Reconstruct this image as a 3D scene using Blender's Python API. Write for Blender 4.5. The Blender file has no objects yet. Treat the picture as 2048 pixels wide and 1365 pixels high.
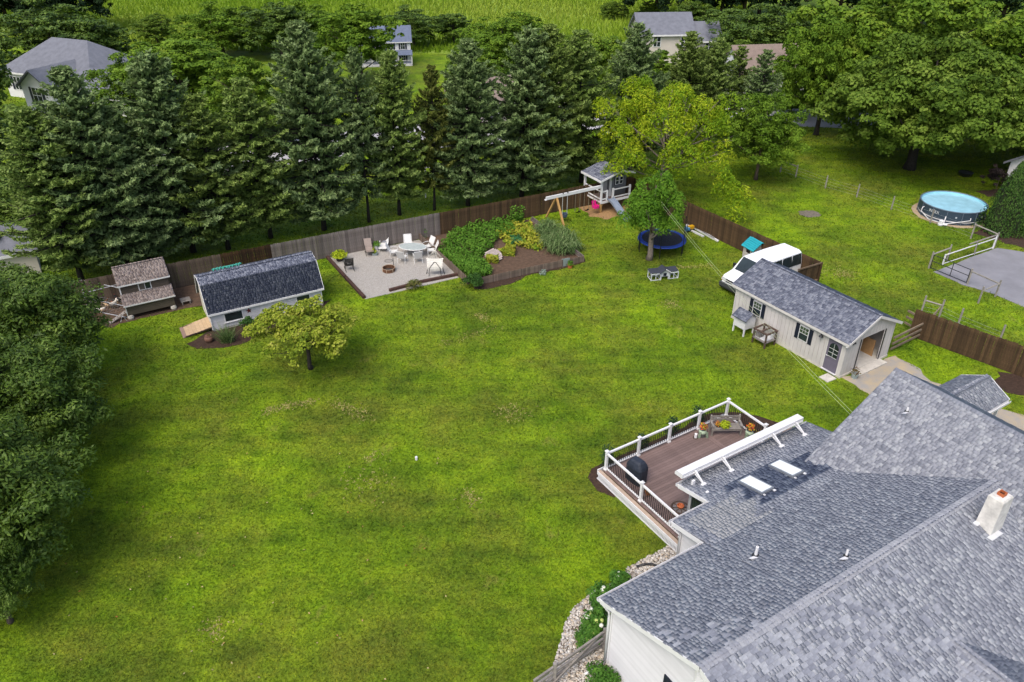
import bpy, math, random
import numpy as np
from mathutils import Matrix, Vector
SC = bpy.context.scene
COL = SC.collection
R = math.radians
random.seed(7)
# ------------------------------------------------------------------ camera, sky, sun, exposure
CAM_H, CAM_PITCH, CAM_F = 24.0, R(31.5), 1558.0 / 2048.0      # metres above the lawn, tilt below horizontal, focal length / width
cam = bpy.data.cameras.new('camera'); cam.sensor_width = 36; cam.lens = 36 * CAM_F; cam.clip_end = 2000; cam.clip_start = .1
camo = bpy.data.objects.new('camera', cam); COL.objects.link(camo)
camo.location = (0, 0, CAM_H); camo.rotation_euler = (R(90) - CAM_PITCH, 0, 0); SC.camera = camo
SUN_EL, SUN_AZ = R(57), R(212)        # azimuth clockwise from +Y
w = bpy.data.worlds.new('World'); SC.world = w; w.use_nodes = True
nt = w.node_tree; bg = nt.nodes['Background']
sky = nt.nodes.new('ShaderNodeTexSky'); sky.sky_type = 'NISHITA'; sky.sun_disc = False
sky.sun_elevation = SUN_EL; sky.sun_rotation = SUN_AZ; sky.air_density = 1.0; sky.dust_density = 4.0; sky.ozone_density = .8
nt.links.new(sky.outputs[0], bg.inputs[0]); bg.inputs[1].default_value = 0.15
sun = bpy.data.lights.new('sun', 'SUN'); sun.energy = 1.15; sun.angle = R(34); sun.color = (1, .95, .88)
suno = bpy.data.objects.new('sun', sun); COL.objects.link(suno)
sd = Vector((math.sin(SUN_AZ) * math.cos(SUN_EL), math.cos(SUN_AZ) * math.cos(SUN_EL), math.sin(SUN_EL)))
suno.rotation_euler = (-sd).to_track_quat('-Z', 'Y').to_euler(); suno.location = (0, 0, 60)
vs = SC.view_settings; vs.view_transform = 'Standard'; vs.look = 'None'; vs.gamma = 1; vs.exposure = 0.74
SC.cycles.max_bounces = 6; SC.cycles.transparent_max_bounces = 8; SC.cycles.use_denoising = True

# ------------------------------------------------------------------ survey helpers
_c, _s = math.cos(CAM_PITCH), math.sin(CAM_PITCH)
def gp(px, py, z=0.0):
    """plan position (metres) of a surveyed point, read off the 2048 px wide photograph at height z"""
    a = (px - 1024) / 1558; b = (py - 682.5) / 1558
    t = (CAM_H - z) / (b * _c + _s)
    return Vector((a * t, (_c - b * _s) * t, z))
def at_y(px, py, Y):
    a = (px - 1024) / 1558; b = (py - 682.5) / 1558
    t = Y / (_c - b * _s)
    return Vector((a * t, Y, CAM_H - t * (b * _c + _s)))

# ------------------------------------------------------------------ materials
MATS = {}
def rgb(*c): return (c[0], c[1], c[2], 1)
def mat(name, col, rough=.75, var=.25, scale=3.0, bump=.0, bscale=None, col2=None, metal=0, spec=.3, coords='Object', rnd=0.0, fine=0.0):
    """procedural principled material: two-scale noise between col and col2, optional per-object random tone and bump"""
    if name in MATS: return MATS[name]
    m = bpy.data.materials.new(name); m.use_nodes = True; t = m.node_tree; N = t.nodes; L = t.links
    p = N['Principled BSDF']; p.inputs['Roughness'].default_value = rough; p.inputs['Metallic'].default_value = metal
    p.inputs['Specular IOR Level'].default_value = spec
    co = N.new('ShaderNodeTexCoord')
    no = N.new('ShaderNodeTexNoise'); no.inputs['Scale'].default_value = scale; no.inputs['Detail'].default_value = 6; no.inputs['Roughness'].default_value = .65
    L.new(co.outputs[coords], no.inputs['Vector'])
    r = N.new('ShaderNodeValToRGB'); r.color_ramp.elements[0].position = .3; r.color_ramp.elements[1].position = .72
    c2 = col2 or tuple(max(0, x * (1 - var)) for x in col); c1 = col if col2 else tuple(min(1, x * (1 + var * .6)) for x in col)
    r.color_ramp.elements[0].color = rgb(*c2); r.color_ramp.elements[1].color = rgb(*c1)
    L.new(no.outputs['Fac'], r.inputs[0]); out = r.outputs[0]
    if rnd:
        oi = N.new('ShaderNodeObjectInfo'); mr = N.new('ShaderNodeMapRange'); mr.inputs['To Min'].default_value = 1 - rnd; mr.inputs['To Max'].default_value = 1 + rnd
        L.new(oi.outputs['Random'], mr.inputs[0]); mx = N.new('ShaderNodeMix'); mx.data_type = 'RGBA'; mx.blend_type = 'MULTIPLY'; mx.inputs[0].default_value = 1
        L.new(out, mx.inputs[6]); L.new(mr.outputs[0], mx.inputs[7]); out = mx.outputs[2]
    L.new(out, p.inputs['Base Color'])
    if bump:
        b = N.new('ShaderNodeBump'); b.inputs['Strength'].default_value = bump; b.inputs['Distance'].default_value = .03
        n2 = N.new('ShaderNodeTexNoise'); n2.inputs['Scale'].default_value = bscale or scale * 6; n2.inputs['Detail'].default_value = 4
        L.new(co.outputs[coords], n2.inputs['Vector']); L.new(n2.outputs['Fac'], b.inputs['Height']); L.new(b.outputs[0], p.inputs['Normal'])
    MATS[name] = m; return m
def mat_ramp(name, cols, attr='rnd', rough=.8, trans=0.0, use_obj=False, noise=.25, nscale=40, bump=0, spec=.2):
    """colour picked from a ramp by a per-piece random number (mesh attribute, or the object's own for single pieces)"""
    if name in MATS: return MATS[name]
    m = bpy.data.materials.new(name); m.use_nodes = True; t = m.node_tree; N = t.nodes; L = t.links
    p = N['Principled BSDF']; p.inputs['Roughness'].default_value = rough; p.inputs['Specular IOR Level'].default_value = spec
    if use_obj: a = N.new('ShaderNodeObjectInfo'); f = a.outputs['Random']
    else: a = N.new('ShaderNodeAttribute'); a.attribute_name = attr; f = a.outputs['Fac']
    r = N.new('ShaderNodeValToRGB'); e = r.color_ramp.elements
    e[0].position = 0; e[0].color = rgb(*cols[0]); e[1].position = 1; e[1].color = rgb(*cols[-1])
    for i in range(1, len(cols) - 1): x = e.new(i / (len(cols) - 1)); x.color = rgb(*cols[i])
    L.new(f, r.inputs[0]); out = r.outputs[0]
    if noise:
        co = N.new('ShaderNodeTexCoord'); no = N.new('ShaderNodeTexNoise'); no.inputs['Scale'].default_value = nscale; no.inputs['Detail'].default_value = 3
        L.new(co.outputs['Object'], no.inputs['Vector'])
        mr = N.new('ShaderNodeMapRange'); mr.inputs['From Min'].default_value = .25; mr.inputs['From Max'].default_value = .75
        mr.inputs['To Min'].default_value = 1 - noise; mr.inputs['To Max'].default_value = 1 + noise
        L.new(no.outputs['Fac'], mr.inputs[0]); mx = N.new('ShaderNodeMix'); mx.data_type = 'RGBA'; mx.blend_type = 'MULTIPLY'; mx.inputs[0].default_value = 1
        L.new(out, mx.inputs[6]); L.new(mr.outputs[0], mx.inputs[7]); out = mx.outputs[2]
    L.new(out, p.inputs['Base Color'])
    if trans:
        tr = N.new('ShaderNodeBsdfTranslucent'); L.new(out, tr.inputs[0]); ms = N.new('ShaderNodeMixShader'); ms.inputs[0].default_value = trans
        L.new(p.outputs[0], ms.inputs[1]); L.new(tr.outputs[0], ms.inputs[2]); L.new(ms.outputs[0], N['Material Output'].inputs[0])
    MATS[name] = m; return m

white = mat('white_vinyl', (.66, .66, .67), .45, .06, 2.0)
white_paint = mat('white_paint', (.60, .60, .61), .5, .10, 3.0)
black_metal = mat('black_metal', (.012, .012, .014), .4, .2, 8, spec=.5)
glass_dark = mat('window_glass', (.02, .03, .032), .08, .5, 1.2, spec=.6)
concrete = mat('concrete', (.52, .49, .44), .9, .2, 2.5, .2)
bark = mat('bark', (.085, .065, .05), .95, .5, 6, .6, 20)
bark_light = mat('bark_light', (.19, .16, .13), .95, .4, 6, .6, 20)
bark_dark = mat('bark_dark', (.030, .026, .022), .95, .5, 6, .6, 20)
navy = mat('navy_shutter', (.012, .016, .03), .5, .2, 5)

# ------------------------------------------------------------------ object helpers
def tag(o, label=None, cat=None, group=None, kind=None):
    if label: o['label'] = label
    if cat: o['category'] = cat
    if group: o['group'] = group
    if kind: o['kind'] = kind
    return o
def thing(name, label, cat, loc=(0, 0, 0), rz=0.0, group=None):
    o = bpy.data.objects.new(name, None); COL.objects.link(o); o.location = loc; o.rotation_euler = (0, 0, rz); o.empty_display_size = .2
    return tag(o, label, cat, group)
def link(name, me, m=None, parent=None, loc=(0, 0, 0), rot=(0, 0, 0)):
    if m is not None and not me.materials: me.materials.append(m)
    o = bpy.data.objects.new(name, me); COL.objects.link(o); o.location = loc; o.rotation_euler = rot
    if parent is not None: o.parent = parent
    return o
class MB:
    def __init__(s): s.v = []; s.f = []; s.sm = False
    def add(s, vs_, fs):
        n = len(s.v); s.v += [tuple(p) for p in vs_]; s.f += [tuple(i + n for i in f) for f in fs]; return s
    def box(s, x0, x1, y0, y1, z0, z1):
        return s.add([(x0, y0, z0), (x1, y0, z0), (x1, y1, z0), (x0, y1, z0), (x0, y0, z1), (x1, y0, z1), (x1, y1, z1), (x0, y1, z1)],
                     [(0, 3, 2, 1), (4, 5, 6, 7), (0, 1, 5, 4), (1, 2, 6, 5), (2, 3, 7, 6), (3, 0, 4, 7)])
    def cbox(s, c, d): return s.box(c[0] - d[0] / 2, c[0] + d[0] / 2, c[1] - d[1] / 2, c[1] + d[1] / 2, c[2] - d[2] / 2, c[2] + d[2] / 2)
    def bar(s, p, q, w_, h_=None, up=(0, 0, 1)):
        p = Vector(p); q = Vector(q); h_ = h_ or w_; d = (q - p).normalized(); u = Vector(up)
        if abs(d.dot(u)) > .98: u = Vector((0, 1, 0))
        a = d.cross(u).normalized() * w_ / 2; b = a.cross(d).normalized() * h_ / 2
        return s.add([p - a - b, p + a - b, p + a + b, p - a + b, q - a - b, q + a - b, q + a + b, q - a + b],
                     [(0, 1, 2, 3), (7, 6, 5, 4), (0, 4, 5, 1), (1, 5, 6, 2), (2, 6, 7, 3), (3, 7, 4, 0)])
    def tube(s, pts, rad, n=6, cap=True):
        pts = [Vector(p) for p in pts]; rad = rad if hasattr(rad, '__len__') else [rad] * len(pts); n0 = len(s.v)
        for i, p in enumerate(pts):
            d = (pts[min(i + 1, len(pts) - 1)] - pts[max(i - 1, 0)]).normalized()
            u = Vector((0, 0, 1)) if abs(d.z) < .9 else Vector((1, 0, 0)); a = d.cross(u).normalized(); b = a.cross(d)
            for k in range(n):
                t = 2 * math.pi * k / n; s.v.append(tuple(p + a * (math.cos(t) * rad[i]) + b * (math.sin(t) * rad[i])))
        for i in range(len(pts) - 1):
            for k in range(n):
                k2 = (k + 1) % n; s.f.append((n0 + i * n + k, n0 + i * n + k2, n0 + (i + 1) * n + k2, n0 + (i + 1) * n + k))
        if cap:
            s.f.append(tuple(n0 + k for k in range(n))[::-1]); s.f.append(tuple(n0 + (len(pts) - 1) * n + k for k in range(n)))
        return s
    def lathe(s, prof, n=16, c=(0, 0, 0), sx=1, sy=1, close=True):
        n0 = len(s.v)
        for r, z in prof:
            for k in range(n):
                t = 2 * math.pi * k / n; s.v.append((c[0] + math.cos(t) * r * sx, c[1] + math.sin(t) * r * sy, c[2] + z))
        for i in range(len(prof) - 1):
            for k in range(n):
                k2 = (k + 1) % n; s.f.append((n0 + i * n + k, n0 + i * n + k2, n0 + (i + 1) * n + k2, n0 + (i + 1) * n + k))
        if close:
            s.f.append(tuple(n0 + k for k in range(n))[::-1]); s.f.append(tuple(n0 + (len(prof) - 1) * n + k for k in range(n)))
        return s
    def prism(s, poly, z0, z1):
        n = len(poly); n0 = len(s.v)
        area = sum(poly[i][0] * poly[(i + 1) % n][1] - poly[(i + 1) % n][0] * poly[i][1] for i in range(n))
        if area < 0: poly = poly[::-1]
        s.v += [(p[0], p[1], z0) for p in poly] + [(p[0], p[1], z1) for p in poly]
        s.f.append(tuple(n0 + i for i in range(n))[::-1]); s.f.append(tuple(n0 + n + i for i in range(n)))
        for i in range(n): j = (i + 1) % n; s.f.append((n0 + i, n0 + j, n0 + n + j, n0 + n + i))
        return s
    def slab(s, pts, th):
        """flat polygon pts (3-D, counter-clockwise from above) with thickness th downwards"""
        n = len(pts); n0 = len(s.v); s.v += [tuple(p) for p in pts] + [(p[0], p[1], p[2] - th) for p in pts]
        s.f.append(tuple(n0 + i for i in range(n))); s.f.append(tuple(n0 + n + i for i in range(n))[::-1])
        for i in range(n): j = (i + 1) % n; s.f.append((n0 + i, n0 + n + i, n0 + n + j, n0 + j))
        return s
    def sphere(s, c, r, n=8, m=6):
        r = r if hasattr(r, '__len__') else (r, r, r)
        return s.lathe([(max(.02, math.sin(math.pi * i / m)) * 1.0, -math.cos(math.pi * i / m) * r[2] / 1.0) for i in range(m + 1)], n, c, r[0], r[1])
    def mesh(s, name):
        me = bpy.data.meshes.new(name); me.from_pydata(s.v, [], s.f); me.update()
        if s.sm:
            for p in me.polygons: p.use_smooth = True
        return me
    def build(s, name, m, parent=None, loc=(0, 0, 0), rot=(0, 0, 0), smooth=False):
        s.sm = smooth; return link(name, s.mesh(name), m, parent, loc, rot)
def np_mesh(name, verts, faces, k=4, attr=None, attr_name='rnd'):
    me = bpy.data.meshes.new(name); nv, nf = len(verts), len(faces)
    me.vertices.add(nv); me.vertices.foreach_set('co', np.asarray(verts, np.float32).ravel())
    me.loops.add(nf * k); me.loops.foreach_set('vertex_index', np.asarray(faces, np.int32).ravel())
    me.polygons.add(nf); me.polygons.foreach_set('loop_start', np.arange(nf, dtype=np.int32) * k)
    me.polygons.foreach_set('loop_total', np.full(nf, k, np.int32))
    if attr is not None:
        a = me.attributes.new(attr_name, 'FLOAT', 'FACE'); a.data.foreach_set('value', np.asarray(attr, np.float32))
    me.update(calc_edges=True); me.validate(); return me
def struct(name, me, m): return tag(link(name, me, m), kind='structure')
def rotv(p, a): c, s = math.cos(a), math.sin(a); return Vector((p[0] * c - p[1] * s, p[0] * s + p[1] * c, p[2] if len(p) > 2 else 0))
def local(root, p):
    d = Vector(p) - Vector(root.location); return rotv((d.x, d.y, d.z), -root.rotation_euler[2])
def copy_tree(o, parent=None):
    c = o.copy(); COL.objects.link(c); c.parent = parent
    for ch in list(o.children): copy_tree(ch, c)
    return c

# ------------------------------------------------------------------ foliage generators (numpy)
def unit(v): return v / np.maximum(np.linalg.norm(v, axis=-1, keepdims=True), 1e-6)
def leaf_quads(c, n, L, Wd, rng, tdir=None):
    """rhombus leaves at c with normal n, length L, width Wd (arrays or scalars)"""
    N = len(c); n = unit(n); t = rng.normal(size=(N, 3)) if tdir is None else tdir
    t = unit(t - n * np.sum(t * n, 1, keepdims=True)); b = np.cross(n, t)
    L = np.broadcast_to(np.asarray(L, float), (N,))[:, None]; Wd = np.broadcast_to(np.asarray(Wd, float), (N,))[:, None]
    v = np.stack([c + t * L / 2, c + b * Wd / 2, c - t * L / 2, c - b * Wd / 2], 1).reshape(-1, 3)
    return v, np.arange(N * 4).reshape(N, 4)
def lobes(rng, Rr, z0, z1, n, k=.40, egg=0.0):
    out = []; cz = (z0 + z1) / 2; hz = (z1 - z0) / 2
    for i in range(n):
        z = 1 - 1.75 * (i + .5) / n; a = i * 2.399963 + rng.uniform(-.5, .5); r = math.sqrt(max(0, 1 - z * z)) * (1 - egg * z)
        q = rng.uniform(.58, .92); rr = Rr * k * rng.uniform(.6, 1.2)
        out.append((math.cos(a) * r * Rr * q, math.sin(a) * r * Rr * q, cz + z * hz * q, rr, rr, rr * rng.uniform(.65, .9) * min(1.2, hz / Rr + .25)))
    out.append((0, 0, cz, Rr * .5, Rr * .5, hz * .6))
    return np.array(out)
def crown_mesh(name, seed, lob, n_clump, per, leaf, clump_r=.35, width=.55, droop=0.0, up=.6, low=-.75):
    """crown = lobes -> boughs (little domes of leaves on each lobe's surface) -> leaves; gaps stay between the boughs"""
    rng = np.random.default_rng(seed); total = n_clump * per
    nb = max(30, int(n_clump / 9)); wgt = lob[:, 3] * lob[:, 5]; wgt = wgt / wgt.sum(); b = lob[rng.choice(len(lob), nb, p=wgt)]
    d = unit(rng.normal(size=(nb, 3)) + np.array([0, 0, .35])); d[:, 2] = np.where(d[:, 2] < low, -d[:, 2], d[:, 2])
    cc = b[:, :3] + d * b[:, 3:6] * rng.uniform(.55, 1.05, nb)[:, None]; cv = rng.uniform(0, 1, nb)
    br = clump_r * rng.uniform(1.1, 2.5, nb); tilt = d * np.array([1, 1, .5])
    idx = rng.choice(nb, total, p=br ** 2 / (br ** 2).sum()); N = total
    q = unit(rng.normal(size=(N, 3)) + np.array([0, 0, .55]) + tilt[idx] * .5); rad = rng.uniform(.25, 1.1, N) ** .5
    off = q * (br[idx] * rad)[:, None] * np.array([1, 1, .55])
    c = cc[idx] + off
    if droop: c[:, 2] -= droop * (off[:, 0] ** 2 + off[:, 1] ** 2) / np.maximum(br[idx], .1)
    n = q * .8 + np.array([0, 0, up]) + rng.normal(size=(N, 3)) * .5
    L = leaf * rng.uniform(.65, 1.35, N); v, f = leaf_quads(c, n, L, L * width, rng)
    return np_mesh(name, v, f, 4, np.clip(.5 * cv[idx] + .5 * rng.uniform(0, 1, N), 0, 1))
def trunk_mesh(name, seed, h, r, lob, nl=7, fork=.35, lean=(0, 0), n=7):
    rng = random.Random(seed); mb = MB()
    p = [Vector((lean[0] * t * t + rng.uniform(-.04, .04) * h * .3 * (t > 0), lean[1] * t * t + rng.uniform(-.04, .04) * h * .3 * (t > 0), h * t)) for t in (0, .08, .3, .55, .8, 1)]
    mb.tube(p, [r * 1.45, r * 1.05, r * .9, r * .7, r * .45, r * .15], n)
    order = sorted(range(len(lob)), key=lambda i: -lob[i][3])[:nl + 1]
    for i in order:
        e = Vector(lob[i][:3]); z = max(h * fork * .6, min(h * .85, e.z * rng.uniform(.45, .7))); t = z / h
        s0 = Vector((lean[0] * t * t, lean[1] * t * t, z))
        if (e - s0).length < .4: continue
        m = s0.lerp(e, .5) + Vector((rng.uniform(-.2, .2), rng.uniform(-.2, .2), -.05 * (e - s0).length))
        mb.tube([s0, m, e], [r * .42, r * .28, r * .10], 5)
        for k in range(3):
            q = e + Vector((rng.uniform(-1, 1), rng.uniform(-1, 1), rng.uniform(-.3, .8))) * lob[i][3] * .8
            mb.tube([m.lerp(e, .6), m.lerp(q, .6), q], [r * .16, r * .1, r * .04], 4)
    mb.sm = True; return mb.mesh(name)
def spruce_meshes(seed, h, rmax, base=1.6, gap=0.0, dens=1.0, open_=.0):
    """conifer: whorls of drooping boughs with upturned tips carrying flat sprays of needle sprigs"""
    rng = np.random.default_rng(seed); mb = MB()
    mb.tube([(0, 0, 0), (.03, .02, h * .1), (.02, -.05, h * .5), (0, 0, h * .95)], [.24, .17, .11, .02], 7)
    C = []; T = []; Lg = []; V = []
    z = base
    while z < h - .25:
        f = 1 - z / h; rr = rmax * min(1.0, (f * 1.95) ** .72) * (1 if z > base + 1.2 else .75)
        nb = int(rng.integers(5, 8)); a0 = rng.uniform(0, 6.28)
        for k in range(nb):
            if rng.uniform() < open_: continue
            a = a0 + 6.283 * k / nb + rng.uniform(-.3, .3); bl = rr * rng.uniform(.5, 1.15)
            dz0 = .45 * f ** .3 - .35 * (1 - f) * 0 ; rise = (.75 - 1.15 * f) * .55 + rng.uniform(-.12, .12)
            ns = max(5, int(bl / .17 * dens)); t = np.linspace(.10 + .16 * f, 1, ns)
            r_ = t * bl; zz = z + rise * r_ - .10 * np.sin(t * 3.14) * bl * .6 + .16 * bl * t ** 3 * f
            ca, sa = math.cos(a), math.sin(a)
            if bl > .8:
                j = [0, ns // 2, ns - 1]
                mb.tube([(0, 0, z)] + [(ca * r_[i], sa * r_[i], zz[i]) for i in j[1:]], [.05 * bl / 3 + .012, .03 * bl / 3 + .008, .006], 4, cap=False)
            bv = rng.uniform()
            for side in (-1, 1, 0):
                sl = (.20 + .55 * (1 - t) * t * bl * .75) * rng.uniform(.6, 1.2, ns) if side else np.full(ns, .12)
                for q in (.3, .65, 1.0):
                    if side == 0 and q < 1: continue
                    ang = a + side * rng.uniform(.6, 1.1, ns)
                    dx, dy = np.cos(ang), np.sin(ang)
                    cx = ca * r_ + dx * sl * q; cy = sa * r_ + dy * sl * q; cz = zz + rng.normal(size=ns) * .05 - .05 * sl * q * (side != 0)
                    C.append(np.stack([cx, cy, cz], 1)); T.append(np.stack([dx + ca * .5, dy + sa * .5, np.full(ns, .25) + rng.normal(size=ns) * .3], 1))
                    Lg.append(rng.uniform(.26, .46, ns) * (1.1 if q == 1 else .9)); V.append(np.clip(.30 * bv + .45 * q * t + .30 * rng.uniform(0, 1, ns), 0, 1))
        z += rng.uniform(.26, .42) * (1 + gap)
    C = np.concatenate(C); T = np.concatenate(T); T[:, 2] += .45; Lg = np.concatenate(Lg); V = np.concatenate(V); N = len(C)
    n1 = np.array([0, 0, 1.0]) + rng.normal(size=(N, 3)) * .55
    v1, f1 = leaf_quads(C, n1, Lg, Lg * .40, rng, T)
    n2 = rng.normal(size=(N, 3)); n2[:, 2] *= .4
    v2, f2 = leaf_quads(C + rng.normal(size=(N, 3)) * .06, n2, Lg * .9, Lg * .30, rng, T + rng.normal(size=(N, 3)) * .4)
    # leader
    mb.sm = True
    return mb.mesh('trunk'), np_mesh('crown', np.concatenate([v1, v2]), np.concatenate([f1, f2 + len(v1)]), 4, np.concatenate([V, V * .9]))
def blades_mesh(name, pts, h, wdt, seed, lean=.5, attr=None):
    """upright pointed blades, one triangle each"""
    rng = np.random.default_rng(seed); N = len(pts); a = rng.uniform(0, 6.283, N); hh = h * rng.uniform(.5, 1.3, N) if np.isscalar(h) else h
    d = np.stack([np.cos(a), np.sin(a), np.zeros(N)], 1) * (wdt * .5 if np.isscalar(wdt) else wdt[:, None] * .5)
    l = rng.normal(size=(N, 3)) * lean * np.asarray(hh)[:, None]; l[:, 2] = hh
    v = np.stack([pts - d, pts + d, pts + l], 1).reshape(-1, 3)
    return np_mesh(name, v, np.arange(N * 3).reshape(N, 3), 3, rng.uniform(0, 1, N) if attr is None else attr)

# ------------------------------------------------------------------ ground
def grass_material(name, blades):
    m = bpy.data.materials.new(name); m.use_nodes = True; t = m.node_tree; N = t.nodes; L = t.links; p = N['Principled BSDF']
    p.inputs['Roughness'].default_value = .85; p.inputs['Specular IOR Level'].default_value = .15
    g = N.new('ShaderNodeNewGeometry')
    def noise(scale, detail=4, rough=.6, stretch=None, off=0):
        n = N.new('ShaderNodeTexNoise'); n.inputs['Scale'].default_value = scale; n.inputs['Detail'].default_value = detail; n.inputs['Roughness'].default_value = rough
        mp = N.new('ShaderNodeMapping'); mp.inputs['Location'].default_value = (off, off * .7, 0)
        if stretch: mp.inputs['Scale'].default_value = stretch; mp.inputs['Rotation'].default_value = (0, 0, R(-32))
        L.new(g.outputs['Position'], mp.inputs[0]); L.new(mp.outputs[0], n.inputs['Vector']); return n.outputs['Fac']
    def ramp(f, stops):
        r = N.new('ShaderNodeValToRGB'); e = r.color_ramp.elements
        for i, (pos, c) in enumerate(stops):
            x = e[i] if i < 2 else e.new(pos); x.position = pos; x.color = rgb(*c)
        L.new(f, r.inputs[0]); return r.outputs[0]
    def mix(f, a, b, mode='MIX'):
        x = N.new('ShaderNodeMix'); x.data_type = 'RGBA'; x.blend_type = mode
        if isinstance(f, float): x.inputs[0].default_value = f
        else: L.new(f, x.inputs[0])
        L.new(a, x.inputs[6]); L.new(b, x.inputs[7]); return x.outputs[2]
    k = 1.0
    base = ramp(noise(.13, 6, .66), [(.34, (.060, .108, .007)), (.66, (.178, .288, .008)), (.5, (.116, .200, .007))])
    ol = ramp(noise(.21, 5, .7, None, 40), [(.42, (0, 0, 0)), (.66, (1, 1, 1))]); oc = N.new('ShaderNodeRGB'); oc.outputs[0].default_value = rgb(.130, .150, .018)
    om = N.new('ShaderNodeMath'); om.operation = 'MULTIPLY'; L.new(ol, om.inputs[0]); om.inputs[1].default_value = .75; base = mix(om.outputs[0], base, oc.outputs[0])
    mid = ramp(noise(.8, 7, .74, None, 9), [(.30, (.52, .62, .62)), (.72, (1.42, 1.30, 1.2)), (.5, (1, 1, 1))])
    col = mix(1.0, base, mid, 'MULTIPLY')
    streak = ramp(noise(.8, 4, .6, (.25, 1.3, 1), 3), [(.36, (.62, .70, .7)), (.56, (1.10, 1.06, 1)), ])
    col = mix(.55, col, mix(1.0, col, streak, 'MULTIPLY'))
    fine = ramp(noise(7.0, 6, .8, None, 5), [(.28, (.38, .42, .42)), (.73, (1.65, 1.52, 1.5)), (.5, (1, 1, 1))])
    col = mix(1.0, col, fine, 'MULTIPLY')
    dry = ramp(noise(.55, 6, .72, (1.0, .7, 1), 21), [(.60, (0, 0, 0)), (.76, (1, 1, 1))])
    dc = N.new('ShaderNodeRGB'); dc.outputs[0].default_value = rgb(.235, .20, .055)
    sp = N.new('ShaderNodeMath'); sp.operation = 'MULTIPLY'; L.new(dry, sp.inputs[0]); sp.inputs[1].default_value = .62
    col = mix(sp.outputs[0], col, dc.outputs[0])
    if blades:
        a = N.new('ShaderNodeAttribute'); a.attribute_name = 'rnd'; v = ramp(a.outputs['Fac'], [(0, (.40, .48, .5)), (1, (1.85, 1.62, 1.5))]); col = mix(1.0, col, v, 'MULTIPLY')
        tr = N.new('ShaderNodeBsdfTranslucent'); L.new(col, tr.inputs[0]); ms = N.new('ShaderNodeMixShader'); ms.inputs[0].default_value = .3
        L.new(p.outputs[0], ms.inputs[1]); L.new(tr.outputs[0], ms.inputs[2]); L.new(ms.outputs[0], N['Material Output'].inputs[0])
    else:
        b = N.new('ShaderNodeBump'); b.inputs['Strength'].default_value = .7; b.inputs['Distance'].default_value = .06; L.new(noise(14, 5, .7), b.inputs['Height']); L.new(b.outputs[0], p.inputs['Normal'])
    L.new(col, p.inputs['Base Color']); return m
lawn_mat = grass_material('lawn', False); blade_mat = grass_material('grass_blades', True)
struct('lawn', MB().add([(-900, -200, 0), (900, -200, 0), (900, 1500, 0), (-900, 1500, 0)], [(0, 1, 2, 3)]).mesh('lawn'), lawn_mat)
def wobble(poly, amp=.12, step=.5, seed=0):
    """irregular edge: subdivide and jitter an outline"""
    rng = random.Random(seed); out = []
    for i in range(len(poly)):
        a = Vector(poly[i][:2]); b = Vector(poly[(i + 1) % len(poly)][:2]); n = max(1, int((b - a).length / step))
        for k in range(n):
            p = a.lerp(b, k / n); out.append((p.x + rng.uniform(-amp, amp), p.y + rng.uniform(-amp, amp)))
    return out
def sheet(name, poly, z, m, amp=.1, step=.5, seed=1):
    pl = wobble(poly, amp, step, seed) if amp else [(p[0], p[1]) for p in poly]
    return struct(name, MB().prism(pl, z - .06, z).mesh(name), m)
def inside(poly, x, y):
    r = np.zeros(len(x), bool); n = len(poly)
    for i in range(n):
        x1, y1 = poly[i][0], poly[i][1]; x2, y2 = poly[(i + 1) % n][0], poly[(i + 1) % n][1]
        c = ((y1 > y) != (y2 > y)) & (x < (x2 - x1) * (y - y1) / ((y2 - y1) if abs(y2 - y1) > 1e-9 else 1e-9) + x1); r ^= c
    return r
mulch = mat('mulch', (.052, .030, .020), .95, .5, 7, .9, 45, coords='Object')
soil = mat('soil', (.105, .066, .043), .95, .45, 4, .9, 30)
gravel = mat('gravel', (.44, .415, .38), .95, .0, 14, .8, 60, col2=(.25, .235, .215))
straw = mat('straw_ground', (.42, .33, .20), .95, .0, 1.4, .7, 40, col2=(.27, .265, .26))
asphalt = mat('asphalt', (.215, .215, .235), .9, .22, .5, .4, 50)
rockbed = mat('rock_gap', (.16, .13, .10), .95, .4, 9, .5)
def P(*l): return [gp(*q) for q in l]
patio_poly = P((655, 516), (731, 599), (918, 556), (842, 480))
garden_poly = P((838, 477), (934, 566), (1170, 521), (1062, 440))
NOGRASS = []
def bed(name, poly, z, m, amp=.1, step=.5, seed=1):
    NOGRASS.append([(p[0], p[1]) for p in poly]); return sheet(name, poly, z, m, amp, step, seed)
bed('gravel_patio', patio_poly, .03, gravel, .04)
bed('garden_soil', garden_poly, .05, soil, .05)
bed('garden_border_mulch', P((950, 580), (985, 577), (1022, 568), (1052, 553), (1090, 545), (1130, 537), (1172, 524), (1168, 508), (950, 556)), .02, mulch, .1)
bed('shed_mulch_bed', P((374, 690), (392, 697), (430, 698), (475, 690), (510, 676), (545, 658), (580, 645), (640, 625), (660, 600), (430, 655)), .02, mulch, .12)
bed('chicken_yard', P((165, 600), (180, 650), (222, 655), (262, 642), (330, 627), (395, 612), (418, 610), (405, 572), (300, 560)), .018, soil, .15)
bed('playset_ground', P((1150, 412), (1182, 432), (1218, 440), (1242, 432), (1262, 420), (1300, 405), (1230, 398)), .015, mat('play_dirt', (.30, .185, .085), .95, .3, 5, .5), .2)
bed('gravel_drive', P((1690, 758), (1735, 790), (1760, 800), (2100, 905), (2300, 1000), (2300, 880), (2048, 835), (1900, 780), (1822, 733), (1784, 708)), .016, straw, .25)
bed('neighbour_driveway', P((1868, 545), (1925, 570), (1985, 588), (2060, 620), (2300, 720), (2300, 500), (2110, 505), (2046, 505), (1995, 497), (1930, 520)), .03, asphalt, .04)
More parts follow.
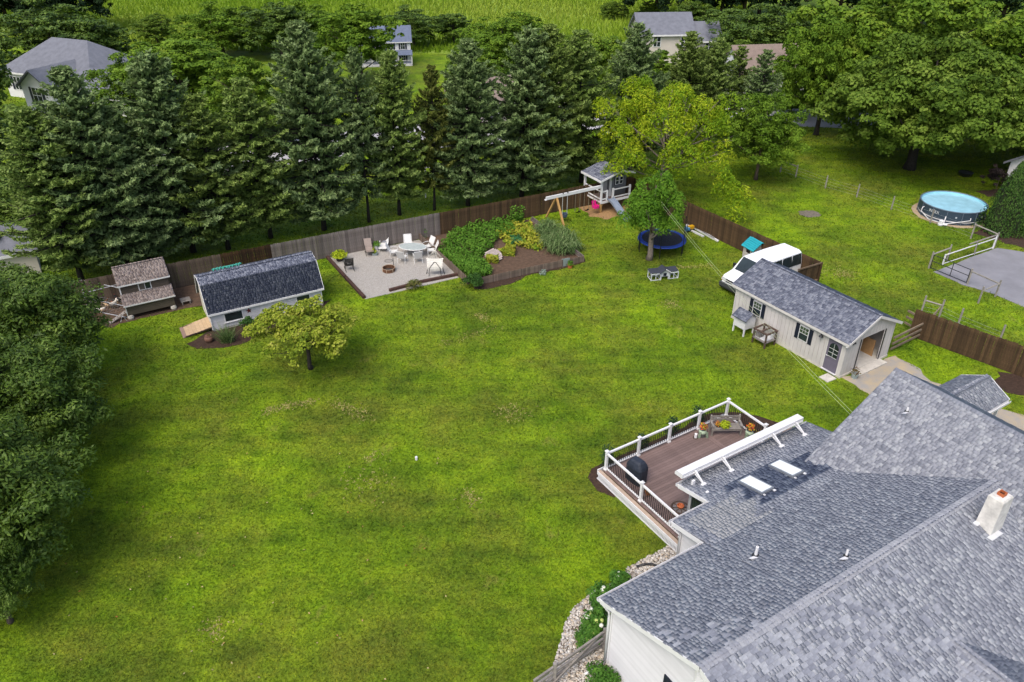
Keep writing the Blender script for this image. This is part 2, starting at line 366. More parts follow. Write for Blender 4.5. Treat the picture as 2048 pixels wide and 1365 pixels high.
bed('mulch_ring', P((1985, 770), (2010, 785), (2060, 795), (2060, 750), (2000, 744)), .02, mulch, .15)
bed('pool_pad', [tuple(gp(1908, 404, 1.05) + Vector((math.cos(t) * 2.85, math.sin(t) * 2.85, -1.05))) for t in np.linspace(0, 6.283, 40)[:-1]], .02, mat('pool_sand', (.38, .29, .19), .95, .25, 3, .3), .05)
bed('arborvitae_mulch', P((1950, 468), (2060, 500), (2060, 470), (1985, 440)), .017, mulch, .2)
bed('shrub_mulch', P((1955, 384), (1975, 394), (2030, 398), (2030, 372)), .017, mulch, .2)
bed('old_fire_scar', [tuple(gp(1619, 428) + Vector((math.cos(t) * .85, math.sin(t) * .75, 0))) for t in np.linspace(0, 6.283, 20)[:-1]], .012, mat('ash', (.16, .14, .11), .95, .5, 6, .6), .1, .2)

# ------------------------------------------------------------------ the house (plan axes turned 32 degrees; u along the ridge, v towards the deck)
TH = R(32); HO = Vector((3.3, 17.3, 0))
def hw(u, v, z=0): return HO + rotv((u, v, z), TH)
house = thing('house', 'large white house with blue-grey shingled gable roofs beside the deck', 'house', HO, TH)
def zA(v): return 3.5 - .368 * v if v > -4.08 else 5.0 - .368 * (-4.08 - v)
def zS(v): return 3.5 - .22 * v
def zB(u): return 6.05 - .6 * abs(16 - u)
UC = 7.56
def zC(u): return 3.95 - .368 * abs(u - UC)
siding = mat('white_siding', (.53, .53, .55), .5, .05, 1.5, rnd=.06)
roof_under = mat('roof_felt', (.10, .105, .12), .9, .2, 4)
SH_COLS = [(.150, .160, .190), (.196, .207, .240), (.222, .233, .265), (.248, .260, .290), (.30, .313, .338)]
SH_DARK = [(.035, .045, .075), (.060, .074, .11), (.085, .10, .14), (.12, .14, .18)]
SH_WORN = [(.25, .255, .265), (.29, .295, .30), (.33, .33, .335)]
sh_mat = mat_ramp('roof_shingles', SH_COLS, noise=.16, nscale=14); sh_one = mat_ramp('roof_shingle_single', SH_COLS, use_obj=True, noise=.16, nscale=14)
shd_mat = mat_ramp('dark_shingles', SH_DARK, noise=.2, nscale=14); shw_mat = mat_ramp('worn_shingles', SH_WORN, noise=.15, nscale=14)
TABW = [.09, .12, .15, .18, .21, .25]
def tabs_on(org, du, ds, width, length, keep, seed, exposure=.143):
    """positions of shingle tabs on a roof plane: org lower left corner, du along the eave, ds up the slope"""
    rng = random.Random(seed); out = []; row = 0; s = 0.0
    while s < length - .02:
        u = 0.0
        while width - u > .07:
            k = rng.randrange(6)
            while k and TABW[k] > width - u + .02: k -= 1
            wd = TABW[k]; p = org + du * (u + wd / 2) + ds * (s + exposure / 2)
            if keep(p): out.append((p, k, rng.choice((0, 0, 1)), rng.random()))
            u += wd
        s += exposure; row += 1
    return out
def tab_verts(w_, e, lift):
    b = .008 + .009 * lift; x = w_ / 2 - .002; y = e / 2
    return [(-x, -y - .012, 0), (x, -y - .012, 0), (x, -y - .012, b + .008), (-x, -y - .012, b + .008), (x, y, b * .4), (-x, y, b * .4), (x, y, -.004), (-x, y, -.004)]
TABF = [(0, 1, 2, 3), (3, 2, 4, 5), (0, 3, 5, 7), (1, 6, 4, 2)]
def tabs_mesh(name, tabs, du, ds, exposure=.143):
    nrm = du.cross(ds); V = []; Fc = []; A = []
    tv = {(k, l): np.array(tab_verts(TABW[k], exposure, l)) for k in range(6) for l in (0, 1)}
    M = np.array([list(du), list(ds), list(nrm)]); n = 0
    for p, k, l, r in tabs:
        V.append(tv[(k, l)] @ M + np.array(p)); Fc += [(a + n, b + n, c + n, d + n) for a, b, c, d in TABF]; n += 8; A += [r] * 4
    return np.concatenate(V), np.array(Fc), np.array(A)
_tabme = {}
def single_tab(p, k, l, du, ds, parent, m):
    if (k, l) not in _tabme:
        me = bpy.data.meshes.new('shingle'); me.from_pydata(tab_verts(TABW[k], .143, l), [], TABF); me.update(); me.materials.append(m); _tabme[(k, l)] = me
    o = bpy.data.objects.new('shingle', _tabme[(k, l)]); COL.objects.link(o); o.parent = parent
    n = du.cross(ds); o.matrix_local = Matrix(((du.x, ds.x, n.x, p.x), (du.y, ds.y, n.y, p.y), (du.z, ds.z, n.z, p.z), (0, 0, 0, 1)))
def join_tabs(groups, name, m, parent):
    V = []; Fc = []; A = []; n = 0
    for tabs, du, ds in groups:
        if not tabs: continue
        v, f, a = tabs_mesh(name, tabs, du, ds); V.append(v); Fc.append(f + n); A.append(a); n += len(v)
    if V: return tag(link(name, np_mesh(name, np.concatenate(V), np.concatenate(Fc), 4, np.concatenate(A)), m, parent), kind='stuff')
rf = MB(); T_ = .14
rf.slab([(-.3, -4.08, 5.0), (-.3, .3, zA(.3)), (4.36, .3, zA(.3)), (4.36, 0, 3.5), (16, 0, 3.5), (16, -4.08, 5.0)][::-1], T_)
rf.slab([(-.3, -10, zA(-10)), (20, -10, zA(-10)), (20, -4.08, 5.0), (-.3, -4.08, 5.0)], T_)
rf.slab([(4.36, 0, zS(0) + .003), (6.3, 0, zS(0) + .003), (6.3, 1.95, zS(1.95)), (4.36, 1.95, zS(1.95))], T_)
rf.slab([(6.3, 0, zS(0) + .003), (14, 0, zS(0) + .003), (14, 3.65, zS(3.65)), (6.3, 3.65, zS(3.65))], T_)
rf.slab([(10.6, -9, zB(10.6)), (16, -9, 6.05), (16, 1.6, 6.05), (10.6, 1.6, zB(10.6))], T_)
rf.slab([(16, -9, 6.05), (20.3, -9, zB(20.3)), (20.3, 1.6, zB(20.3)), (16, 1.6, 6.05)], T_)
rf.slab([(UC - 3, -13, zC(UC - 3)), (UC, -13, 3.95), (UC, -6.9, 3.95), (UC - 3, -9.9, zC(UC - 3))], T_)
rf.slab([(UC, -13, 3.95), (UC + 3, -13, zC(UC + 3)), (UC + 3, -9.9, zC(UC + 3)), (UC, -6.9, 3.95)], T_)
PV, PU0, PU1, PZ, PH = .7, 18.2, 22.5, 3.85, 1.15
def zP(v): return PZ - .55 * abs(v - PV)
rf.slab([(PU0, PV - PH, zP(PV - PH)), (PU1, PV - PH, zP(PV - PH)), (PU1, PV, PZ), (PU0, PV, PZ)], .08)
rf.slab([(PU0, PV, PZ), (PU1, PV, PZ), (PU1, PV + PH, zP(PV - PH)), (PU0, PV + PH, zP(PV - PH))], .08)
roof = rf.build('roof', roof_under, house)
planes = []     # (tabs, du, ds)
def slope(org, du, run, length, width, keep, seed):
    du = Vector(du); ds = Vector(run).normalized(); t = tabs_on(Vector(org), du, ds, width, length, keep, seed); planes.append([t, du, ds])
kA = lambda p: p.z > zB(p.x) - .04 or p.x < 10.6 or p.y > 1.6
slope((-.3, .3, zA(.3)), (1, 0, 0), (0, -4.38, 4.38 * .368), 4.66, 4.66, lambda p: True, 1); planes[-1][0] = planes[-1][0]
# (eave direction reversed so that du x ds points up)
planes.pop()
def plane_down_v(v0, u0, u1, zf, vtop, keep, seed):   # slope falling towards +v: du = -u so that the normal is up
    L_ = math.hypot(v0 - vtop, zf(vtop) - zf(v0)); slope((u1, v0, zf(v0)), (-1, 0, 0), (0, vtop - v0, zf(vtop) - zf(v0)), L_, u1 - u0, keep, seed)
def plane_up_v(v0, u0, u1, zf, vtop, keep, seed):     # slope rising towards +v
    L_ = math.hypot(v0 - vtop, zf(vtop) - zf(v0)); slope((u0, v0, zf(v0)), (1, 0, 0), (0, vtop - v0, zf(vtop) - zf(v0)), L_, u1 - u0, keep, seed)
plane_down_v(.3, -.3, 4.36, zA, -4.08, lambda p: True, 1)
plane_down_v(0.0, 4.36, 15, zA, -4.08, lambda p: p.x < 10.6 or p.z > zB(p.x) - .05, 2)
plane_down_v(1.95, 4.36, 6.3, zS, 0, lambda p: True, 3)
plane_down_v(3.65, 6.3, 14, zS, 0, lambda p: not (p.y < 1.6 and p.x > 10.6 and p.z < zB(p.x) - .05), 4)
plane_up_v(-10, -.3, 18, zA, -4.08, lambda p: (p.x < 10.6 or p.z > zB(p.x) - .05) and not (abs(p.x - UC) < 3 and p.z < zC(p.x) - .05), 5)
# cross wing, left slope rises towards +u
Lb = math.hypot(5.4, 5.4 * .6)
slope((10.6, 1.6, zB(10.6)), (0, -1, 0), (5.4, 0, 5.4 * .6), Lb, 10.6, lambda p: p.z > (zA(p.y) if p.y < 0 else zS(p.y)) - .05 and not (p.x > 14 and p.z < 3), 6)
slope((20.3, -9, zB(20.3)), (0, 1, 0), (-4.3, 0, 4.3 * .6), math.hypot(4.3, 4.3 * .6), 10.6, lambda p: p.y > -4 and not (abs(p.y - PV) < PH and p.z < zP(p.y) - .05), 7)
slope((UC + 3, -13, zC(UC + 3)), (0, 1, 0), (-3, 0, 3 * .368), math.hypot(3, 3 * .368), 6, lambda p: p.z > zA(p.y) - .05, 8)
slope((UC - 3, -6.9, zC(UC - 3)), (0, -1, 0), (3, 0, 3 * .368), math.hypot(3, 3 * .368), 6.1, lambda p: p.z > zA(p.y) - .05, 9)
plane_up_v(PV - PH, PU0, PU1, zP, PV, lambda p: p.z > zB(p.x) - .05, 10)
plane_down_v(PV + PH, PU0, PU1, zP, PV, lambda p: p.z > zB(p.x) - .05, 11)
cl = house.matrix_world
allt = []
dark = []; worn = []; rest = []
rg = random.Random(3)
for tabs, du, ds in planes:
    d_, w_, r_ = [], [], []
    for t in tabs:
        p = t[0]
        onS = abs(p.z - zS(p.y)) < .05 and p.y > 0
        row = int((p.y + 9) / .14); j = (row * 7919 % 13) / 13 * .9
        if onS and .55 < p.y < 2.45 and 7.35 + j * .8 < p.x < 11.25 + j and not (p.y > 2.0 and p.x > 10.6): d_.append(t)
        elif onS and p.x < 6.9 + j and p.y < 1.7 and p.x > 4.9: w_.append(t)
        else: r_.append(t)
    dark.append((d_, du, ds)); worn.append((w_, du, ds)); rest.append([r_, du, ds])
camL = local(house, (0, 0, CAM_H))
cand = []
for gi, (tabs, du, ds) in enumerate(rest):
    n = du.cross(ds)
    for ti, t in enumerate(tabs):
        wp = hw(t[0].x, t[0].y, t[0].z); d = camL - t[0]
        f = wp.y * _c + (CAM_H - wp.z) * _s; x = 1024 + 1558 * wp.x / f; y = 682.5 + 1558 * ((CAM_H - wp.z) * _c - wp.y * _s) / f
        if 0 < x < 2048 and 0 < y < 1365: cand.append((TABW[t[1]] * max(0, n.dot(d.normalized())) / d.length ** 2, gi, ti))
cand.sort(reverse=True); pick = set((g, t) for _, g, t in cand[:300])
for gi, (tabs, du, ds) in enumerate(rest):
    keep = []
    for ti, t in enumerate(tabs):
        if (gi, ti) in pick: single_tab(t[0], t[1], t[2], du, ds, roof, sh_one)
        else: keep.append(t)
    rest[gi][0] = keep
join_tabs(rest, 'shingles', sh_mat, roof); join_tabs(dark, 'new_shingles', shd_mat, roof)['label'] = 'newer dark navy shingles around the skylights'
join_tabs(worn, 'worn_shingles', shw_mat, roof)['label'] = 'worn pale grey patch of shingles'
# ridge caps
capm = MB(); 
def caps(p, q, sl1, sl2, side, name='ridge_cap'):
    """overlapping bent caps along a ridge p-q; side = horizontal unit vector across"""
    p = Vector(p); q = Vector(q); side = Vector(side); n = int((q - p).length / .15); d = (q - p) / n
    V = []; Fc = []; A = []; rng = random.Random(int(p.x * 10))
    for i in range(n):
        a = p + d * i; b = p + d * (i + 1.15); h0, h1 = .034, .016; W_ = .15
        k = len(V)
        for e, h in ((a, h0), (b, h1)):
            V += [e - side * W_ + Vector((0, 0, h - sl1 * W_)), e + Vector((0, 0, h + .006)), e + side * W_ + Vector((0, 0, h - sl2 * W_))]
        V += [a - side * W_ + Vector((0, 0, -sl1 * W_)), a, a + side * W_ + Vector((0, 0, -sl2 * W_))]
        Fc += [(k, k + 1, k + 4, k + 3), (k + 1, k + 2, k + 5, k + 4), (k + 6, k + 7, k + 1, k), (k + 7, k + 8, k + 2, k + 1)]; A += [rng.uniform(.2, .8)] * 4
    return tag(link(name, np_mesh(name, [tuple(v) for v in V], Fc, 4, A), sh_mat, roof), kind='stuff')
caps((-.3, -4.08, 5.0), (14.2, -4.08, 5.0), .368, .368, (0, 1, 0)); caps((16, 1.6, 6.05), (16, -9, 6.05), .6, .6, (1, 0, 0)); caps((UC, -13, 3.95), (UC, -7, 3.95), .368, .368, (1, 0, 0))
caps((PU1, PV, PZ), (PU0, PV, PZ), .55, .55, (0, 1, 0))
# walls and siding
wl = MB()
wl.add([(.06, -8.1, 0), (.06, 0, 0), (.06, 0, 3.4), (.06, -4.08, 4.9), (.06, -8.1, 3.42), (4.7, -8.1, 0), (4.7, 0, 0), (4.7, 0, 3.4)], [(4, 3, 2, 1, 0), (1, 2, 7, 6)])
wl.box(4.72, 6.55, -.02, 1.62, 0, 3.0); wl.box(10.9, 19.9, -6, 1.25, 0, 3.1); wl.prism([(10.9, 1.2), (19.9, 1.2), (19.9, 1.25), (10.9, 1.25)], 3.1, 3.12)
wl.add([(11.2, 1.25, 3.1), (19.9, 1.25, 3.1), (16, 1.25, 5.85)], [(0, 2, 1)])
wall = wl.build('wall', siding, house)
fnd = MB(); fnd.box(-.02, .05, -8.1, .02, 0, .22); fnd.build('foundation', concrete, house)
def clap(u, v0, v1, z, parent):
    """lapped siding board facing -u"""
    MB().add([(u, v0, z), (u, v1, z), (u - .040, v1, z), (u - .040, v0, z), (u - .004, v1, z + .122), (u - .004, v0, z + .122)], [(0, 1, 2, 3), (3, 2, 4, 5), (2, 1, 4), (0, 3, 5)]).build('siding_board', siding, parent)
z = .24
while z < 4.8:
    zt = z + .12; top = min(0, -(zt - 3.36) / .368) if zt > 3.36 else 0; clap(.055, -8.16 - top, top - .0, z, wall); z += .12
z = .3
while z < 2.98: clap(4.715, .02, 1.6, z, wall); z += .12
tr = MB(); tr.box(-.004, .06, -.06, .02, .2, 3.38); tr.build('corner_trim', white, wall)
tr = MB(); tr.box(4.68, 4.74, 1.58, 1.66, .2, 3.02); tr.build('corner_trim', white, wall)
fa = MB(); fa.bar((-.29, .3, zA(.3) - .10), (-.29, -4.08, 4.90), .03, .20, (0, 0, 1)); fa.build('rake_board', white, roof)
fa = MB(); fa.bar((-.29, -4.08, 4.90), (-.29, -8.6, zA(-8.6) - .1), .03, .20); fa.build('rake_board', white, roof)
fa = MB(); fa.bar((4.36, .3, 3.30), (4.36, 1.95, zS(1.95) - .1), .03, .2); fa.build('rake_board', white, roof)
fa = MB(); fa.bar((6.29, 1.97, zS(1.97) - .09), (6.29, 3.66, zS(3.66) - .09), .03, .19); fa.build('rake_board', white, roof)
fa = MB(); fa.bar((PU1 + .01, PV - PH, zP(PV - PH) - .06), (PU1 + .01, PV, PZ - .06), .03, .16); fa.bar((PU1 + .01, PV, PZ - .06), (PU1 + .01, PV + PH, zP(PV - PH) - .06), .03, .16); fa.build('rake_board', white, roof)
so = MB(); so.box(-.28, .05, -.1, .28, 3.27, 3.29); so.build('soffit', white, roof)
for (u0, u1, v, zz) in ((-.34, 4.36, .36, zA(.3)), (4.30, 6.3, 2.01, zS(1.95)), (6.25, 14.03, 3.71, zS(3.65)), (PU0 + 1.6, PU1, PV - PH - .06, zP(PV - PH))):
    g = MB(); g.box(u0, u1, v - .06, v + .05, zz - .14, zz - .125); g.box(u0, u1, v + .04, v + .055, zz - .14, zz - .02); g.box(u0, u1, v - .06, v - .045, zz - .14, zz - .02)
    g.box(u0, u0 + .01, v - .06, v + .055, zz - .14, zz - .02); g.build('gutter', white, house)
d = MB(); d.tube([(-.22, .36, 3.25), (-.18, .36, 3.1), (-.02, .10, 2.8), (-.03, .07, 2.6), (-.03, .07, .35), (-.18, .09, .18), (-.85, .12, .1)], .05, 6); d.build('downspout', white, house, smooth=True)
d = MB(); d.tube([(4.42, 2.0, 2.95), (4.45, 1.9, 2.8), (4.62, 1.68, 2.55), (4.64, 1.67, .3), (4.5, 1.8, .12)], .05, 6); d.build('downspout', white, house, smooth=True)
# gable window and vent
wn = MB(); wn.box(-.03, .04, -3.95, -3.05, 1.5, 2.75); wi = wn.build('window', white, house)
MB().box(-.04, -.025, -3.87, -3.13, 1.58, 2.67).build('pane', glass_dark, wi); MB().box(-.045, -.03, -3.87, -3.13, 2.1, 2.14).build('meeting_rail', white, wi)
for v0 in (-3.02, -4.4):
    sh = MB(); sh.box(-.03, .03, v0, v0 + .38, 1.48, 2.77); so_ = sh.build('shutter', navy, house)
    for k in range(9): MB().box(-.042, -.028, v0 + .05, v0 + .33, 1.56 + k * .13, 1.62 + k * .13).build('louvre', navy, so_)
gv = MB(); gv.box(-.02, .03, -4.4, -3.75, 3.75, 4.4); gvo = gv.build('gable_vent', white, house)
for k in range(6): MB().box(-.04, -.015, -4.35, -3.8, 3.82 + k * .09, 3.86 + k * .09).build('louvre', white, gvo)
# sun room: posts, glazed doors below the eave
sr = MB(); sr.box(6.65, 6.75, .1, 3.3, 0, .6); sr.box(6.65, 13.7, 3.2, 3.3, 0, .6)
for v in (1.65, 2.45, 3.22): sr.box(6.64, 6.76, v, v + .09, .5, 3.0)
for u in (6.64, 7.9, 9.2, 10.5, 11.8, 13.1, 13.62): sr.box(u, u + .1, 3.21, 3.31, .5, 2.7)
sr.box(6.64, 6.76, 1.6, 3.3, 2.5, 2.72); sr.box(6.64, 13.7, 3.21, 3.31, 2.45, 2.72); sro = sr.build('sun_room_frame', white, house)
MB().box(6.69, 6.70, 1.66, 3.25, .6, 2.55).build('pane', glass_dark, sro); MB().box(6.7, 13.65, 3.25, 3.26, .6, 2.5).build('pane', glass_dark, sro)
# skylights, vents, chimney
for (u, v) in ((8.42, 1.62), (10.2, 1.66)):
    k = MB(); a = math.atan(.22)
    k.box(-.34, .34, -.62, .62, 0, .10); so_ = k.build('skylight', mat('skylight_frame', (.22, .24, .27), .5, .2, 5, metal=.3), house, (u, v, zS(v)), (-a, 0, 0))
    MB().box(-.27, .27, -.55, .55, .10, .112).build('pane', mat('skylight_blind', (.72, .76, .74), .25, .05, 3, spec=.6), so_)
    MB().box(-.30, -.24, -.72, -.64, .02, .05).build('clip', white, so_); MB().box(.20, .30, -.76, -.66, .02, .05).build('clip', white, so_)
def vent(px, py, zf, h, r):
    for _ in range(1):
        zz = 4.0
        for _k in range(12): p = local(house, gp(px, py, zz)); zz = zf(p)
    b = MB(); b.lathe([(r * 2.4, -.03), (r * 2.3, .03), (r * 1.3, .07)], 10); o = b.build('vent_boot', black_metal, house, (p.x, p.y, zz), (0, 0, 0))
    MB().lathe([(r, 0), (r, h), (r * .8, h), (r * .8, h - .05)], 12).build('vent_pipe', white, o, smooth=False)
    MB().add([(-.10, .0, .05), (-.02, -.14, .05), (-.30, -.10, .10), (-.34, .02, .05)], [(0, 3, 2, 1)]).build('flashing', white, o)
vent(1511, 1112, lambda p: zA(p.y), .42, .055); vent(1692, 1113, lambda p: zA(p.y), .28, .04); vent(1815, 820, lambda p: zB(p.x), .22, .04)
stucco = mat('stucco', (.62, .60, .56), .9, .3, 3, .5, 30)
ch = MB(); cu, cv = 12.25, -5.05
ch.add([(cu - .36, cv - .30, 4.2), (cu + .36, cv - .30, 4.2), (cu + .36, cv + .30, 4.2), (cu - .36, cv + .30, 4.2), (cu - .30, cv - .26, 5.95), (cu + .30, cv - .26, 5.95), (cu + .30, cv + .26, 5.95), (cu - .30, cv + .26, 5.95), (cu - .26, cv - .22, 6.02), (cu + .26, cv - .22, 6.02), (cu + .26, cv + .22, 6.02), (cu - .26, cv + .22, 6.02)],
       [(0, 1, 5, 4), (1, 2, 6, 5), (2, 3, 7, 6), (3, 0, 4, 7), (4, 5, 9, 8), (5, 6, 10, 9), (6, 7, 11, 10), (7, 4, 8, 11), (8, 9, 10, 11)])
cho = ch.build('chimney', stucco, house)
terra = mat('terracotta', (.42, .12, .045), .8, .3, 8)
fl = MB(); fl.box(cu - .12, cu + .12, cv - .11, cv - .085, 6.0, 6.13); fl.box(cu - .12, cu + .12, cv + .085, cv + .11, 6.0, 6.13); fl.box(cu - .12, cu - .095, cv - .085, cv + .085, 6.0, 6.13); fl.box(cu + .095, cu + .12, cv - .085, cv + .085, 6.0, 6.13); fl.build('flue', terra, cho)
MB().box(cu - .095, cu + .095, cv - .085, cv + .085, 6.0, 6.05).build('flue_opening', mat('flue_dark', (.05, .02, .012), .95, .3, 9), cho)  # solid dark block filling the hollow of the flue
al = mat('aluminium_flashing', (.66, .67, .68), .4, .1, 5, metal=.2)
f1 = MB(); f1.box(cu - .52, cu - .30, cv + .12, cv + .36, zA(cv + .2) + .02, zA(cv + .2) + .05); f1.box(cu - .50, cu + .14, cv - .46, cv - .26, zA(cv - .34) + .02, zA(cv - .34) + .04); f1.build('flashing', al, cho)
# awning cassette on brackets above the eave
aw = MB(); aw.add([(6.35, 3.55, 3.02), (13.45, 3.55, 3.02), (13.45, 3.98, 2.98), (6.35, 3.98, 2.98), (6.35, 3.55, 3.24), (13.45, 3.55, 3.24), (13.45, 3.90, 3.22), (6.35, 3.90, 3.22), (6.35, 3.99, 3.10), (13.45, 3.99, 3.10)],
    [(0, 3, 2, 1), (4, 5, 6, 7), (0, 1, 5, 4), (7, 6, 9, 8), (8, 9, 2, 3), (0, 4, 7, 8, 3), (1, 2, 9, 6, 5)])
awo = aw.build('awning', white, house)
MB().box(6.4, 13.4, 3.50, 3.54, 3.05, 3.11).build('awning_bar', al, awo)
for u in (7.0, 8.55, 11.5, 12.95):
    b = MB(); b.bar((u, 3.52, 3.20), (u, 3.02, zS(3.02) + .05), .06, .05); b.bar((u, 3.52, 3.03), (u, 3.04, zS(3.04) + .05), .05, .04); b.cbox((u, 2.98, zS(2.98) + .03), (.22, .12, .04)); b.build('bracket', white, awo)
# side porch posts
pp = MB(); pp.box(PU1 - .35, PU1 - .25, PV - PH + .15, PV - PH + .25, 0, 3.1); pp.build('porch_post', white, house); MB().box(PU1 - .35, PU1 - .25, PV + PH - .25, PV + PH - .15, 0, 3.1).build('porch_post', white, house)
pr = MB(); pr.box(19.9, PU1 - .3, PV - PH + .17, PV - PH + .23, 1.0, 1.06)
for k in range(14): pr.box(20 + k * .16, 20.03 + k * .16, PV - PH + .18, PV - PH + .21, .2, 1.0)
pr.build('porch_rail', white, house)
MB().box(19.9, PU1 - .1, PV - PH + .05, PV + PH - .05, 0, .18).build('porch_floor', concrete, house)

# ------------------------------------------------------------------ the deck
deck_brown = mat('composite_deck', (.185, .130, .118), .65, .0, 3, .0, col2=(.145, .100, .090), rnd=.16)
dk = thing('deck', 'brown composite deck with white railings behind the house', 'deck', hw(0, 0, 0), TH)
DZ = .55; DU0, DU1, DV0, DV1 = 5.88, 13.6, 3.34, 7.88
fr = MB(); fr.box(DU0 + .05, DU1 - .05, DV0, DV1 - .05, .3, DZ - .035); fr.box(DU0 + .05, 6.6, 2.55, DV0, .3, DZ - .035); fr.build('frame', mat('deck_frame', (.16, .11, .07), .9, .3, 4), dk)
nb = 31; bw = (DV1 - DV0) / nb
mA = MB().box(0, 11.52 - DU0, 0, bw - .008, 0, .03).mesh('board'); mA.materials.append(deck_brown); mB = MB().box(0, DU1 - 11.82, 0, bw - .008, 0, .03).mesh('board'); mB.materials.append(deck_brown)
for i in range(nb):
    link('board', mA, None, dk, (DU0, DV0 + i * bw, DZ - .03)); link('board', mB, None, dk, (11.82, DV0 + i * bw, DZ - .03))
for u in (11.53, 11.675): MB().box(u, u + .138, DV0, DV1 - .006, DZ - .03, DZ + .001).build('board', deck_brown, dk)
for i in range(5): MB().box(DU0, 6.6, 2.55 + i * .156, 2.55 + i * .156 + .148, DZ - .03, DZ).build('board', deck_brown, dk)
tan = mat('tan_trim', (.40, .31, .24), .8, .2, 4)
MB().box(DU0 - .17, DU0 - .006, 2.5, DV1 + .1, .43, .47).build('ledge', tan, dk)
MB().box(DU0 - .20, DU0 - .171, 2.5, DV1 + .12, .30, .46).build('skirt_board', white, dk); MB().box(DU0 - .20, DU1, DV1 + .10, DV1 + .13, .30, .56).build('skirt_board', white, dk)
MB().box(DU0 - .20, DU0 - .17, 2.5, DV1 + .12, 0.02, .08).build('skirt_board', white, dk)
sl = MB().box(0, .022, 0, .05, .06, .31).mesh('lattice_slat'); sl.materials.append(white)
for i in range(68): link('lattice_slat', sl, None, dk, (DU0 - .195, 2.52 + i * .08, 0))
for i in range(12): MB().box(DU0 - .19, DU1, DV1 + .105, DV1 + .12, .05 + i * .02, .06 + i * .02).build('lattice_slat', white, dk) if i in (0, 11) else None
MB().box(DU0 - .15, DU0 - .12, 2.5, DV1, .0, .42).build('skirt_shade_sheet', mat('painted_gap_shade', (.03, .028, .026), .95, .3, 4), dk)  # dark sheet standing in for the shade behind the lattice
def post(u, v, parent=dk):
    b = MB(); b.box(u - .055, u + .055, v - .055, v + .055, DZ, DZ + 1.06); b.box(u - .085, u + .085, v - .085, v + .085, DZ, DZ + .07); b.box(u - .08, u + .08, v - .08, v + .08, DZ + 1.06, DZ + 1.09)
    b.add([(u - .07, v - .07, DZ + 1.09), (u + .07, v - .07, DZ + 1.09), (u + .07, v + .07, DZ + 1.09), (u - .07, v + .07, DZ + 1.09), (u, v, DZ + 1.15)], [(0, 1, 4), (1, 2, 4), (2, 3, 4), (3, 0, 4)]); b.build('post', white, parent)
bal = MB().box(-.011, .011, -.011, .011, .14, .9).mesh('baluster'); bal.materials.append(black_metal)
def rail(p, q):
    p = Vector(p); q = Vector(q); d = (q - p).normalized(); a = p + d * .055; b = q - d * .055
    MB().bar((a.x, a.y, DZ + .94), (b.x, b.y, DZ + .94), .085, .075).build('top_rail', white, dk); MB().bar((a.x, a.y, DZ + .12), (b.x, b.y, DZ + .12), .06, .06).build('bottom_rail', white, dk)
    n = int((b - a).length / .115)
    for i in range(1, n): c = a.lerp(b, i / n); link('baluster', bal, None, dk, (c.x, c.y, DZ))
ru = DU0 + .12; rv = DV1 - .08; us = [ru + i * (DU1 - .08 - ru) / 4 for i in range(5)]
for u in us: post(u, rv)
for a, b in zip(us, us[1:]): rail((a, rv, 0), (b, rv, 0))
vsn = [rv, rv - 2.42, rv - 4.95]
for v in vsn[1:]: post(ru, v)
for a, b in zip(vsn, vsn[1:]): rail((ru, a, 0), (ru, b, 0))
post(us[-1], rv - 2.4); rail((us[-1], rv, 0), (us[-1], rv - 2.4, 0))
bed('deck_front_mulch', [hw(u, v) for u, v in ((5.4, 8.2), (5.2, 7.4), (5.6, 6.6), (6, 6.8), (14, 7.6), (13.9, 3.6), (15.6, 4.0), (16.4, 5.0), (16.0, 6.6), (15.2, 7.9), (13.8, 8.9), (10, 8.75), (6, 8.7))], .02, mulch, .08)
# rock bed along the house
rock_poly = [gp(1350, 1086), gp(1300, 1112), gp(1258, 1135), gp(1222, 1168), gp(1180, 1190), gp(1148, 1215), gp(1130, 1250), gp(1117, 1300), gp(1105, 1340), gp(1085, 1375), gp(1085, 1420), gp(1230, 1430), hw(.0, .0), hw(4.7, 0), hw(4.7, 1.6), hw(5.6, 2.4)]
NOGRASS.append([(p[0], p[1]) for p in rock_poly]); rb = sheet('rock_bed', rock_poly, .02, rockbed, .04)
stone_cols = [(.24, .21, .18), (.38, .345, .30), (.48, .45, .41), (.42, .34, .25), (.60, .57, .52), (.32, .305, .30)]
st_mat = mat_ramp('river_stones', stone_cols, noise=.2, nscale=20); st_one = mat_ramp('river_stone', stone_cols, use_obj=True, noise=.2, nscale=20)
def stone_mesh(seed):
    rng = random.Random(seed); b = MB(); t = (1 + 5 ** .5) / 2
    vsx = [(-1, t, 0), (1, t, 0), (-1, -t, 0), (1, -t, 0), (0, -1, t), (0, 1, t), (0, -1, -t), (0, 1, -t), (t, 0, -1), (t, 0, 1), (-t, 0, -1), (-t, 0, 1)]
    fs = [(0, 11, 5), (0, 5, 1), (0, 1, 7), (0, 7, 10), (0, 10, 11), (1, 5, 9), (5, 11, 4), (11, 10, 2), (10, 7, 6), (7, 1, 8), (3, 9, 4), (3, 4, 2), (3, 2, 6), (3, 6, 8), (3, 8, 9), (4, 9, 5), (2, 4, 11), (6, 2, 10), (8, 6, 7), (9, 8, 1)]
    b.add([tuple(c / 1.9 * rng.uniform(.8, 1.15) * m for c, m in zip(v, (1, .75, .5))) for v in vsx], fs); b.sm = True; return b.mesh('stone')
stones = [stone_mesh(i) for i in range(6)]
for s_ in stones: s_.materials.append(st_one)
rng = np.random.default_rng(5)
xs = rng.uniform(1.0, 9.5, 60000); ys = rng.uniform(14.0, 25, 60000)
ok = inside([(p[0], p[1]) for p in rock_poly], xs, ys); xs = xs[ok]; ys = ys[ok]; area_n = min(len(xs), 9500); xs = xs[:area_n]; ys = ys[:area_n]
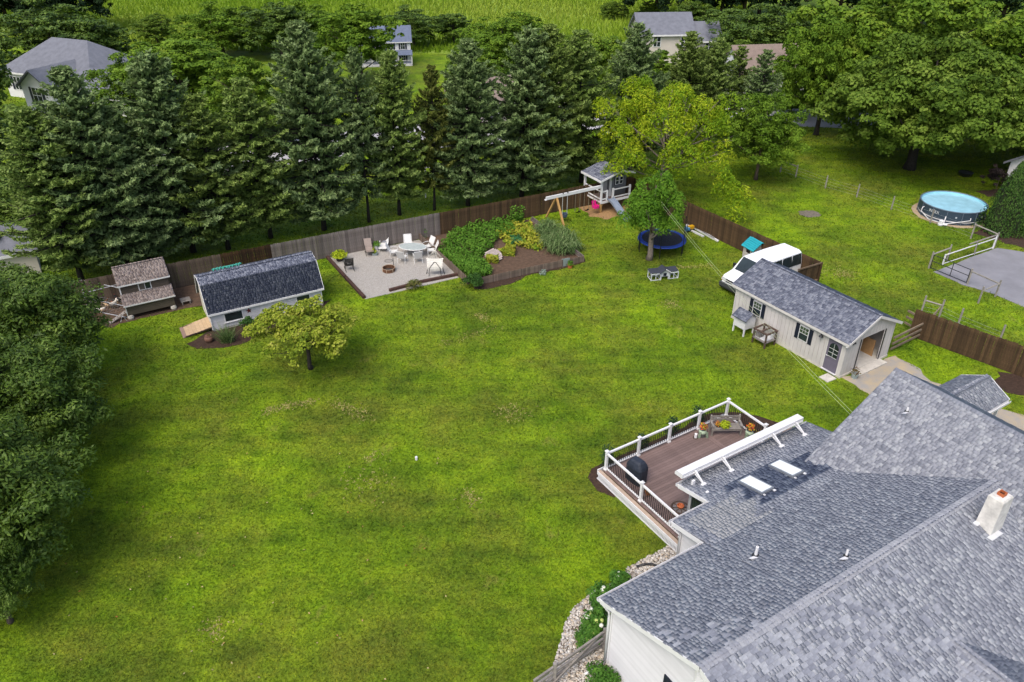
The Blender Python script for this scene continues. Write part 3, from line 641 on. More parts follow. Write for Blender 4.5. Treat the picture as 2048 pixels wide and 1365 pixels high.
rs = rng.gamma(4, .0068, area_n) + .018; order = np.argsort(-rs / ys)
for i in order[:300]:
    o = bpy.data.objects.new('stone', stones[i % 6]); COL.objects.link(o); o.parent = rb; o.location = (xs[i], ys[i], .03 + rs[i] * .25); o.scale = (rs[i],) * 3; o.rotation_euler = (rng.uniform(-.4, .4), rng.uniform(-.4, .4), rng.uniform(0, 6.28))
V = []; Fc = []; A = []; n = 0
bases = [(np.array([v.co[:] for v in s_.vertices]), np.array([p.vertices[:] for p in s_.polygons])) for s_ in stones]
for i in order[300:]:
    bv, bf = bases[i % 6]; a = rng.uniform(0, 6.28); c, s = math.cos(a), math.sin(a)
    V.append(bv @ np.array([[c, s, 0], [-s, c, 0], [0, 0, 1]]) * rs[i] + np.array([xs[i], ys[i], .03 + rs[i] * .25])); Fc.append(bf + n); n += 12; A += [rng.uniform()] * 20
me = np_mesh('small_stones', np.concatenate(V), np.concatenate(Fc), 3, A); tag(link('small_stones', me, st_mat, rb), kind='stuff')

# ------------------------------------------------------------------ timber fences: every board its own piece
def wood(name, a, b, rnd=.25): return mat(name, a, .9, 0, 5, .4, 25, col2=b, rnd=rnd)
f_dark = wood('fence_dark_stain', (.090, .054, .026), (.044, .026, .013), .35)
f_grey = wood('fence_weathered_grey', (.190, .165, .150), (.105, .088, .078), .28)
f_brown = wood('fence_weathered_brown', (.125, .095, .072), (.068, .050, .038), .28)
f_wet = wood('fence_wet_brown', (.060, .030, .012), (.020, .011, .006), .4)
def fence(label, p, q, m, h=1.83, bw=.14, name='board_fence', cat='fence', jit=.02, seed=0, posts=True, side=1, group=None):
    p = Vector((p[0], p[1], 0)); q = Vector((q[0], q[1], 0)); d = q - p; L_ = d.length
    root = thing(name, label, cat, p, math.atan2(d.y, d.x), group); rng = random.Random(seed); n = int(L_ / bw)
    ms = []
    for k in range(5):
        hh = h + rng.uniform(-jit, jit); w2 = bw - .003
        me = MB().add([(0, -.011, .03), (w2, -.011, .03), (w2, .011, .03), (0, .011, .03), (0, -.011, hh - .03), (.03, -.011, hh), (w2 - .03, -.011, hh), (w2, -.011, hh - .03), (0, .011, hh - .03), (.03, .011, hh), (w2 - .03, .011, hh), (w2, .011, hh - .03)],
            [(0, 1, 7, 6, 5, 4), (3, 8, 9, 10, 11, 2), (0, 4, 8, 3), (1, 2, 11, 7), (4, 5, 9, 8), (5, 6, 10, 9), (6, 7, 11, 10)]).mesh('board'); me.materials.append(m); ms.append(me)
    for i in range(n): link('board', rng.choice(ms), None, root, (i * L_ / n, rng.uniform(-.006, .006), 0), (rng.uniform(-.012, .012), rng.uniform(-.006, .006), 0))
    for zz in (.35, h * .55, h - .3): MB().box(0, L_, side * .013, side * .055, zz, zz + .09).build('rail', m, root)
    if posts:
        k = max(1, round(L_ / 2.4))
        for i in range(k + 1): x = min(max(i * L_ / k, .06), L_ - .06); MB().box(x - .05, x + .05, side * .057, side * .157, 0, h - .08).build('post', m, root)
    return root
FA = gp(881, 471); FD = (gp(1050, 437) - gp(638, 520)).normalized(); FC = FA + FD * 17.2       # back line and its right corner
def on_back(px, side_top=None):
    best = min((abs(1024 + 1558 * (FA + FD * t).x / ((FA + FD * t).y * _c + CAM_H * _s) - px), t) for t in np.linspace(-34, 20, 1200)); return FA + FD * float(best[1])
b0, b1, b2 = on_back(100), on_back(450), on_back(549)
fence('weathered brown board fence behind the chicken coop', b0, b1, f_brown, seed=1)
fence('short dark wet-looking fence section behind the white shed', b1, b2, f_wet, seed=2)
fence('weathered grey board fence behind the gravel patio', b2, FA, f_grey, seed=3)
fence('dark brown stained board fence behind the vegetable garden and swings', FA, FC, f_dark, seed=4)
RE = gp(1642, 524, 1.83)
fence('dark brown board fence running from the trampoline to the white van', FC, RE, f_dark, seed=5)
LR0 = gp(1833, 618, 1.83); LR1 = gp(2048, 692, 1.83); LRd = (LR1 - LR0).normalized()
fence('dark brown board fence right of the grey garage', LR0, LR0 + LRd * 11.5, f_dark, seed=6)
# rail panel where the side fence ends
rp = thing('fence_return', 'short board and rail fence panel behind the van', 'fence', Vector((RE.x, RE.y, 0)), R(209))
for i in range(14): MB().box(i * .145, i * .145 + .137, -.01, .012, .05, 1.65).build('board', f_dark, rp)
for zz in (.5, 1.72): MB().box(-.05, 2.1, .013, .08, zz, zz + .09).build('rail', wood('rail_brown', (.23, .16, .10), (.13, .09, .06)), rp)
MB().box(-.08, .04, .02, .12, 0, 1.8).build('post', f_dark, rp)

# ------------------------------------------------------------------ little gable helper: shingled roof planes for the outbuildings
def roof_tabs(root, org, du, run, width, m, seed, exposure=.143, name='shingles', parent=None):
    du = Vector(du).normalized(); ds = Vector(run); L_ = ds.length; ds.normalize(); t = tabs_on(Vector(org), du, ds, width, L_, lambda p: True, seed, exposure)
    v, f, a = tabs_mesh(name, t, du, ds, exposure); return tag(link(name, np_mesh(name, v, f, 4, a), m, parent or root), kind='stuff')
garage_sh = mat_ramp('garage_shingles', [(.070, .078, .110), (.105, .117, .155), (.145, .158, .20), (.20, .215, .255)], noise=.15, nscale=14)
shed_sh = mat_ramp('shed_shingles', [(.032, .038, .062), (.046, .054, .082), (.062, .070, .098), (.088, .097, .125)], noise=.15, nscale=14)
coop_sh = mat_ramp('coop_shingles', [(.12, .095, .085), (.20, .165, .15), (.25, .21, .19), (.17, .14, .135)], noise=.15, nscale=14)

# ------------------------------------------------------------------ grey garage
gc = gp(1678, 757); gr = thing('garage', 'grey board-sided garage with dark shingled roof and open end', 'garage', gc, R(32.5))
GW, GL, GE, GR_ = 4.15, 7.95, 2.35, 3.32
grey = mat('garage_paint', (.50, .475, .46), .75, .10, 1.5, rnd=.05); grey_trim = mat('garage_trim', (.56, .54, .52), .7, .08, 2)
wl = MB(); wl.box(.0, .06, .03, GL, .12, GE); wl.box(GW - .06, GW, .03, GL, .12, GE); wl.box(.07, GW - .07, GL - .06, GL, .12, GE)
wl.box(.07, 1.22, .03, .08, .12, GE); wl.box(3.28, GW - .07, .03, .08, .12, GE); wl.box(1.22, 3.28, .03, .08, 2.08, GE); wl.add([(.0, .03, GE), (GW, .03, GE), (GW / 2, .03, GR_ - .04), (0, .08, GE), (GW, .08, GE), (GW / 2, .08, GR_ - .04)], [(0, 1, 2), (5, 4, 3)])
gwall = wl.build('wall', grey, gr)
MB().box(-.03, GW + .03, -.03, GL + .03, 0, .12).build('foundation', concrete, gr)
k = 0
yy = .0
while yy < GL - .05:         # vertical siding boards on the long wall, cut round door and windows
    y1 = min(yy + .262, GL)
    segs = [(.12, GE)]
    for (a, b, z0, z1) in ((.22, 1.16, 0, 2.12),):
        if yy + .1 > a and y1 - .1 < b: segs = [(z1, GE)]
    for (z0, z1) in segs: MB().box(-.022, -.001, yy + .004, y1 - .008, z0, z1).build('siding_board', grey, gwall)
    yy += .27
xx = -.02
while xx < GW - .02:
    x1 = min(xx + .262, GW + .02); top = GE + (GR_ - .08 - GE) * (1 - abs((xx + x1) / 2 - GW / 2) / (GW / 2)) - .03
    z0 = 2.1 if (xx > 1.1 and x1 < 3.4) else .12
    MB().box(xx + .004, x1 - .004, .008, .028, z0, top).build('siding_board', grey, gwall); xx += .27
OV = .22
gs = (GR_ - GE) / (GW / 2)
rm = MB(); rm.slab([(-.2, -OV, GE - .2 * gs + .06), (GW / 2, -OV, GR_ + .06), (GW / 2, GL + OV, GR_ + .06), (-.2, GL + OV, GE - .2 * gs + .06)], .1); rm.slab([(GW / 2, -OV, GR_ + .06), (GW + .2, -OV, GE - .2 * gs + .06), (GW + .2, GL + OV, GE - .2 * gs + .06), (GW / 2, GL + OV, GR_ + .06)], .1)
gro = rm.build('roof', roof_under, gr)
roof_tabs(gr, (-.2, GL + OV, GE - .2 * gs + .065), (0, -1, 0), (GW / 2 + .2, 0, (GW / 2 + .2) * gs), GL + 2 * OV, garage_sh, 21, .145, parent=gro)
roof_tabs(gr, (GW + .2, -OV, GE - .2 * gs + .065), (0, 1, 0), (-(GW / 2 + .2), 0, (GW / 2 + .2) * gs), GL + 2 * OV, garage_sh, 22, .145, parent=gro)
cm = MB()
for i in range(52): y = -OV + i * (GL + 2 * OV) / 52; cm.add([(GW / 2 - .15, y, GR_ - .02), (GW / 2, y, GR_ + .10), (GW / 2 + .15, y, GR_ - .02), (GW / 2 - .15, y + .16, GR_ - .03), (GW / 2, y + .16, GR_ + .085), (GW / 2 + .15, y + .16, GR_ - .03)], [(0, 1, 4, 3), (1, 2, 5, 4)])
cme = cm.mesh('ridge_cap'); a_ = cme.attributes.new('rnd', 'FLOAT', 'FACE'); a_.data.foreach_set('value', [random.uniform(.1, .7) for _ in cme.polygons]); tag(link('ridge_cap', cme, garage_sh, gro), kind='stuff')
MB().bar((-.21, -OV - .01, GE - .2 * gs), (GW / 2, -OV - .01, GR_ + .005), .03, .15).build('rake_board', grey_trim, gro); MB().bar((GW / 2, -OV - .01, GR_ + .005), (GW + .21, -OV - .01, GE - .2 * gs), .03, .15).build('rake_board', grey_trim, gro)
MB().box(-.225, -.195, -OV, GL + OV, GE - .2 * gs - .10, GE - .2 * gs + .045).build('fascia', grey_trim, gro); MB().box(GW + .195, GW + .225, -OV, GL + OV, GE - .2 * gs - .10, GE - .2 * gs + .045).build('fascia', grey_trim, gro)
purple = mat('purple_door', (.135, .12, .165), .5, .1, 2)
dr = MB().box(-.045, .01, .27, 1.11, .14, 2.06).build('door', purple, gr)
for (a, b, z0, z1) in ((.36, .64, .3, .75), (.74, 1.02, .3, .75)): MB().box(-.058, -.044, a, b, z0, z1).build('panel', purple, dr)
gl = MB(); pts = [(.40, 1.0)] + [(.69 + .29 * math.cos(t), 1.58 + .30 * math.sin(t)) for t in np.linspace(math.pi, 0, 11)] + [(.98, 1.0)]
gl.add([(-.050, y, z) for y, z in pts] + [(-.060, y, z) for y, z in pts], [tuple(range(13)), tuple(range(13, 26))[::-1]]); gl.build('pane', glass_dark, dr)
br = MB(); br.box(-.066, -.058, .68, .70, 1.0, 1.85)
for zz in (1.0, 1.25, 1.5): br.box(-.066, -.058, .40, .98, zz, zz + .025)
br.build('glazing_bar', al, dr); MB().tube([(-.05, 1.03, 1.02), (-.12, 1.03, 1.02), (-.12, .93, 1.02)], .018, 6).build('handle', al, dr)
MB().box(-.03, .0, .2, .265, .12, 2.12).build('door_trim', grey_trim, gr); MB().box(-.03, .0, 1.115, 1.18, .12, 2.12).build('door_trim', grey_trim, gr); MB().box(-.032, .0, .2, 1.18, 2.07, 2.14).build('door_trim', grey_trim, gr); MB().box(-.14, -.0, .22, 1.16, .10, .13).build('door_sill', white_paint, gr)
for yc in (2.72, 6.15):
    wo = MB().box(-.05, -.018, yc - .33, yc + .33, 1.02, 1.92).build('window', white_paint, gr)
    MB().box(-.056, -.048, yc - .28, yc + .28, 1.07, 1.45).build('pane', glass_dark, wo); MB().box(-.056, -.048, yc - .28, yc + .28, 1.49, 1.87).build('pane', mat('green_reflection_glass', (.06, .09, .05), .15, .6, 5), wo)
    for t in (-.09, .09): MB().box(-.06, -.054, yc + t - .008, yc + t + .008, 1.49, 1.87).build('glazing_bar', white_paint, wo)
    MB().box(-.06, -.054, yc - .28, yc + .28, 1.67, 1.69).build('glazing_bar', white_paint, wo)
    for s_ in (-1, 1):
        so_ = MB().box(-.055, -.02, yc + s_ * .46 - .12, yc + s_ * .46 + .12, 1.0, 1.94).build('shutter', navy, gr)
        for j in range(7): MB().box(-.066, -.054, yc + s_ * .46 - .09, yc + s_ * .46 + .09, 1.06 + j * .12, 1.12 + j * .12).build('louvre', navy, so_)
MB().lathe([(.03, .12), (.05, .06), (.13, -.06), (.02, -.05)], 10).build('wall_lamp', black_metal, gr, (-.16, 1.55, 1.98)); MB().box(-.17, -.02, 1.53, 1.57, 2.1, 2.13).build('lamp_arm', black_metal, gr)
for (x, y, z) in ((-.06, .02, 2.16), (.30, -.05, 2.26)):
    fl_ = MB(); fl_.box(x - .05, x + .05, y - .05, y + .03, z, z + .05); fl_.lathe([(.03, .1), (.07, 0), (.06, -.02)], 8, (x - .09, y - .1, z - .08)); fl_.lathe([(.03, .1), (.07, 0), (.06, -.02)], 8, (x + .09, y - .1, z - .08)); fl_.build('flood_light', black_metal if x > 0 else white_paint, gr)
MB().box(1.0, 3.5, -.5, .0, .02, .09).build('apron', concrete, gr); MB().box(.07, GW - .07, .1, GL - .1, .12, .13).build('floor', concrete, gr)
for x0, x1 in ((1.14, 1.22), (3.28, 3.36)): MB().box(x0, x1, -.02, .09, .12, 2.1).build('opening_trim', black_metal, gr)
osb = mat('osb_panel', (.40, .24, .11), .85, .3, 3); MB().box(1.6, 3.25, 2.9, 2.95, .13, 1.2).build('partition', osb, gr); MB().box(3.22, 3.27, .35, 2.9, .13, 1.15).build('partition', osb, gr)
MB().box(2.0, 3.2, 2.0, 2.9, 1.22, 1.5).build('stored_tarp', mat('green_tarp', (.02, .10, .04), .7, .3, 5), gr)
# things round the garage
st = gp(1655, 757); tag(MB().box(-.35, .35, -.3, .3, 0, .05).build('paving_slab', concrete, None, st, (0, 0, R(30))), 'square pale concrete step slab by the purple door', 'paving slab')
def pot_plant(name, label, p, r, h, potm, leafm, lr, lh, n, seed, leaf=.09, cat='potted plant', prof=None):
    t = thing(name, label, cat, p); b = MB(); b.lathe(prof or [(r * .7, 0), (r, h), (r * .9, h), (r * .85, h - .04)], 12); b.build('pot', potm, t, smooth=False)
    rng = np.random.default_rng(seed); d = unit(rng.normal(size=(n, 3))); d[:, 2] = np.abs(d[:, 2]); c = d * np.array([lr, lr, lh]) * rng.uniform(.4, 1, (n, 1)) + np.array([0, 0, h])
    v, f = leaf_quads(c, d + rng.normal(size=(n, 3)) * .5, leaf * rng.uniform(.6, 1.3, n), leaf * .6, rng); link('foliage', np_mesh('foliage', v, f, 4, rng.uniform(0, 1, n)), leafm, t); return t
lf_green = mat_ramp('leaf_garden_green', [(.040, .115, .010), (.085, .20, .018), (.14, .27, .03)], trans=.25, noise=0)
lf_lime = mat_ramp('leaf_lime', [(.22, .32, .01), (.34, .42, .015), (.42, .48, .03)], trans=.25, noise=0)
lf_yellow = mat_ramp('leaf_garden_yellow', [(.08, .19, .012), (.20, .28, .02), (.38, .36, .04), (.12, .22, .02)], trans=.25, noise=0)
lf_grass = mat_ramp('leaf_grey_green', [(.06, .12, .03), (.12, .19, .06), (.20, .26, .11)], trans=.25, noise=0)
lf_red = mat_ramp('leaf_rust', [(.05, .07, .015), (.16, .06, .02), (.10, .10, .02)], trans=.2, noise=0)
pot_grey = mat('glazed_pot', (.30, .36, .36), .5, .2, 6)
pot_plant('pot_with_rust_plant', 'pale pot with reddish plant at the garage corner', gp(1708, 757), .2, .32, pot_grey, lf_red, .32, .5, 160, 3)
# hutch and cage by the wall
hp = gc + rotv((-.75, 5.95, 0), R(32.5)); hu = thing('rabbit_hutch', 'white hutch with shingled gable roof against the garage wall', 'hutch', hp, R(32.5))
MB().box(-.4, .45, -.05, .85, .45, 1.15).build('cabin', white_paint, hu)
for x in (-.37, .42):
    for y in (-.02, .80): MB().box(x - .04, x + .04, y - .04, y + .04, 0, .45).build('leg', white_paint, hu)
r0 = MB(); r0.slab([(-.52, -.15, 1.08), (.02, -.15, 1.42), (.02, .95, 1.42), (-.52, .95, 1.08)], .04); r0.slab([(.02, -.15, 1.42), (.56, -.15, 1.08), (.56, .95, 1.08), (.02, .95, 1.42)], .04); r0o = r0.build('roof', roof_under, hu)
roof_tabs(hu, (-.52, .95, 1.09), (0, -1, 0), (.54, 0, .34), 1.1, garage_sh, 31, .14, parent=r0o); roof_tabs(hu, (.56, -.15, 1.09), (0, 1, 0), (-.54, 0, .34), 1.1, garage_sh, 32, .14, parent=r0o)
MB().add([(-.4, -.055, 1.15), (.45, -.055, 1.15), (.02, -.055, 1.40)], [(0, 1, 2)]).build('gable', white_paint, hu)
old_wood = wood('old_brown_wood', (.10, .065, .05), (.05, .035, .028)); wood_grey = wood('grey_driftwood', (.27, .25, .23), (.15, .135, .12))
cp = gc + rotv((-.72, 4.75, 0), R(32.5)); cg = thing('animal_cage', 'dark wooden cage on legs in front of the white hutch', 'cage', cp, R(32.5))
for x in (-.42, .42):
    for y in (-.45, .45): MB().box(x - .04, x + .04, y - .04, y + .04, 0, .98).build('leg', old_wood, cg)
MB().box(-.46, .46, -.5, .5, .36, .42).build('floor', wood_grey, cg)
for z in (.92,):
    fr = MB(); fr.box(-.48, .48, -.52, -.42, z, z + .07); fr.box(-.48, .48, .42, .52, z, z + .07); fr.box(-.48, -.38, -.42, .42, z, z + .07); fr.box(.38, .48, -.42, .42, z, z + .07); fr.box(-.38, .38, -.05, .05, z, z + .06); fr.build('top_frame', old_wood, cg)
wi_ = MB()
for i in range(8): wi_.box(-.4 + i * .11, -.394 + i * .11, -.46, -.455, .42, .92); wi_.box(-.46, -.455, -.44 + i * .12, -.434 + i * .12, .42, .92)
wi_.build('wire', al, cg); MB().box(-.36, .36, -.4, .4, .44, .47).build('tray', white_paint, cg); MB().lathe([(.06, 0), (.07, .22), (.03, .26)], 8).build('water_bottle', white, cg, (.2, -.35, .5)); MB().box(-.36, .0, .05, .4, .47, .75).build('nest_box', wood_grey, cg)

# ------------------------------------------------------------------ white van
va = gp(1452, 592); vn = thing('van', 'white passenger van parked behind the grey garage', 'van', (va.x + .35, va.y + .2, 0), R(213))
VL = 5.5
stn = [(-VL, .42, 1.98, .93, .74), (-VL + .12, .36, 2.08, .98, .78), (-3.6, .34, 2.12, 1.0, .80), (-1.75, .34, 2.10, 1.0, .80), (-1.55, .34, 2.02, 1.0, .80), (-.98, .34, 1.24, 1.0, .88), (-.85, .34, 1.20, 1.0, .88), (-.2, .36, 1.06, .98, .84), (-.02, .40, .92, .92, .80), (.04, .45, .70, .88, .80)]
b = MB(); ring = 12
for (x, zb, zt, wb, wt) in stn:
    belt = min(1.18, zt - .06)
    prof = [(wb * .92, zb), (wb, zb + .12), (wb, (zb + belt) / 2), (wb * .985, belt), (wt + (.04 if zt > 1.5 else .06), zt - .10 if zt > 1.5 else zt - .03), (wt * .82, zt)]
    b.v += [(x, y, z) for y, z in prof] + [(x, -y, z) for y, z in prof[::-1]]
for i in range(len(stn) - 1):
    for k in range(ring): k2 = (k + 1) % ring; b.f.append((i * ring + k, (i + 1) * ring + k, (i + 1) * ring + k2, i * ring + k2))
b.f.append(tuple(range(ring))); b.f.append(tuple((len(stn) - 1) * ring + k for k in range(ring))[::-1])
van_white = mat('van_paint', (.80, .81, .82), .22, .03, 1, spec=.5); b.build('body', van_white, vn, smooth=False)
MB().add([(-.985, .80, 1.245), (-.985, -.80, 1.245), (-1.56, -.70, 2.02), (-1.56, .70, 2.02), (-.962, .80, 1.262), (-.962, -.80, 1.262), (-1.54, -.70, 2.045), (-1.54, .70, 2.045)], [(4, 7, 6, 5), (0, 1, 2, 3), (0, 4, 5, 1), (3, 2, 6, 7)]).build('windshield', glass_dark, vn)
for s_ in (-1, 1):
    for (x0, x1) in ((-5.35, -4.5), (-4.42, -3.55), (-3.47, -2.55), (-2.47, -1.62)): MB().add([(x0, s_ * .992, 1.22), (x1 + .12, s_ * .992, 1.22), (x1, s_ * .855, 1.94), (x0, s_ * .855, 1.94)], [(0, 1, 2, 3)] if s_ < 0 else [(3, 2, 1, 0)]).build('side_window', glass_dark, vn)
    m_ = MB(); m_.box(-1.3, -1.15, s_ * 1.06 - .09, s_ * 1.06 + .09, 1.2, 1.5); m_.build('mirror', black_metal, vn)
    MB().box(.0, .07, s_ * .70 - .17, s_ * .70 + .17, .76, .94).build('headlight', mat('headlamp', (.5, .52, .54), .15, .2, 4, spec=.7), vn); MB().box(-.03, .05, s_ * .89 - .03, s_ * .89 + .04, .72, .92).build('indicator', mat('amber', (.5, .12, .02), .3, .1, 4), vn)
    for x in (-.95, -4.3):
        wh = MB(); wh.tube([(x, s_ * .78, .36), (x, s_ * 1.0, .36)], .36, 18); who = wh.build('wheel', mat('tyre', (.014, .014, .015), .9, .2, 6), vn); MB().tube([(x, s_ * .99, .36), (x, s_ * 1.012, .36)], .22, 14).build('rim', al, who)
for y_ in (-.35, .3): MB().bar((-.97, y_, 1.275), (-1.16, y_ + .42, 1.53), .02).build('wiper', black_metal, vn)
for s_ in (-1, 1):
    for x_ in (-1.58, -2.51, -4.46): MB().box(x_ - .008, x_ + .008, s_ * .996 - .008, s_ * .996 + .008, .42, 1.2).build('door_seam', black_metal, vn)
    MB().box(-1.9, -1.76, s_ * 1.0 - .02, s_ * 1.0 + .02, 1.02, 1.06).build('door_handle', black_metal, vn); MB().box(-5.3, -.4, s_ * 1.0 - .012, s_ * 1.0 + .012, .62, .68).build('side_moulding', mat('grey_moulding', (.3, .3, .31), .5, .1, 4), vn)
MB().box(.02, .07, -.52, .52, .72, .93).build('grille', black_metal, vn); MB().box(.04, .09, -.9, .9, .80, .84).build('grille_bar', al, vn); MB().box(-.05, .16, -.97, .97, .36, .62).build('bumper', mat('bumper_dark', (.05, .055, .06), .5, .2, 4), vn); MB().box(.10, .18, -.9, .9, .30, .38).build('air_dam', black_metal, vn)
MB().add([(-VL - .01, .68, 1.25), (-VL - .01, -.68, 1.25), (-VL - .002, -.60, 1.9), (-VL - .002, .60, 1.9)], [(0, 1, 2, 3)]).build('rear_window', glass_dark, vn)
# toy house
tp = gp(1500, 530) + Vector((.55, 1.2, 0)); th = thing('toy_house', 'plastic toy house with turquoise roof beside the van', 'toy house', tp, R(25))
plast = mat('beige_plastic', (.45, .42, .39), .5, .08, 3); teal = mat('turquoise_plastic', (.02, .30, .36), .45, .12, 3)
wl = MB(); wl.box(-.6, -.2, -.5, -.45, 0, .95); wl.box(.2, .6, -.5, -.45, 0, .95); wl.box(-.2, .2, -.5, -.45, .8, .95); wl.box(-.6, -.55, -.45, -.2, 0, .95); wl.box(-.6, -.55, .2, .5, 0, .95); wl.box(-.6, -.55, -.2, .2, 0, .45); wl.box(-.6, -.55, -.2, .2, .82, .95); wl.box(.55, .6, -.45, .5, 0, .95); wl.box(-.55, .55, .45, .5, 0, .95)
wl.add([(-.6, -.47, .95), (.6, -.47, .95), (0, -.47, 1.35)], [(0, 1, 2)]); wl.build('wall', plast, th)
MB().box(-.18, .18, -.47, -.44, 0, .78).build('door', mat('blue_plastic', (.03, .07, .25), .5, .1, 3), th)
rt = MB(); rt.slab([(-.74, -.66, .88), (0, -.66, 1.42), (0, .62, 1.42), (-.74, .62, .88)], .05); rt.slab([(0, -.66, 1.42), (.74, -.66, .88), (.74, .62, .88), (0, .62, 1.42)], .05); rto = rt.build('roof', teal, th)
for i in range(1, 6):
    t = i / 6; MB().bar((-.74 + .74 * t, -.66, .88 + .54 * t + .015), (-.74 + .74 * t, .62, .88 + .54 * t + .015), .035, .03).build('roof_rib', teal, rto); MB().bar((.74 - .74 * t, -.66, .88 + .54 * t + .015), (.74 - .74 * t, .62, .88 + .54 * t + .015), .035, .03).build('roof_rib', teal, rto)
# triple hutch on the lawn
h3 = thing('lawn_hutch', 'small white hutch with dark roof and two wire runs on the lawn', 'hutch', gp(1326, 556), R(12))
grey_bl = mat('hutch_white', (.52, .55, .57), .6, .1, 3); dk_roof = mat('hutch_roof', (.035, .04, .055), .8, .2, 4)
def runbox(x0, x1, y0, y1, h):
    f_ = MB()
    for x in (x0, x1):
        for y in (y0, y1): f_.box(x - .025, x + .025, y - .025, y + .025, 0, h)
    for y in (y0, y1): f_.box(x0, x1, y - .02, y + .02, .02, .06); f_.box(x0, x1, y - .02, y + .02, h - .05, h)
    for x in (x0, x1): f_.box(x - .02, x + .02, y0, y1, .02, .06); f_.box(x - .02, x + .02, y0, y1, h - .05, h)
    f_.box((x0 + x1) / 2 - .02, (x0 + x1) / 2 + .02, y0 - .02, y0 + .02, 0, h); f_.build('run_frame', grey_bl, h3)
    MB().slab([(x0 - .05, y0 + .12, h + .0), (x1 + .05, y0 + .12, h + .0), (x1 + .05, y1 + .08, h + .10), (x0 - .05, y1 + .08, h + .10)], .03).build('run_roof', dk_roof, h3)
runbox(-.98, -.32, -.3, .32, .5); runbox(.34, .95, -.28, .34, .5)
MB().box(-.3, .3, -.28, .3, .25, .55).build('cabin', grey_bl, h3)
for x in (-.27, .27):
    for y in (-.25, .27): MB().box(x - .03, x + .03, y - .03, y + .03, 0, .25).build('leg', grey_bl, h3)
r3 = MB(); r3.slab([(-.40, -.4, .52), (0, -.4, .80), (0, .42, .80), (-.40, .42, .52)], .03); r3.slab([(0, -.4, .80), (.40, -.4, .52), (.40, .42, .52), (0, .42, .80)], .03); r3.build('roof', dk_roof, h3); MB().box(-.12, .1, -.295, -.275, .28, .5).build('door', navy, h3); MB().add([(-.3, -.285, .55), (.3, -.285, .55), (0, -.285, .76)], [(0, 1, 2)]).build('gable', grey_bl, h3); MB().bar((0, -.42, .82), (.42, -.42, .53), .04, .05).build('trim', white_paint, h3)

# ------------------------------------------------------------------ trampoline
tc = gp(1324, 477, .85); tm = thing('trampoline', 'round trampoline with blue edge pad behind the leafy trunk', 'trampoline', (tc.x, tc.y, 0), .3)
blue = mat('blue_pad', (.02, .055, .30), .5, .15, 4); TR = 1.72
pd = MB(); pd.lathe([(TR - .27, .86), (TR - .26, .89), (TR, .87), (TR + .03, .80), (TR - .02, .79), (TR - .27, .84)], 36, close=False); pd.build('pad', blue, tm)
MB().lathe([(TR - .26, .855), (.01, .85)], 36, close=False).build('mat', mat('trampoline_mat', (.02, .02, .028), .7, .2, 3), tm)
for i in range(6):
    a = i * math.pi / 3; c, s = math.cos(a), math.sin(a); MB().tube([(c * TR, s * TR, 0), (c * TR, s * TR, .84)], .03, 6).build('leg', black_metal, tm); MB().tube([(c * (TR + .07), s * (TR + .07), .2), (c * (TR + .07), s * (TR + .07), 2.35)], .028, 6).build('net_pole', black_metal, tm)
nt_ = MB()
for i in range(60): a = i * math.pi / 30; nt_.bar((math.cos(a) * TR, math.sin(a) * TR, .9), (math.cos(a) * TR, math.sin(a) * TR, 2.3), .006, .006)
for z in np.linspace(.95, 2.3, 12): nt_.tube([(math.cos(a) * TR, math.sin(a) * TR, z) for a in np.linspace(0, 6.283, 37)], .004, 3, cap=False)
nt_.build('net', black_metal, tm)
# boards and toy by the fence
wv = [((1372, 452), (1420, 470)), ((1383, 463), (1407, 475)), ((1392, 458), (1436, 484)), ((1384, 455), (1428, 480)), ((1374, 449), (1392, 455))]
for i, (a, b_) in enumerate(wv):
    p, q = gp(*a), gp(*b_); o = MB().bar((0, 0, .06), q - p + Vector((0, 0, .06)), .16 if i < 4 else .1, .11).build('plank', white if i % 2 == 0 else al, None, p)
    tag(o, ['long white plank leaning along the dark fence, nearest the trampoline', 'short white plank lying apart on the grass by the fence', 'long white plank ending nearest the locust branch by the fence', 'grey-white plank between two long white planks by the fence', 'short thin white plank behind the yellow toy'][i], 'plank', 'white planks by the side fence')
ty = thing('ride_on_toy', 'yellow and blue plastic toy by the white planks', 'toy', gp(1381, 462), .5)
MB().box(-.22, .22, -.14, .14, .2, .42).build('body', mat('yellow_plastic', (.55, .30, .01), .45, .1, 4), ty); MB().box(-.5, -.22, -.18, .18, .12, .34).build('tub', mat('toy_blue', (.06, .22, .40), .45, .1, 4), ty)
for x in (-.4, .15):
    for y in (-.17, .17): MB().tube([(x, y - .03, .1), (x, y + .03, .1)], .1, 10).build('wheel', black_metal, ty)

# ------------------------------------------------------------------ play set with swings
ps = thing('play_set', 'grey and white playhouse on posts with swing beam and slide', 'play set', (7.1, 58.9, 0), R(30))
lumber = wood('new_lumber', (.50, .30, .11), (.36, .21, .075), .1); slate = mat('slate_paint', (.145, .15, .165), .6, .08, 3); chain = mat('swing_rope', (.20, .17, .11), .7, .2, 9)
PX, PY, PZ0 = 2.9, 2.4, .95
for x in (.06, PX - .06):
    for y in (.06, PY - .06): MB().box(x - .06, x + .06, y - .06, y + .06, 0, PZ0).build('post', lumber, ps)
for (p, q) in (((.06, .06, .5), (.5, .06, .9)), ((.06, .06, .5), (.06, .5, .9)), ((PX - .06, .06, .5), (PX - .5, .06, .9)), ((.06, PY - .06, .5), (.06, PY - .5, .9))): MB().bar(p, q, .07).build('brace', lumber, ps)
MB().box(-.02, PX + .02, -.02, PY + .02, PZ0 - .16, PZ0 - .04).build('platform_beam', lumber, ps)
for i in range(20): MB().box(0, PX, i * .12, i * .12 + .112, PZ0 - .035, PZ0).build('floor_board', deck_brown, ps)
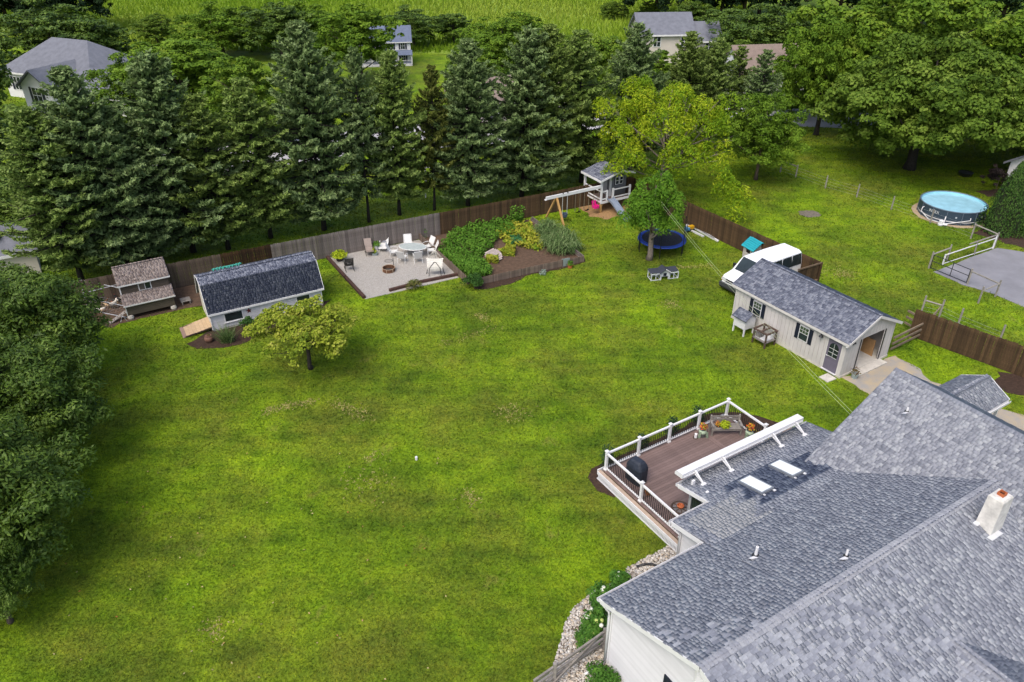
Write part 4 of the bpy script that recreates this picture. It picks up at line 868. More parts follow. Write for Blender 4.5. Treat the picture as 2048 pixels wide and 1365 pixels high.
MB().box(-.05, PX + .05, -.05, -.021, PZ0 - .18, PZ0 + .01).build('skirt_board', white, ps); MB().box(-.05, -.021, -.02, PY, PZ0 - .10, PZ0 + .02).build('skirt_board', white, ps)
for (x, y, h) in ((.0, .02, 1.85), (.0, PY - .08, 1.85), (.55, .02, .85), (1.15, .02, .9), (PX - .08, .02, .9), (1.3, .62, 1.85)): MB().box(x, x + .14, y, y + .14, PZ0, PZ0 + h).build('post', white, ps)
for z in (.12, .75): MB().box(.03, .1, .16, PY - .1, PZ0 + z, PZ0 + z + .08).build('rail', white, ps)
for (x0, x1) in ((.14, .55), (1.29, PX - .08)):
    for z in (.1, .72): MB().box(x0, x1, .05, .12, PZ0 + z, PZ0 + z + .08).build('rail', white, ps)
    for i in range(int((x1 - x0) / .1)): MB().box(x0 + .05 + i * .1, x0 + .07 + i * .1, .07, .09, PZ0 + .18, PZ0 + .72).build('baluster', black_metal, ps)
hw_ = MB(); hw_.box(1.35, PX, .66, .72, PZ0, PZ0 + 1.85); hw_.box(1.35, 1.41, .72, PY, PZ0, PZ0 + 1.85); hw_.box(PX - .06, PX, .72, PY, PZ0, PZ0 + 1.85); hw_.box(1.41, PX - .06, PY - .06, PY, PZ0, PZ0 + 1.85); hw_.add([(1.3, .66, PZ0 + 1.85), (PX, .66, PZ0 + 1.85), (2.0, .66, PZ0 + 2.2), (1.3, .66, PZ0 + 2.08)], [(0, 1, 2, 3)]); hwo = hw_.build('cabin_wall', slate, ps)
for i in range(12): MB().box(1.45, PX, .645, .658, PZ0 + .05 + i * .15, PZ0 + .18 + i * .15).build('siding_board', slate, hwo)
pwn = MB().box(1.72, 2.62, .61, .644, PZ0 + .85, PZ0 + 1.6).build('window', black_metal, ps)
for x in (1.78, 2.19): MB().box(x, x + .37, .595, .612, PZ0 + .9, PZ0 + 1.55).build('sash', white, pwn)
for x in (1.83, 2.24):
    for z in (.95, 1.25): MB().box(x, x + .27, .585, .598, PZ0 + z, PZ0 + z + .25).build('pane', glass_dark, pwn)
MB().box(1.32, 1.352, 1.1, 1.75, PZ0, PZ0 + 1.6).build('door', mat('playhouse_door', (.42, .43, .45), .6, .1, 3), ps)
pr_ = MB(); RX, RZ0, RZ1 = 1.75, PZ0 + 1.80, PZ0 + 2.35
pr_.slab([(-.2, -.2, RZ0), (RX, -.2, RZ1), (RX, PY + .2, RZ1), (-.2, PY + .2, RZ0)], .07); pr_.slab([(RX, -.2, RZ1), (PX + .2, -.2, RZ0 + .2), (PX + .2, PY + .2, RZ0 + .2), (RX, PY + .2, RZ1)], .07); pro = pr_.build('roof', roof_under, ps)
roof_tabs(ps, (-.2, PY + .2, RZ0 + .005), (0, -1, 0), (RX + .2, 0, RZ1 - RZ0), PY + .4, garage_sh, 41, .143, parent=pro); roof_tabs(ps, (PX + .2, -.2, RZ0 + .205), (0, 1, 0), (RX - PX - .2, 0, RZ1 - RZ0 - .2), PY + .4, garage_sh, 42, .143, parent=pro)
MB().bar((-.22, -.21, RZ0 - .03), (RX, -.21, RZ1 - .03), .03, .16).build('rake_board', white, pro); MB().bar((RX, -.21, RZ1 - .03), (PX + .22, -.21, RZ0 + .17), .03, .16).build('rake_board', white, pro); MB().box(-.23, -.2, -.2, PY + .2, RZ0 - .16, RZ0 + .02).build('fascia', white, pro)
bm = MB(); bm.box(-5.15, .0, .02, .14, 2.08, 2.32); bmo = bm.build('swing_beam', white, ps); MB().box(-5.25, -5.15, .0, .18, 2.06, 2.12).build('beam_cap', white, ps)
MB().bar((-4.25, -1.25, 0), (-4.2, .03, 2.08), .13).build('beam_leg', lumber, ps); MB().bar((-4.25, 1.4, 0), (-4.2, .13, 2.08), .13).build('beam_leg', lumber, ps)
for x in (-3.62, -3.2): MB().box(x - .04, x + .04, -.01, .17, 2.3, 2.36).build('beam_strap', black_metal, ps)
for i, x in enumerate((-3.4, -2.2, -1.35, -.45)):
    wd = .22 if i != 3 else .2; rp_ = MB()
    for s_ in (-1, 1): rp_.tube([(x + s_ * wd, .08, 2.1), (x + s_ * wd, .08, .55)], .02, 5)
    sw = rp_.build('swing_ropes', chain if i else al, ps)
    if i == 0: MB().lathe([(.17, 0), (.24, .12), (.25, .34), (.21, .34), (.18, .12)], 12).build('bucket_seat', mat('bucket_blue', (.06, .085, .13), .5, .2, 5), sw, (x, .08, .3))
    elif i == 3:
        pk = MB(); pk.box(x - .2, x + .2, -.16, .2, .52, .58); pk.add([(x - .2, .2, .52), (x + .2, .2, .52), (x + .19, .32, 1.05), (x - .19, .32, 1.05), (x - .2, .25, .52), (x + .2, .25, .52), (x + .19, .37, 1.05), (x - .19, .37, 1.05)], [(0, 1, 2, 3), (7, 6, 5, 4), (3, 2, 6, 7), (0, 3, 7, 4), (1, 5, 6, 2)]); pk.box(x - .22, x - .18, -.14, .26, .52, .75); pk.box(x + .18, x + .22, -.14, .26, .52, .75); pk.box(x - .18, x + .18, -.17, -.13, .58, .72); pk.build('toddler_seat', mat('pink_plastic', (.65, .02, .22), .45, .1, 3), sw)
    else: MB().add([(x - .24, -.02, .56), (x - .12, -.02, .48), (x + .12, -.02, .48), (x + .24, -.02, .56), (x - .24, .18, .56), (x - .12, .18, .48), (x + .12, .18, .48), (x + .24, .18, .56)], [(0, 1, 5, 4), (1, 2, 6, 5), (2, 3, 7, 6), (0, 4, 5, 1), (1, 5, 6, 2), (2, 6, 7, 3)]).build('belt_seat', black_metal, sw)
sld = MB(); n = 10; sx = .85
for i in range(n + 1):
    t = i / n; y = -.05 - 2.6 * t; z = PZ0 * (1 - t) ** 1.15 * (1 + .12 * math.sin(t * 6.3)) + .12
    sld.v += [(sx - .27, y, z + .14), (sx - .25, y, z), (sx + .25, y, z), (sx + .27, y, z + .14), (sx + .30, y, z + .14), (sx + .28, y, z - .04), (sx - .28, y, z - .04), (sx - .30, y, z + .14)]
for i in range(n):
    for k in range(8): k2 = (k + 1) % 8; sld.f.append((i * 8 + k, i * 8 + k2, (i + 1) * 8 + k2, (i + 1) * 8 + k))
sld.f.append(tuple(range(8))[::-1]); sld.f.append(tuple(n * 8 + k for k in range(8))); sld.build('slide', mat('grey_blue_plastic', (.20, .24, .31), .45, .1, 3), ps, smooth=False)

# ------------------------------------------------------------------ white shed
sp_ = gp(428, 664); shd = thing('white_shed', 'long white shed with dark gambrel roof and wide low windows', 'shed', sp_, R(29.5))
SL, SD, SE, SBZ, SBD, SRZ = 6.75, 3.1, 1.5, 2.80, .72, 3.05
w_ = MB(); prof = [(0, 0.1), (0, SE - .06), (SBD, SBZ - .22), (SD / 2, SRZ - .15), (SD - SBD, SBZ - .22), (SD, SE - .06), (SD, .1)]
w_.add([(0, y, z) for y, z in prof] + [(SL, y, z) for y, z in prof], [tuple(range(7)), tuple(range(7, 14))[::-1]] + [(i, i + 7, i + 8, i + 1) for i in (0, 5)]); swl = w_.build('wall', siding, shd)
cream = mat('cream_siding', (.62, .59, .52), .6, .08, 2)
z = .14
while z < SE - .19:          # lapped boards on the front, cut for the windows
    spans = [(0, SL)]
    if .40 < z + .06 < 1.06: spans = [(0, .72), (1.86, 5.1), (6.02, SL)]
    for a, b_ in spans: MB().add([(a, -.002, z), (b_, -.002, z), (b_, -.026, z), (a, -.026, z), (b_, -.006, z + .118), (a, -.006, z + .118)], [(0, 3, 2, 1), (3, 5, 4, 2), (0, 5, 3), (1, 2, 4)]).build('siding_board', siding, swl)
    z += .118
yy = .02
while yy < SD - .05:         # vertical boards on the end wall
    yc = yy + .13; top = (SE + (SBZ - SE) * yc / SBD if yc < SBD else (SBZ + (SRZ - SBZ) * (yc - SBD) / (SD / 2 - SBD) if yc < SD / 2 else (SRZ - (SRZ - SBZ) * (yc - SD / 2) / (SD / 2 - SBD) if yc < SD - SBD else SBZ - (SBZ - SE) * (yc - SD + SBD) / SBD))) - .12
    MB().box(-.022, -.002, yy, min(yy + .25, SD), .1, max(top, .3)).build('siding_board', cream, swl); yy += .256
for x0, x1 in ((.72, 1.86), (5.1, 6.02)):
    fo = MB().box(x0, x1, -.045, -.003, .44, 1.06).build('window', white, shd); MB().box(x0 + .07, x1 - .07, -.055, -.044, .50, 1.0).build('pane', glass_dark, fo); MB().box(x0 - .04, x1 + .04, -.09, -.02, .40, .44).build('sill', white, fo)
MB().box(2.9, 3.7, -.04, -.026, .15, 1.44).build('door', white_paint, shd); MB().box(3.72, 4.5, -.04, -.026, .15, 1.44).build('door', white_paint, shd)
star = MB(); pts = [(2.22 + (.2 if k % 2 == 0 else .08) * math.sin(k * math.pi / 5), 0.86 + (.2 if k % 2 == 0 else .08) * math.cos(k * math.pi / 5)) for k in range(10)]
star.add([(x, -.03, z) for x, z in pts] + [(2.22, -.075, .86)], [(k, 10, (k + 1) % 10) for k in range(10)]); star.build('star_ornament', mat('barn_red', (.13, .022, .018), .6, .2, 5), shd)
r_ = MB(); OH = .14; fe = (-.16, SE - .20)
ribs = [(-.16, SE - .26), (SBD, SBZ), (SD / 2, SRZ), (SD - SBD, SBZ), (SD + .16, SE - .26)]
for (a, b_) in zip(ribs, ribs[1:]): r_.slab([(-OH, a[0], a[1]), (SL + OH, a[0], a[1]), (SL + OH, b_[0], b_[1]), (-OH, b_[0], b_[1])], .06)
sro_ = r_.build('roof', roof_under, shd)
for i, (a, b_) in enumerate(zip(ribs[:2], ribs[1:3])): roof_tabs(shd, (-OH, a[0], a[1] + .005), (1, 0, 0), (0, b_[0] - a[0], b_[1] - a[1]), SL + 2 * OH, shed_sh if i == 0 else garage_sh, 51 + i, .14, parent=sro_)
for i, (a, b_) in enumerate(zip(ribs[::-1][:2], ribs[::-1][1:3])): roof_tabs(shd, (SL + OH, a[0], a[1] + .005), (-1, 0, 0), (0, b_[0] - a[0], b_[1] - a[1]), SL + 2 * OH, shed_sh if i == 0 else garage_sh, 55 + i, .14, parent=sro_)
MB().box(-OH - .02, SL + OH + .02, -.20, -.15, SE - .36, SE - .24).build('gutter', white, shd); MB().tube([(-.1, -.17, SE - .36), (-.03, -.06, SE - .5), (-.03, -.06, .15)], .035, 6).build('downspout', white, shd)
for x in (-OH - .012, SL + OH + .012):
    for a, b_ in zip(ribs, ribs[1:]): MB().bar((x, a[0], a[1] - .05), (x, b_[0], b_[1] - .05), .025, .10).build('rake_board', white if x < 0 else white, sro_)
MB().box(-.035, -.023, .35, 1.35, .12, 1.95).build('end_door', cream, shd)
MB().box(-.03, .05, -.03, .02, .1, SE - .1).build('corner_trim', white, swl); MB().box(SL - .05, SL + .02, -.03, .02, .1, SE - .1).build('corner_trim', white, swl); MB().box(.0, SL, .0, SD, 0, .1).build('foundation', concrete, shd)
ramp_m = wood('ramp_plywood', (.50, .37, .23), (.42, .30, .18), .08); rmp = thing('ramp', 'tan wooden ramp at the end of the white shed', 'ramp', sp_, R(29.5))
for i in range(8): x0 = -.03 - 1.72 * i / 8; x1 = -.03 - 1.72 * (i + 1) / 8 + .008; z0 = .30 * (1 - i / 8) + .04; z1 = .30 * (1 - (i + 1) / 8) + .04; MB().add([(x0, .08, z0), (x1, .08, z1), (x1, 1.45, z1), (x0, 1.45, z0), (x0, .08, z0 - .04), (x1, .08, z1 - .04), (x1, 1.45, z1 - .04), (x0, 1.45, z0 - .04)], [(0, 3, 2, 1), (4, 5, 6, 7), (0, 1, 5, 4), (2, 3, 7, 6), (1, 2, 6, 5), (3, 0, 4, 7)]).build('plank', ramp_m if i < 7 else wood('ramp_edge', (.30, .20, .16), (.22, .15, .12), .05), rmp)
for y in (.1, 1.38): MB().bar((-.03, y, .26), (-1.6, y, .05), .05, .08).build('runner', old_wood, rmp)
lp = shd.location + rotv((.9, SD / 2 + .3, 0), R(29.5)); ng = MB()
for i in range(9): ng.tube([(i * .19 + .05 * math.sin(i * 2), -.12, SRZ + .03), (i * .19 + .1, .0, SRZ + .14 + .03 * math.sin(i)), (i * .19 - .03, .14, SRZ + .02)], .035, 5)
ng.tube([(0, 0, SRZ + .09), (1.7, .02, SRZ + .09)], .05, 6); tag(ng.build('rolled_netting', mat('teal_netting', (.05, .30, .24), .6, .3, 12), None, lp, (0, 0, R(29.5))), 'roll of teal netting on the white shed ridge', 'netting')
# ------------------------------------------------------------------ chicken coop and run
co = gp(259, 640); cp_ = thing('chicken_coop', 'brown saltbox chicken coop with shingled roofs on stone feet', 'coop', co, R(30))
cb = mat('coop_boards', (.105, .085, .068), .8, .12, 3, rnd=.08)
CL, CZ = 2.75, .28
MB().box(0, CL, 0, .85, CZ, 1.02).build('nest_wall', cb, cp_); MB().box(0, CL, .86, 2.6, CZ, 2.1).build('upper_wall', cb, cp_)
for i in range(6): MB().box(-.01, CL + .01, -.02, -.002, CZ + .02 + i * .12, CZ + .13 + i * .12).build('siding_board', cb, cp_)
for i in range(6): MB().box(-.01, CL + .01, .838, .858, 1.3 + i * .12, 1.41 + i * .12).build('siding_board', cb, cp_)
cr = MB(); cr.slab([(-.12, -.16, 1.02), (CL + .12, -.16, 1.02), (CL + .12, .85, 1.34), (-.12, .85, 1.34)], .05); cr.slab([(-.14, .66, 2.02), (CL + .14, .66, 2.02), (CL + .14, 2.1, 2.66), (-.14, 2.1, 2.66)], .05); cr.slab([(-.14, 2.1, 2.66), (CL + .14, 2.1, 2.66), (CL + .14, 2.85, 2.2), (-.14, 2.85, 2.2)], .05); cro = cr.build('roof', roof_under, cp_)
roof_tabs(cp_, (-.12, -.16, 1.025), (1, 0, 0), (0, 1.0, .32), CL + .24, coop_sh, 61, .14, parent=cro); roof_tabs(cp_, (-.14, .66, 2.025), (1, 0, 0), (0, 1.44, .64), CL + .28, coop_sh, 62, .14, parent=cro); roof_tabs(cp_, (CL + .14, 2.85, 2.205), (-1, 0, 0), (0, -.75, .46), CL + .28, coop_sh, 63, .14, parent=cro)
for x in (-.01, CL + .01): MB().add([(x, .86, 2.1), (x, 2.6, 2.1), (x, 2.6, 2.33), (x, 2.1, 2.6), (x, .86, 2.08)], [(0, 1, 2, 3, 4)]).build('gable', cb, cp_)
MB().box(-.13, CL + .13, -.19, -.16, .95, 1.03).build('fascia', white, cro); MB().box(-.15, CL + .15, .63, .66, 1.94, 2.03).build('fascia', white, cro)
cw = MB().box(1.0, 1.75, .81, .84, 1.38, 1.88).build('window', white, cp_); MB().box(1.05, 1.36, .80, .812, 1.43, 1.83).build('pane', mat('screen_pane', (.10, .09, .075), .6, .2, 5), cw); MB().box(1.40, 1.70, .80, .812, 1.43, 1.83).build('pane', glass_dark, cw)
MB().bar((-.03, -.02, CZ), (-.03, -.02, 1.0), .05).build('corner_trim', white, cp_); MB().bar((-.03, .82, 1.3), (-.03, .82, 2.0), .05).build('corner_trim', white, cp_)
for x in (.12, CL - .12): MB().lathe([(.15, 0), (.19, .12), (.15, .26), (.10, .28)], 10).build('stone_foot', mat('stone_white', (.50, .47, .43), .9, .2, 6), cp_, (x, .05, 0))
for x in (.12, CL - .12): MB().box(x - .12, x + .12, 2.3, 2.55, 0, CZ).build('block_foot', concrete, cp_)
MB().bar((-.05, .35, .45), (-1.1, .1, .03), .3, .03).build('ramp', wood_grey, cp_)
for i in range(5): t = (i + .5) / 5; MB().bar((-.05 - 1.05 * t - .02, .35 - .25 * t - .14, .47 - .42 * t), (-.05 - 1.05 * t + .02, .35 - .25 * t + .14, .47 - .42 * t), .025, .02).build('cleat', old_wood, cp_)
MB().tube([(-.15, -.15, .02), (-.32, -.12, .5), (-.5, -.1, .02)], .015, 4).build('prop', al, cp_)
pal = thing('step_pallet', 'small grey wooden pallet step beside the chicken coop', 'pallet', gp(372, 606), R(30))
for i in range(5): MB().box(-.3, .3, -.3 + i * .125, -.3 + i * .125 + .11, .22, .25).build('slat', wood_grey, pal)
for x in (-.26, .2): MB().box(x, x + .06, -.3, .3, 0, .22).build('bearer', wood_grey, pal)
galv = mat('galvanised_pipe', (.48, .50, .53), .4, .1, 6, metal=.4)
rn = thing('chicken_run', 'galvanised pipe and wire chicken run beside the coop', 'enclosure', co, R(30))
RX0 = -2.35
q1 = local(rn, gp(178, 622)); q0 = (q1.x, q1.y)
for (x, y, h) in ((q0[0], q0[1], 1.25), (q0[0], q0[1] + 2.1, 1.25), (-.05, 2.2, 1.25)): MB().tube([(x, y, 0), (x, y, h)], .03, 6).build('pipe_post', galv, rn)
for (p, q) in (((q0[0], q0[1], 1.24), (-.02, q0[1] + .25, 1.24)), ((q0[0], q0[1], .05), (-.02, .2, .05)), ((q0[0], q0[1] + 2.1, 1.24), (-.05, 2.2, 1.24)), ((q0[0], q0[1], 1.24), (q0[0], q0[1] + 2.1, 1.24)), ((q0[0], q0[1] + 1.1, .4), (-.02, 1.2, .4))): MB().tube([p, q], .024, 6).build('pipe_rail', galv, rn)
wr = MB()
for i in range(24): t = i / 23; wr.bar((q0[0] * (1 - t), q0[1] * (1 - t) + .2 * t, .05), (q0[0] * (1 - t), q0[1] * (1 - t) + .25 * t, 1.24), .004, .004)
for k in range(10): wr.bar((q0[0], q0[1], .1 + k * .12), (-.02, .22, .1 + k * .12), .004, .004)
wr.build('wire_mesh', galv, rn)
hen_cols = dict(white=(.62, .58, .52), black=(.02, .02, .022), brown=(.16, .075, .035), speck=(.20, .19, .18), tan=(.42, .29, .17))
def hen(label, px, py, rz, col, col2=None, s=1.15):
    m = mat('hen_' + col, hen_cols[col], .85, .35, 14, .3, 40); m2 = mat('hen_' + (col2 or col), hen_cols[col2 or col], .85, .35, 14, .3, 40)
    t = thing('chicken', label, 'chicken', gp(px, py, .02), rz, 'hens in the run'); t.scale = (s, s, s)
    b = MB(); prof = [(-.26, .30, .012, .02), (-.21, .29, .035, .07), (-.12, .22, .085, .10), (0, .20, .105, .115), (.10, .215, .085, .10), (.15, .27, .055, .07), (.175, .33, .036, .04), (.20, .375, .036, .036), (.235, .38, .025, .024), (.262, .372, .006, .006)]
    for (x, z, wy, hz) in prof:
        for k in range(10): a = k * math.pi / 5; b.v.append((x, math.cos(a) * wy, z + math.sin(a) * hz))
    for i in range(len(prof) - 1):
        for k in range(10): k2 = (k + 1) % 10; b.f.append((i * 10 + k, i * 10 + k2, (i + 1) * 10 + k2, (i + 1) * 10 + k))
    b.build('body', m, t, smooth=True)
    for s_ in (-1, 1): MB().add([(.07, s_ * .1, .26), (-.02, s_ * .125, .20), (-.17, s_ * .085, .22), (-.10, s_ * .09, .29), (.07, s_ * .085, .24), (-.17, s_ * .06, .22)], [(0, 1, 2, 3), (3, 2, 1, 0)]).build('wing', m2, t); MB().tube([(.01, s_ * .04, .12), (.02, s_ * .045, .02), (.07, s_ * .05, .01)], .009, 5).build('leg', mat('hen_leg', (.4, .28, .08), .7, .1, 9), t)
    MB().add([(-.22, -.03, .3), (-.22, .03, .3), (-.36, .0, .42), (-.30, -.03, .43), (-.30, .03, .43), (-.24, 0, .26)], [(0, 1, 4, 2, 3), (5, 3, 2), (5, 2, 4), (0, 3, 5), (1, 5, 4)]).build('tail', m2, t); MB().add([(.17, 0, .405), (.24, 0, .405), (.23, 0, .44), (.205, 0, .425), (.185, 0, .445), (.20, .008, .405)], [(0, 1, 2, 3, 4), (5, 0, 4), (5, 1, 2)]).build('comb', mat('comb_red', (.4, .02, .02), .6, .1, 9), t)
hen('black hen at the left end of the chicken run', 179, 636, 2.5, 'black'); hen('dark speckled hen in the open dirt near the run rail', 193, 627, .4, 'speck', 'black'); hen('white hen with tan wings in the run', 204, 627, 3.6, 'white', 'tan'); hen('pale tan hen beside the coop ramp', 219, 617, .2, 'tan'); hen('white hen with black wings standing next to the coop', 230, 616, 1.2, 'white', 'black', 1.4); hen('brown hen at the back of the run', 209, 613, 4, 'brown'); hen('black hen close to the coop wall behind the white one', 238, 606, 2.6, 'black', 'white', 1.3)

# ------------------------------------------------------------------ patio: timbers, furniture, fire pit
tie = wood('railway_tie', (.085, .045, .035), (.040, .022, .018), .2)
def timber(label, a, b, w_=.2, h=.2):
    p, q = gp(*a), gp(*b); return tag(MB().bar((0, 0, h / 2), q - p + Vector((0, 0, h / 2)), w_, h).build('edging_timber', tie, None, p), label, 'timber', 'dark timbers edging the gravel patio')
timber('long dark timber edging the left side of the gravel patio, upper half', (655, 517), (691, 557)); timber('long dark timber edging the left side of the gravel patio, lower half', (692, 558), (729, 598)); timber('dark edging timber at the front of the patio, left of the small bush', (779, 584), (838, 568)); timber('dark edging timber at the front of the patio, right of the small bush', (839, 567.5), (915, 552))
sling_w = mat('white_sling', (.62, .62, .60), .7, .06, 4); sling_b = mat('brown_sling', (.27, .22, .19), .7, .1, 4); frame_w = mat('white_tube', (.70, .70, .68), .4, .06, 5); frame_k = mat('dark_tube', (.03, .028, .026), .4, .2, 5)
def sling_chair(label, p, rz, fm, sm, cat='chair', group=None, arms=True, recl=.14):
    t = thing('patio_chair', label, cat, p, rz, group)
    MB().add([(-.25, -.26, .44), (.25, -.26, .44), (.25, .22, .40), (-.25, .22, .40), (-.25, -.26, .415), (.25, -.26, .415), (.25, .22, .375), (-.25, .22, .375)], [(0, 1, 2, 3), (7, 6, 5, 4), (0, 4, 5, 1), (2, 6, 7, 3)]).build('seat', sm, t)
    MB().add([(-.25, .22, .42), (.25, .22, .42), (.25, .22 + recl * 2, 1.0), (-.25, .22 + recl * 2, 1.0), (-.25, .25, .41), (.25, .25, .41), (.25, .25 + recl * 2, 1.0), (-.25, .25 + recl * 2, 1.0)], [(0, 1, 2, 3), (7, 6, 5, 4), (3, 2, 6, 7)]).build('backrest', sm, t)
    for s_ in (-1, 1):
        x = s_ * .28; MB().tube([(x, -.26, 0), (x, -.28, .62), (x, .0, .66), (x, .26, .62)], .018, 6).build('leg', fm, t); MB().tube([(x, .30, 0), (x, .22, .42), (x, .24 + recl * 2, 1.02)], .018, 6).build('leg', fm, t)
    MB().tube([(-.28, .24 + recl * 2, 1.02), (.28, .24 + recl * 2, 1.02)], .018, 6).build('top_bar', fm, t); return t
dt = gp(829, 513) + Vector((-.1, .1, 0)); tb = thing('dining_table', 'oval frosted glass patio table amid white chairs', 'table', dt, R(-10))
MB().lathe([(.02, .70), (.98, .70), (1.0, .715), (.98, .73), (.02, .73)], 28, sx=1.0, sy=.62).build('tabletop', mat('frosted_glass', (.40, .45, .44), .12, .15, 6, spec=.6), tb)
MB().lathe([(.99, .69), (1.02, .715), (.99, .735), (.97, .715), (.99, .69)], 28, sx=1.0, sy=.63, close=False).build('rim', frame_w, tb)
for x in (-.55, .55):
    for y in (-.3, .3): MB().tube([(x, y, .70), (x * 1.15, y * 1.2, 0)], .02, 6).build('leg', frame_w, tb)
G5 = 'white chairs round the patio table'
for lab, dx, dy, rz in (('white sling chair at the back of the oval table, against the fence', -.45, .98, R(10)), ('white sling chair at the left front of the oval table', -.62, -1.05, R(165)), ('white sling chair at the left end of the oval table', -1.35, -.15, R(95)), ('white sling chair at the right front of the oval table', .45, -1.05, R(195)), ('upper white sling chair at the right end of the oval table', 1.0, .75, R(-50)), ('lower white sling chair at the right end of the oval table', 1.32, .1, R(-80))):
    sling_chair(lab, dt + Vector((dx, dy, 0)), rz, frame_w, sling_w, group=G5)
def lounger(label, p, rz, fm, sm, pillow=False):
    t = thing('lounge_chair', label, 'lounge chair', p, rz)
    pts = [(.02, .44), (.5, .36), (.9, .40), (1.25, .95)] if not pillow else [(-.1, .34), (.5, .34), (.95, .36), (1.35, .95)]
    for a, b, nm in ((0, 1, 'foot_rest'), (1, 2, 'seat'), (2, 3, 'backrest')):
        (y0, z0), (y1, z1) = pts[a], pts[b]; MB().add([(-.26, y0, z0), (.26, y0, z0), (.26, y1, z1), (-.26, y1, z1), (-.26, y0, z0 - .04), (.26, y0, z0 - .04), (.26, y1, z1 - .04), (-.26, y1, z1 - .04)], [(0, 1, 2, 3), (7, 6, 5, 4), (0, 4, 5, 1), (1, 5, 6, 2), (2, 6, 7, 3), (3, 7, 4, 0)]).build(nm, sm, t)
    for s_ in (-1, 1):
        x = s_ * .29; MB().tube([(x, pts[0][0], pts[0][1]), (x, .5, pts[1][1]), (x, pts[2][0], pts[2][1]), (x, pts[3][0], pts[3][1] + .02)], .018, 6).build('side_rail', fm, t)
        MB().tube([(x, .15, 0), (x, .75, .55), (x, 1.1, .60)], .018, 6).build('arm', fm, t); MB().tube([(x, 1.1, 0), (x, .35, .38)], .018, 6).build('leg', fm, t)
    if pillow: MB().sphere((0, 1.22, .86), (.22, .09, .12), 10, 6).build('pillow', sm, t, smooth=True); MB().box(-.14, .14, .85, 1.0, .44, .47).build('folded_towel', mat('grey_towel', (.25, .26, .30), .9, .1, 6), t)
    return t
lounger('brown reclining lounge chair by the grey fence', gp(742, 515), R(18), frame_k, sling_b); lounger('white cushioned lounge chair by the grey fence', gp(766, 505), R(0), frame_w, sling_w, True)
rk = thing('rocking_chair', 'dark metal rocking chair at the left of the patio', 'rocking chair', gp(699, 540), R(-160))
for s_ in (-1, 1): MB().tube([(s_ * .28, -.5, .08), (s_ * .28, -.2, .02), (s_ * .28, .2, .02), (s_ * .28, .55, .10)], .02, 6).build('rocker', frame_k, rk); MB().tube([(s_ * .28, -.22, .03), (s_ * .28, -.24, .62), (s_ * .28, .25, .60)], .02, 6).build('leg', frame_k, rk); MB().tube([(s_ * .28, .25, .03), (s_ * .28, .28, .5), (s_ * .28, .5, 1.1)], .02, 6).build('leg', frame_k, rk)
for i in range(7): MB().box(-.27, .27, -.24 + i * .07, -.19 + i * .07, .40, .42).build('seat_slat', frame_k, rk)
for i in range(6): MB().bar((-.27, .28 + i * .04, .5 + i * .105), (.27, .28 + i * .04, .5 + i * .105), .02, .07).build('back_slat', frame_k, rk)
MB().sphere((0, -.02, .47), (.13, .13, .05), 10, 6).build('cushion', sling_w, rk, smooth=True)
rust = mat('rusty_steel', (.13, .065, .035), .85, .4, 6, .3); fp = thing('fire_pit', 'rusty round steel fire ring with swing grill on the gravel', 'fire pit', gp(778, 543), 0)
MB().lathe([(.42, 0), (.43, .30), (.40, .30), (.39, .06)], 24, close=False).build('ring', rust, fp); MB().lathe([(.01, .05), (.39, .06)], 24, close=False).build('ashes', mat('ash_bed', (.05, .045, .04), .95, .3, 8), fp)
MB().lathe([(.425, .28), (.45, .30), (.44, .32), (.41, .30), (.425, .28)], 24, close=False).build('rim', mat('rusty_rim', (.40, .30, .21), .7, .2, 6), fp)
for i in range(6): a = i * 1.047 + .3; MB().bar((math.cos(a) * .435, math.sin(a) * .435, 0), (math.cos(a) * .435, math.sin(a) * .435, .3), .03).build('stiffener', MATS['rusty_rim'], fp)
MB().tube([(.3, .32, 0), (.3, .32, .85)], .02, 6).build('grill_pole', frame_k, fp)
gg = MB(); gg.lathe([(.27, .62), (.29, .63), (.27, .64), (.25, .63), (.27, .62)], 20, (-.02, .35, 0), close=False)
for i in range(7): x = -.2 + i * .066; w_ = math.sqrt(max(.0, .27 ** 2 - x * x)); gg.bar((-.02 + x, .35 - w_, .63), (-.02 + x, .35 + w_, .63), .012)
gg.build('grate', frame_k, fp)
hm = thing('hammock_chair', 'white rope hammock chair hanging in a black stand', 'hammock chair', gp(871, 550), R(0))
for s_ in (-1, 1): MB().tube([(s_ * .42, -.28, 0), (s_ * .36, -.2, .6), (s_ * .05, .0, .95)], .022, 6).build('stand_leg', frame_k, hm); MB().tube([(s_ * .62, .05, 0), (s_ * .5, .1, .5)], .022, 6).build('stand_leg', frame_k, hm)
MB().tube([(-.05, 0, .95), (.05, 0, .95)], .022, 6).build('stand_top', frame_k, hm)
MB().tube([(-.62, .05, 0), (.62, .05, 0)], .022, 6).build('stand_base', frame_k, hm); MB().tube([(0, .55, 0), (0, .62, 1.2), (0, .35, 1.75)], .025, 6).build('stand_mast', frame_k, hm)
rope = mat('white_rope', (.66, .64, .58), .85, .1, 10); MB().tube([(-.6, .18, 1.12), (.6, .18, 1.12)], .022, 6).build('spreader', rope, hm)
sl_ = MB(); nx, ny = 12, 8
def sp(i, j): x = -.56 + 1.12 * i / nx; t = j / ny; return (x * (1 - .12 * t), .18 - .35 * math.sin(t * 2.0), 1.1 - .78 * t + .12 * (x * x) * 2)
for i in range(nx):
    for j in range(ny):
        a = sp(i, j); b = sp(i + .86, j); c = sp(i + .86, j + .8); d = sp(i, j + .8); sl_.add([a, b, c, d, tuple(np.add(a, (0, .02, 0))), tuple(np.add(b, (0, .02, 0))), tuple(np.add(c, (0, .02, 0))), tuple(np.add(d, (0, .02, 0)))], [(0, 1, 2, 3), (7, 6, 5, 4)])
sl_.build('sling', rope, hm)
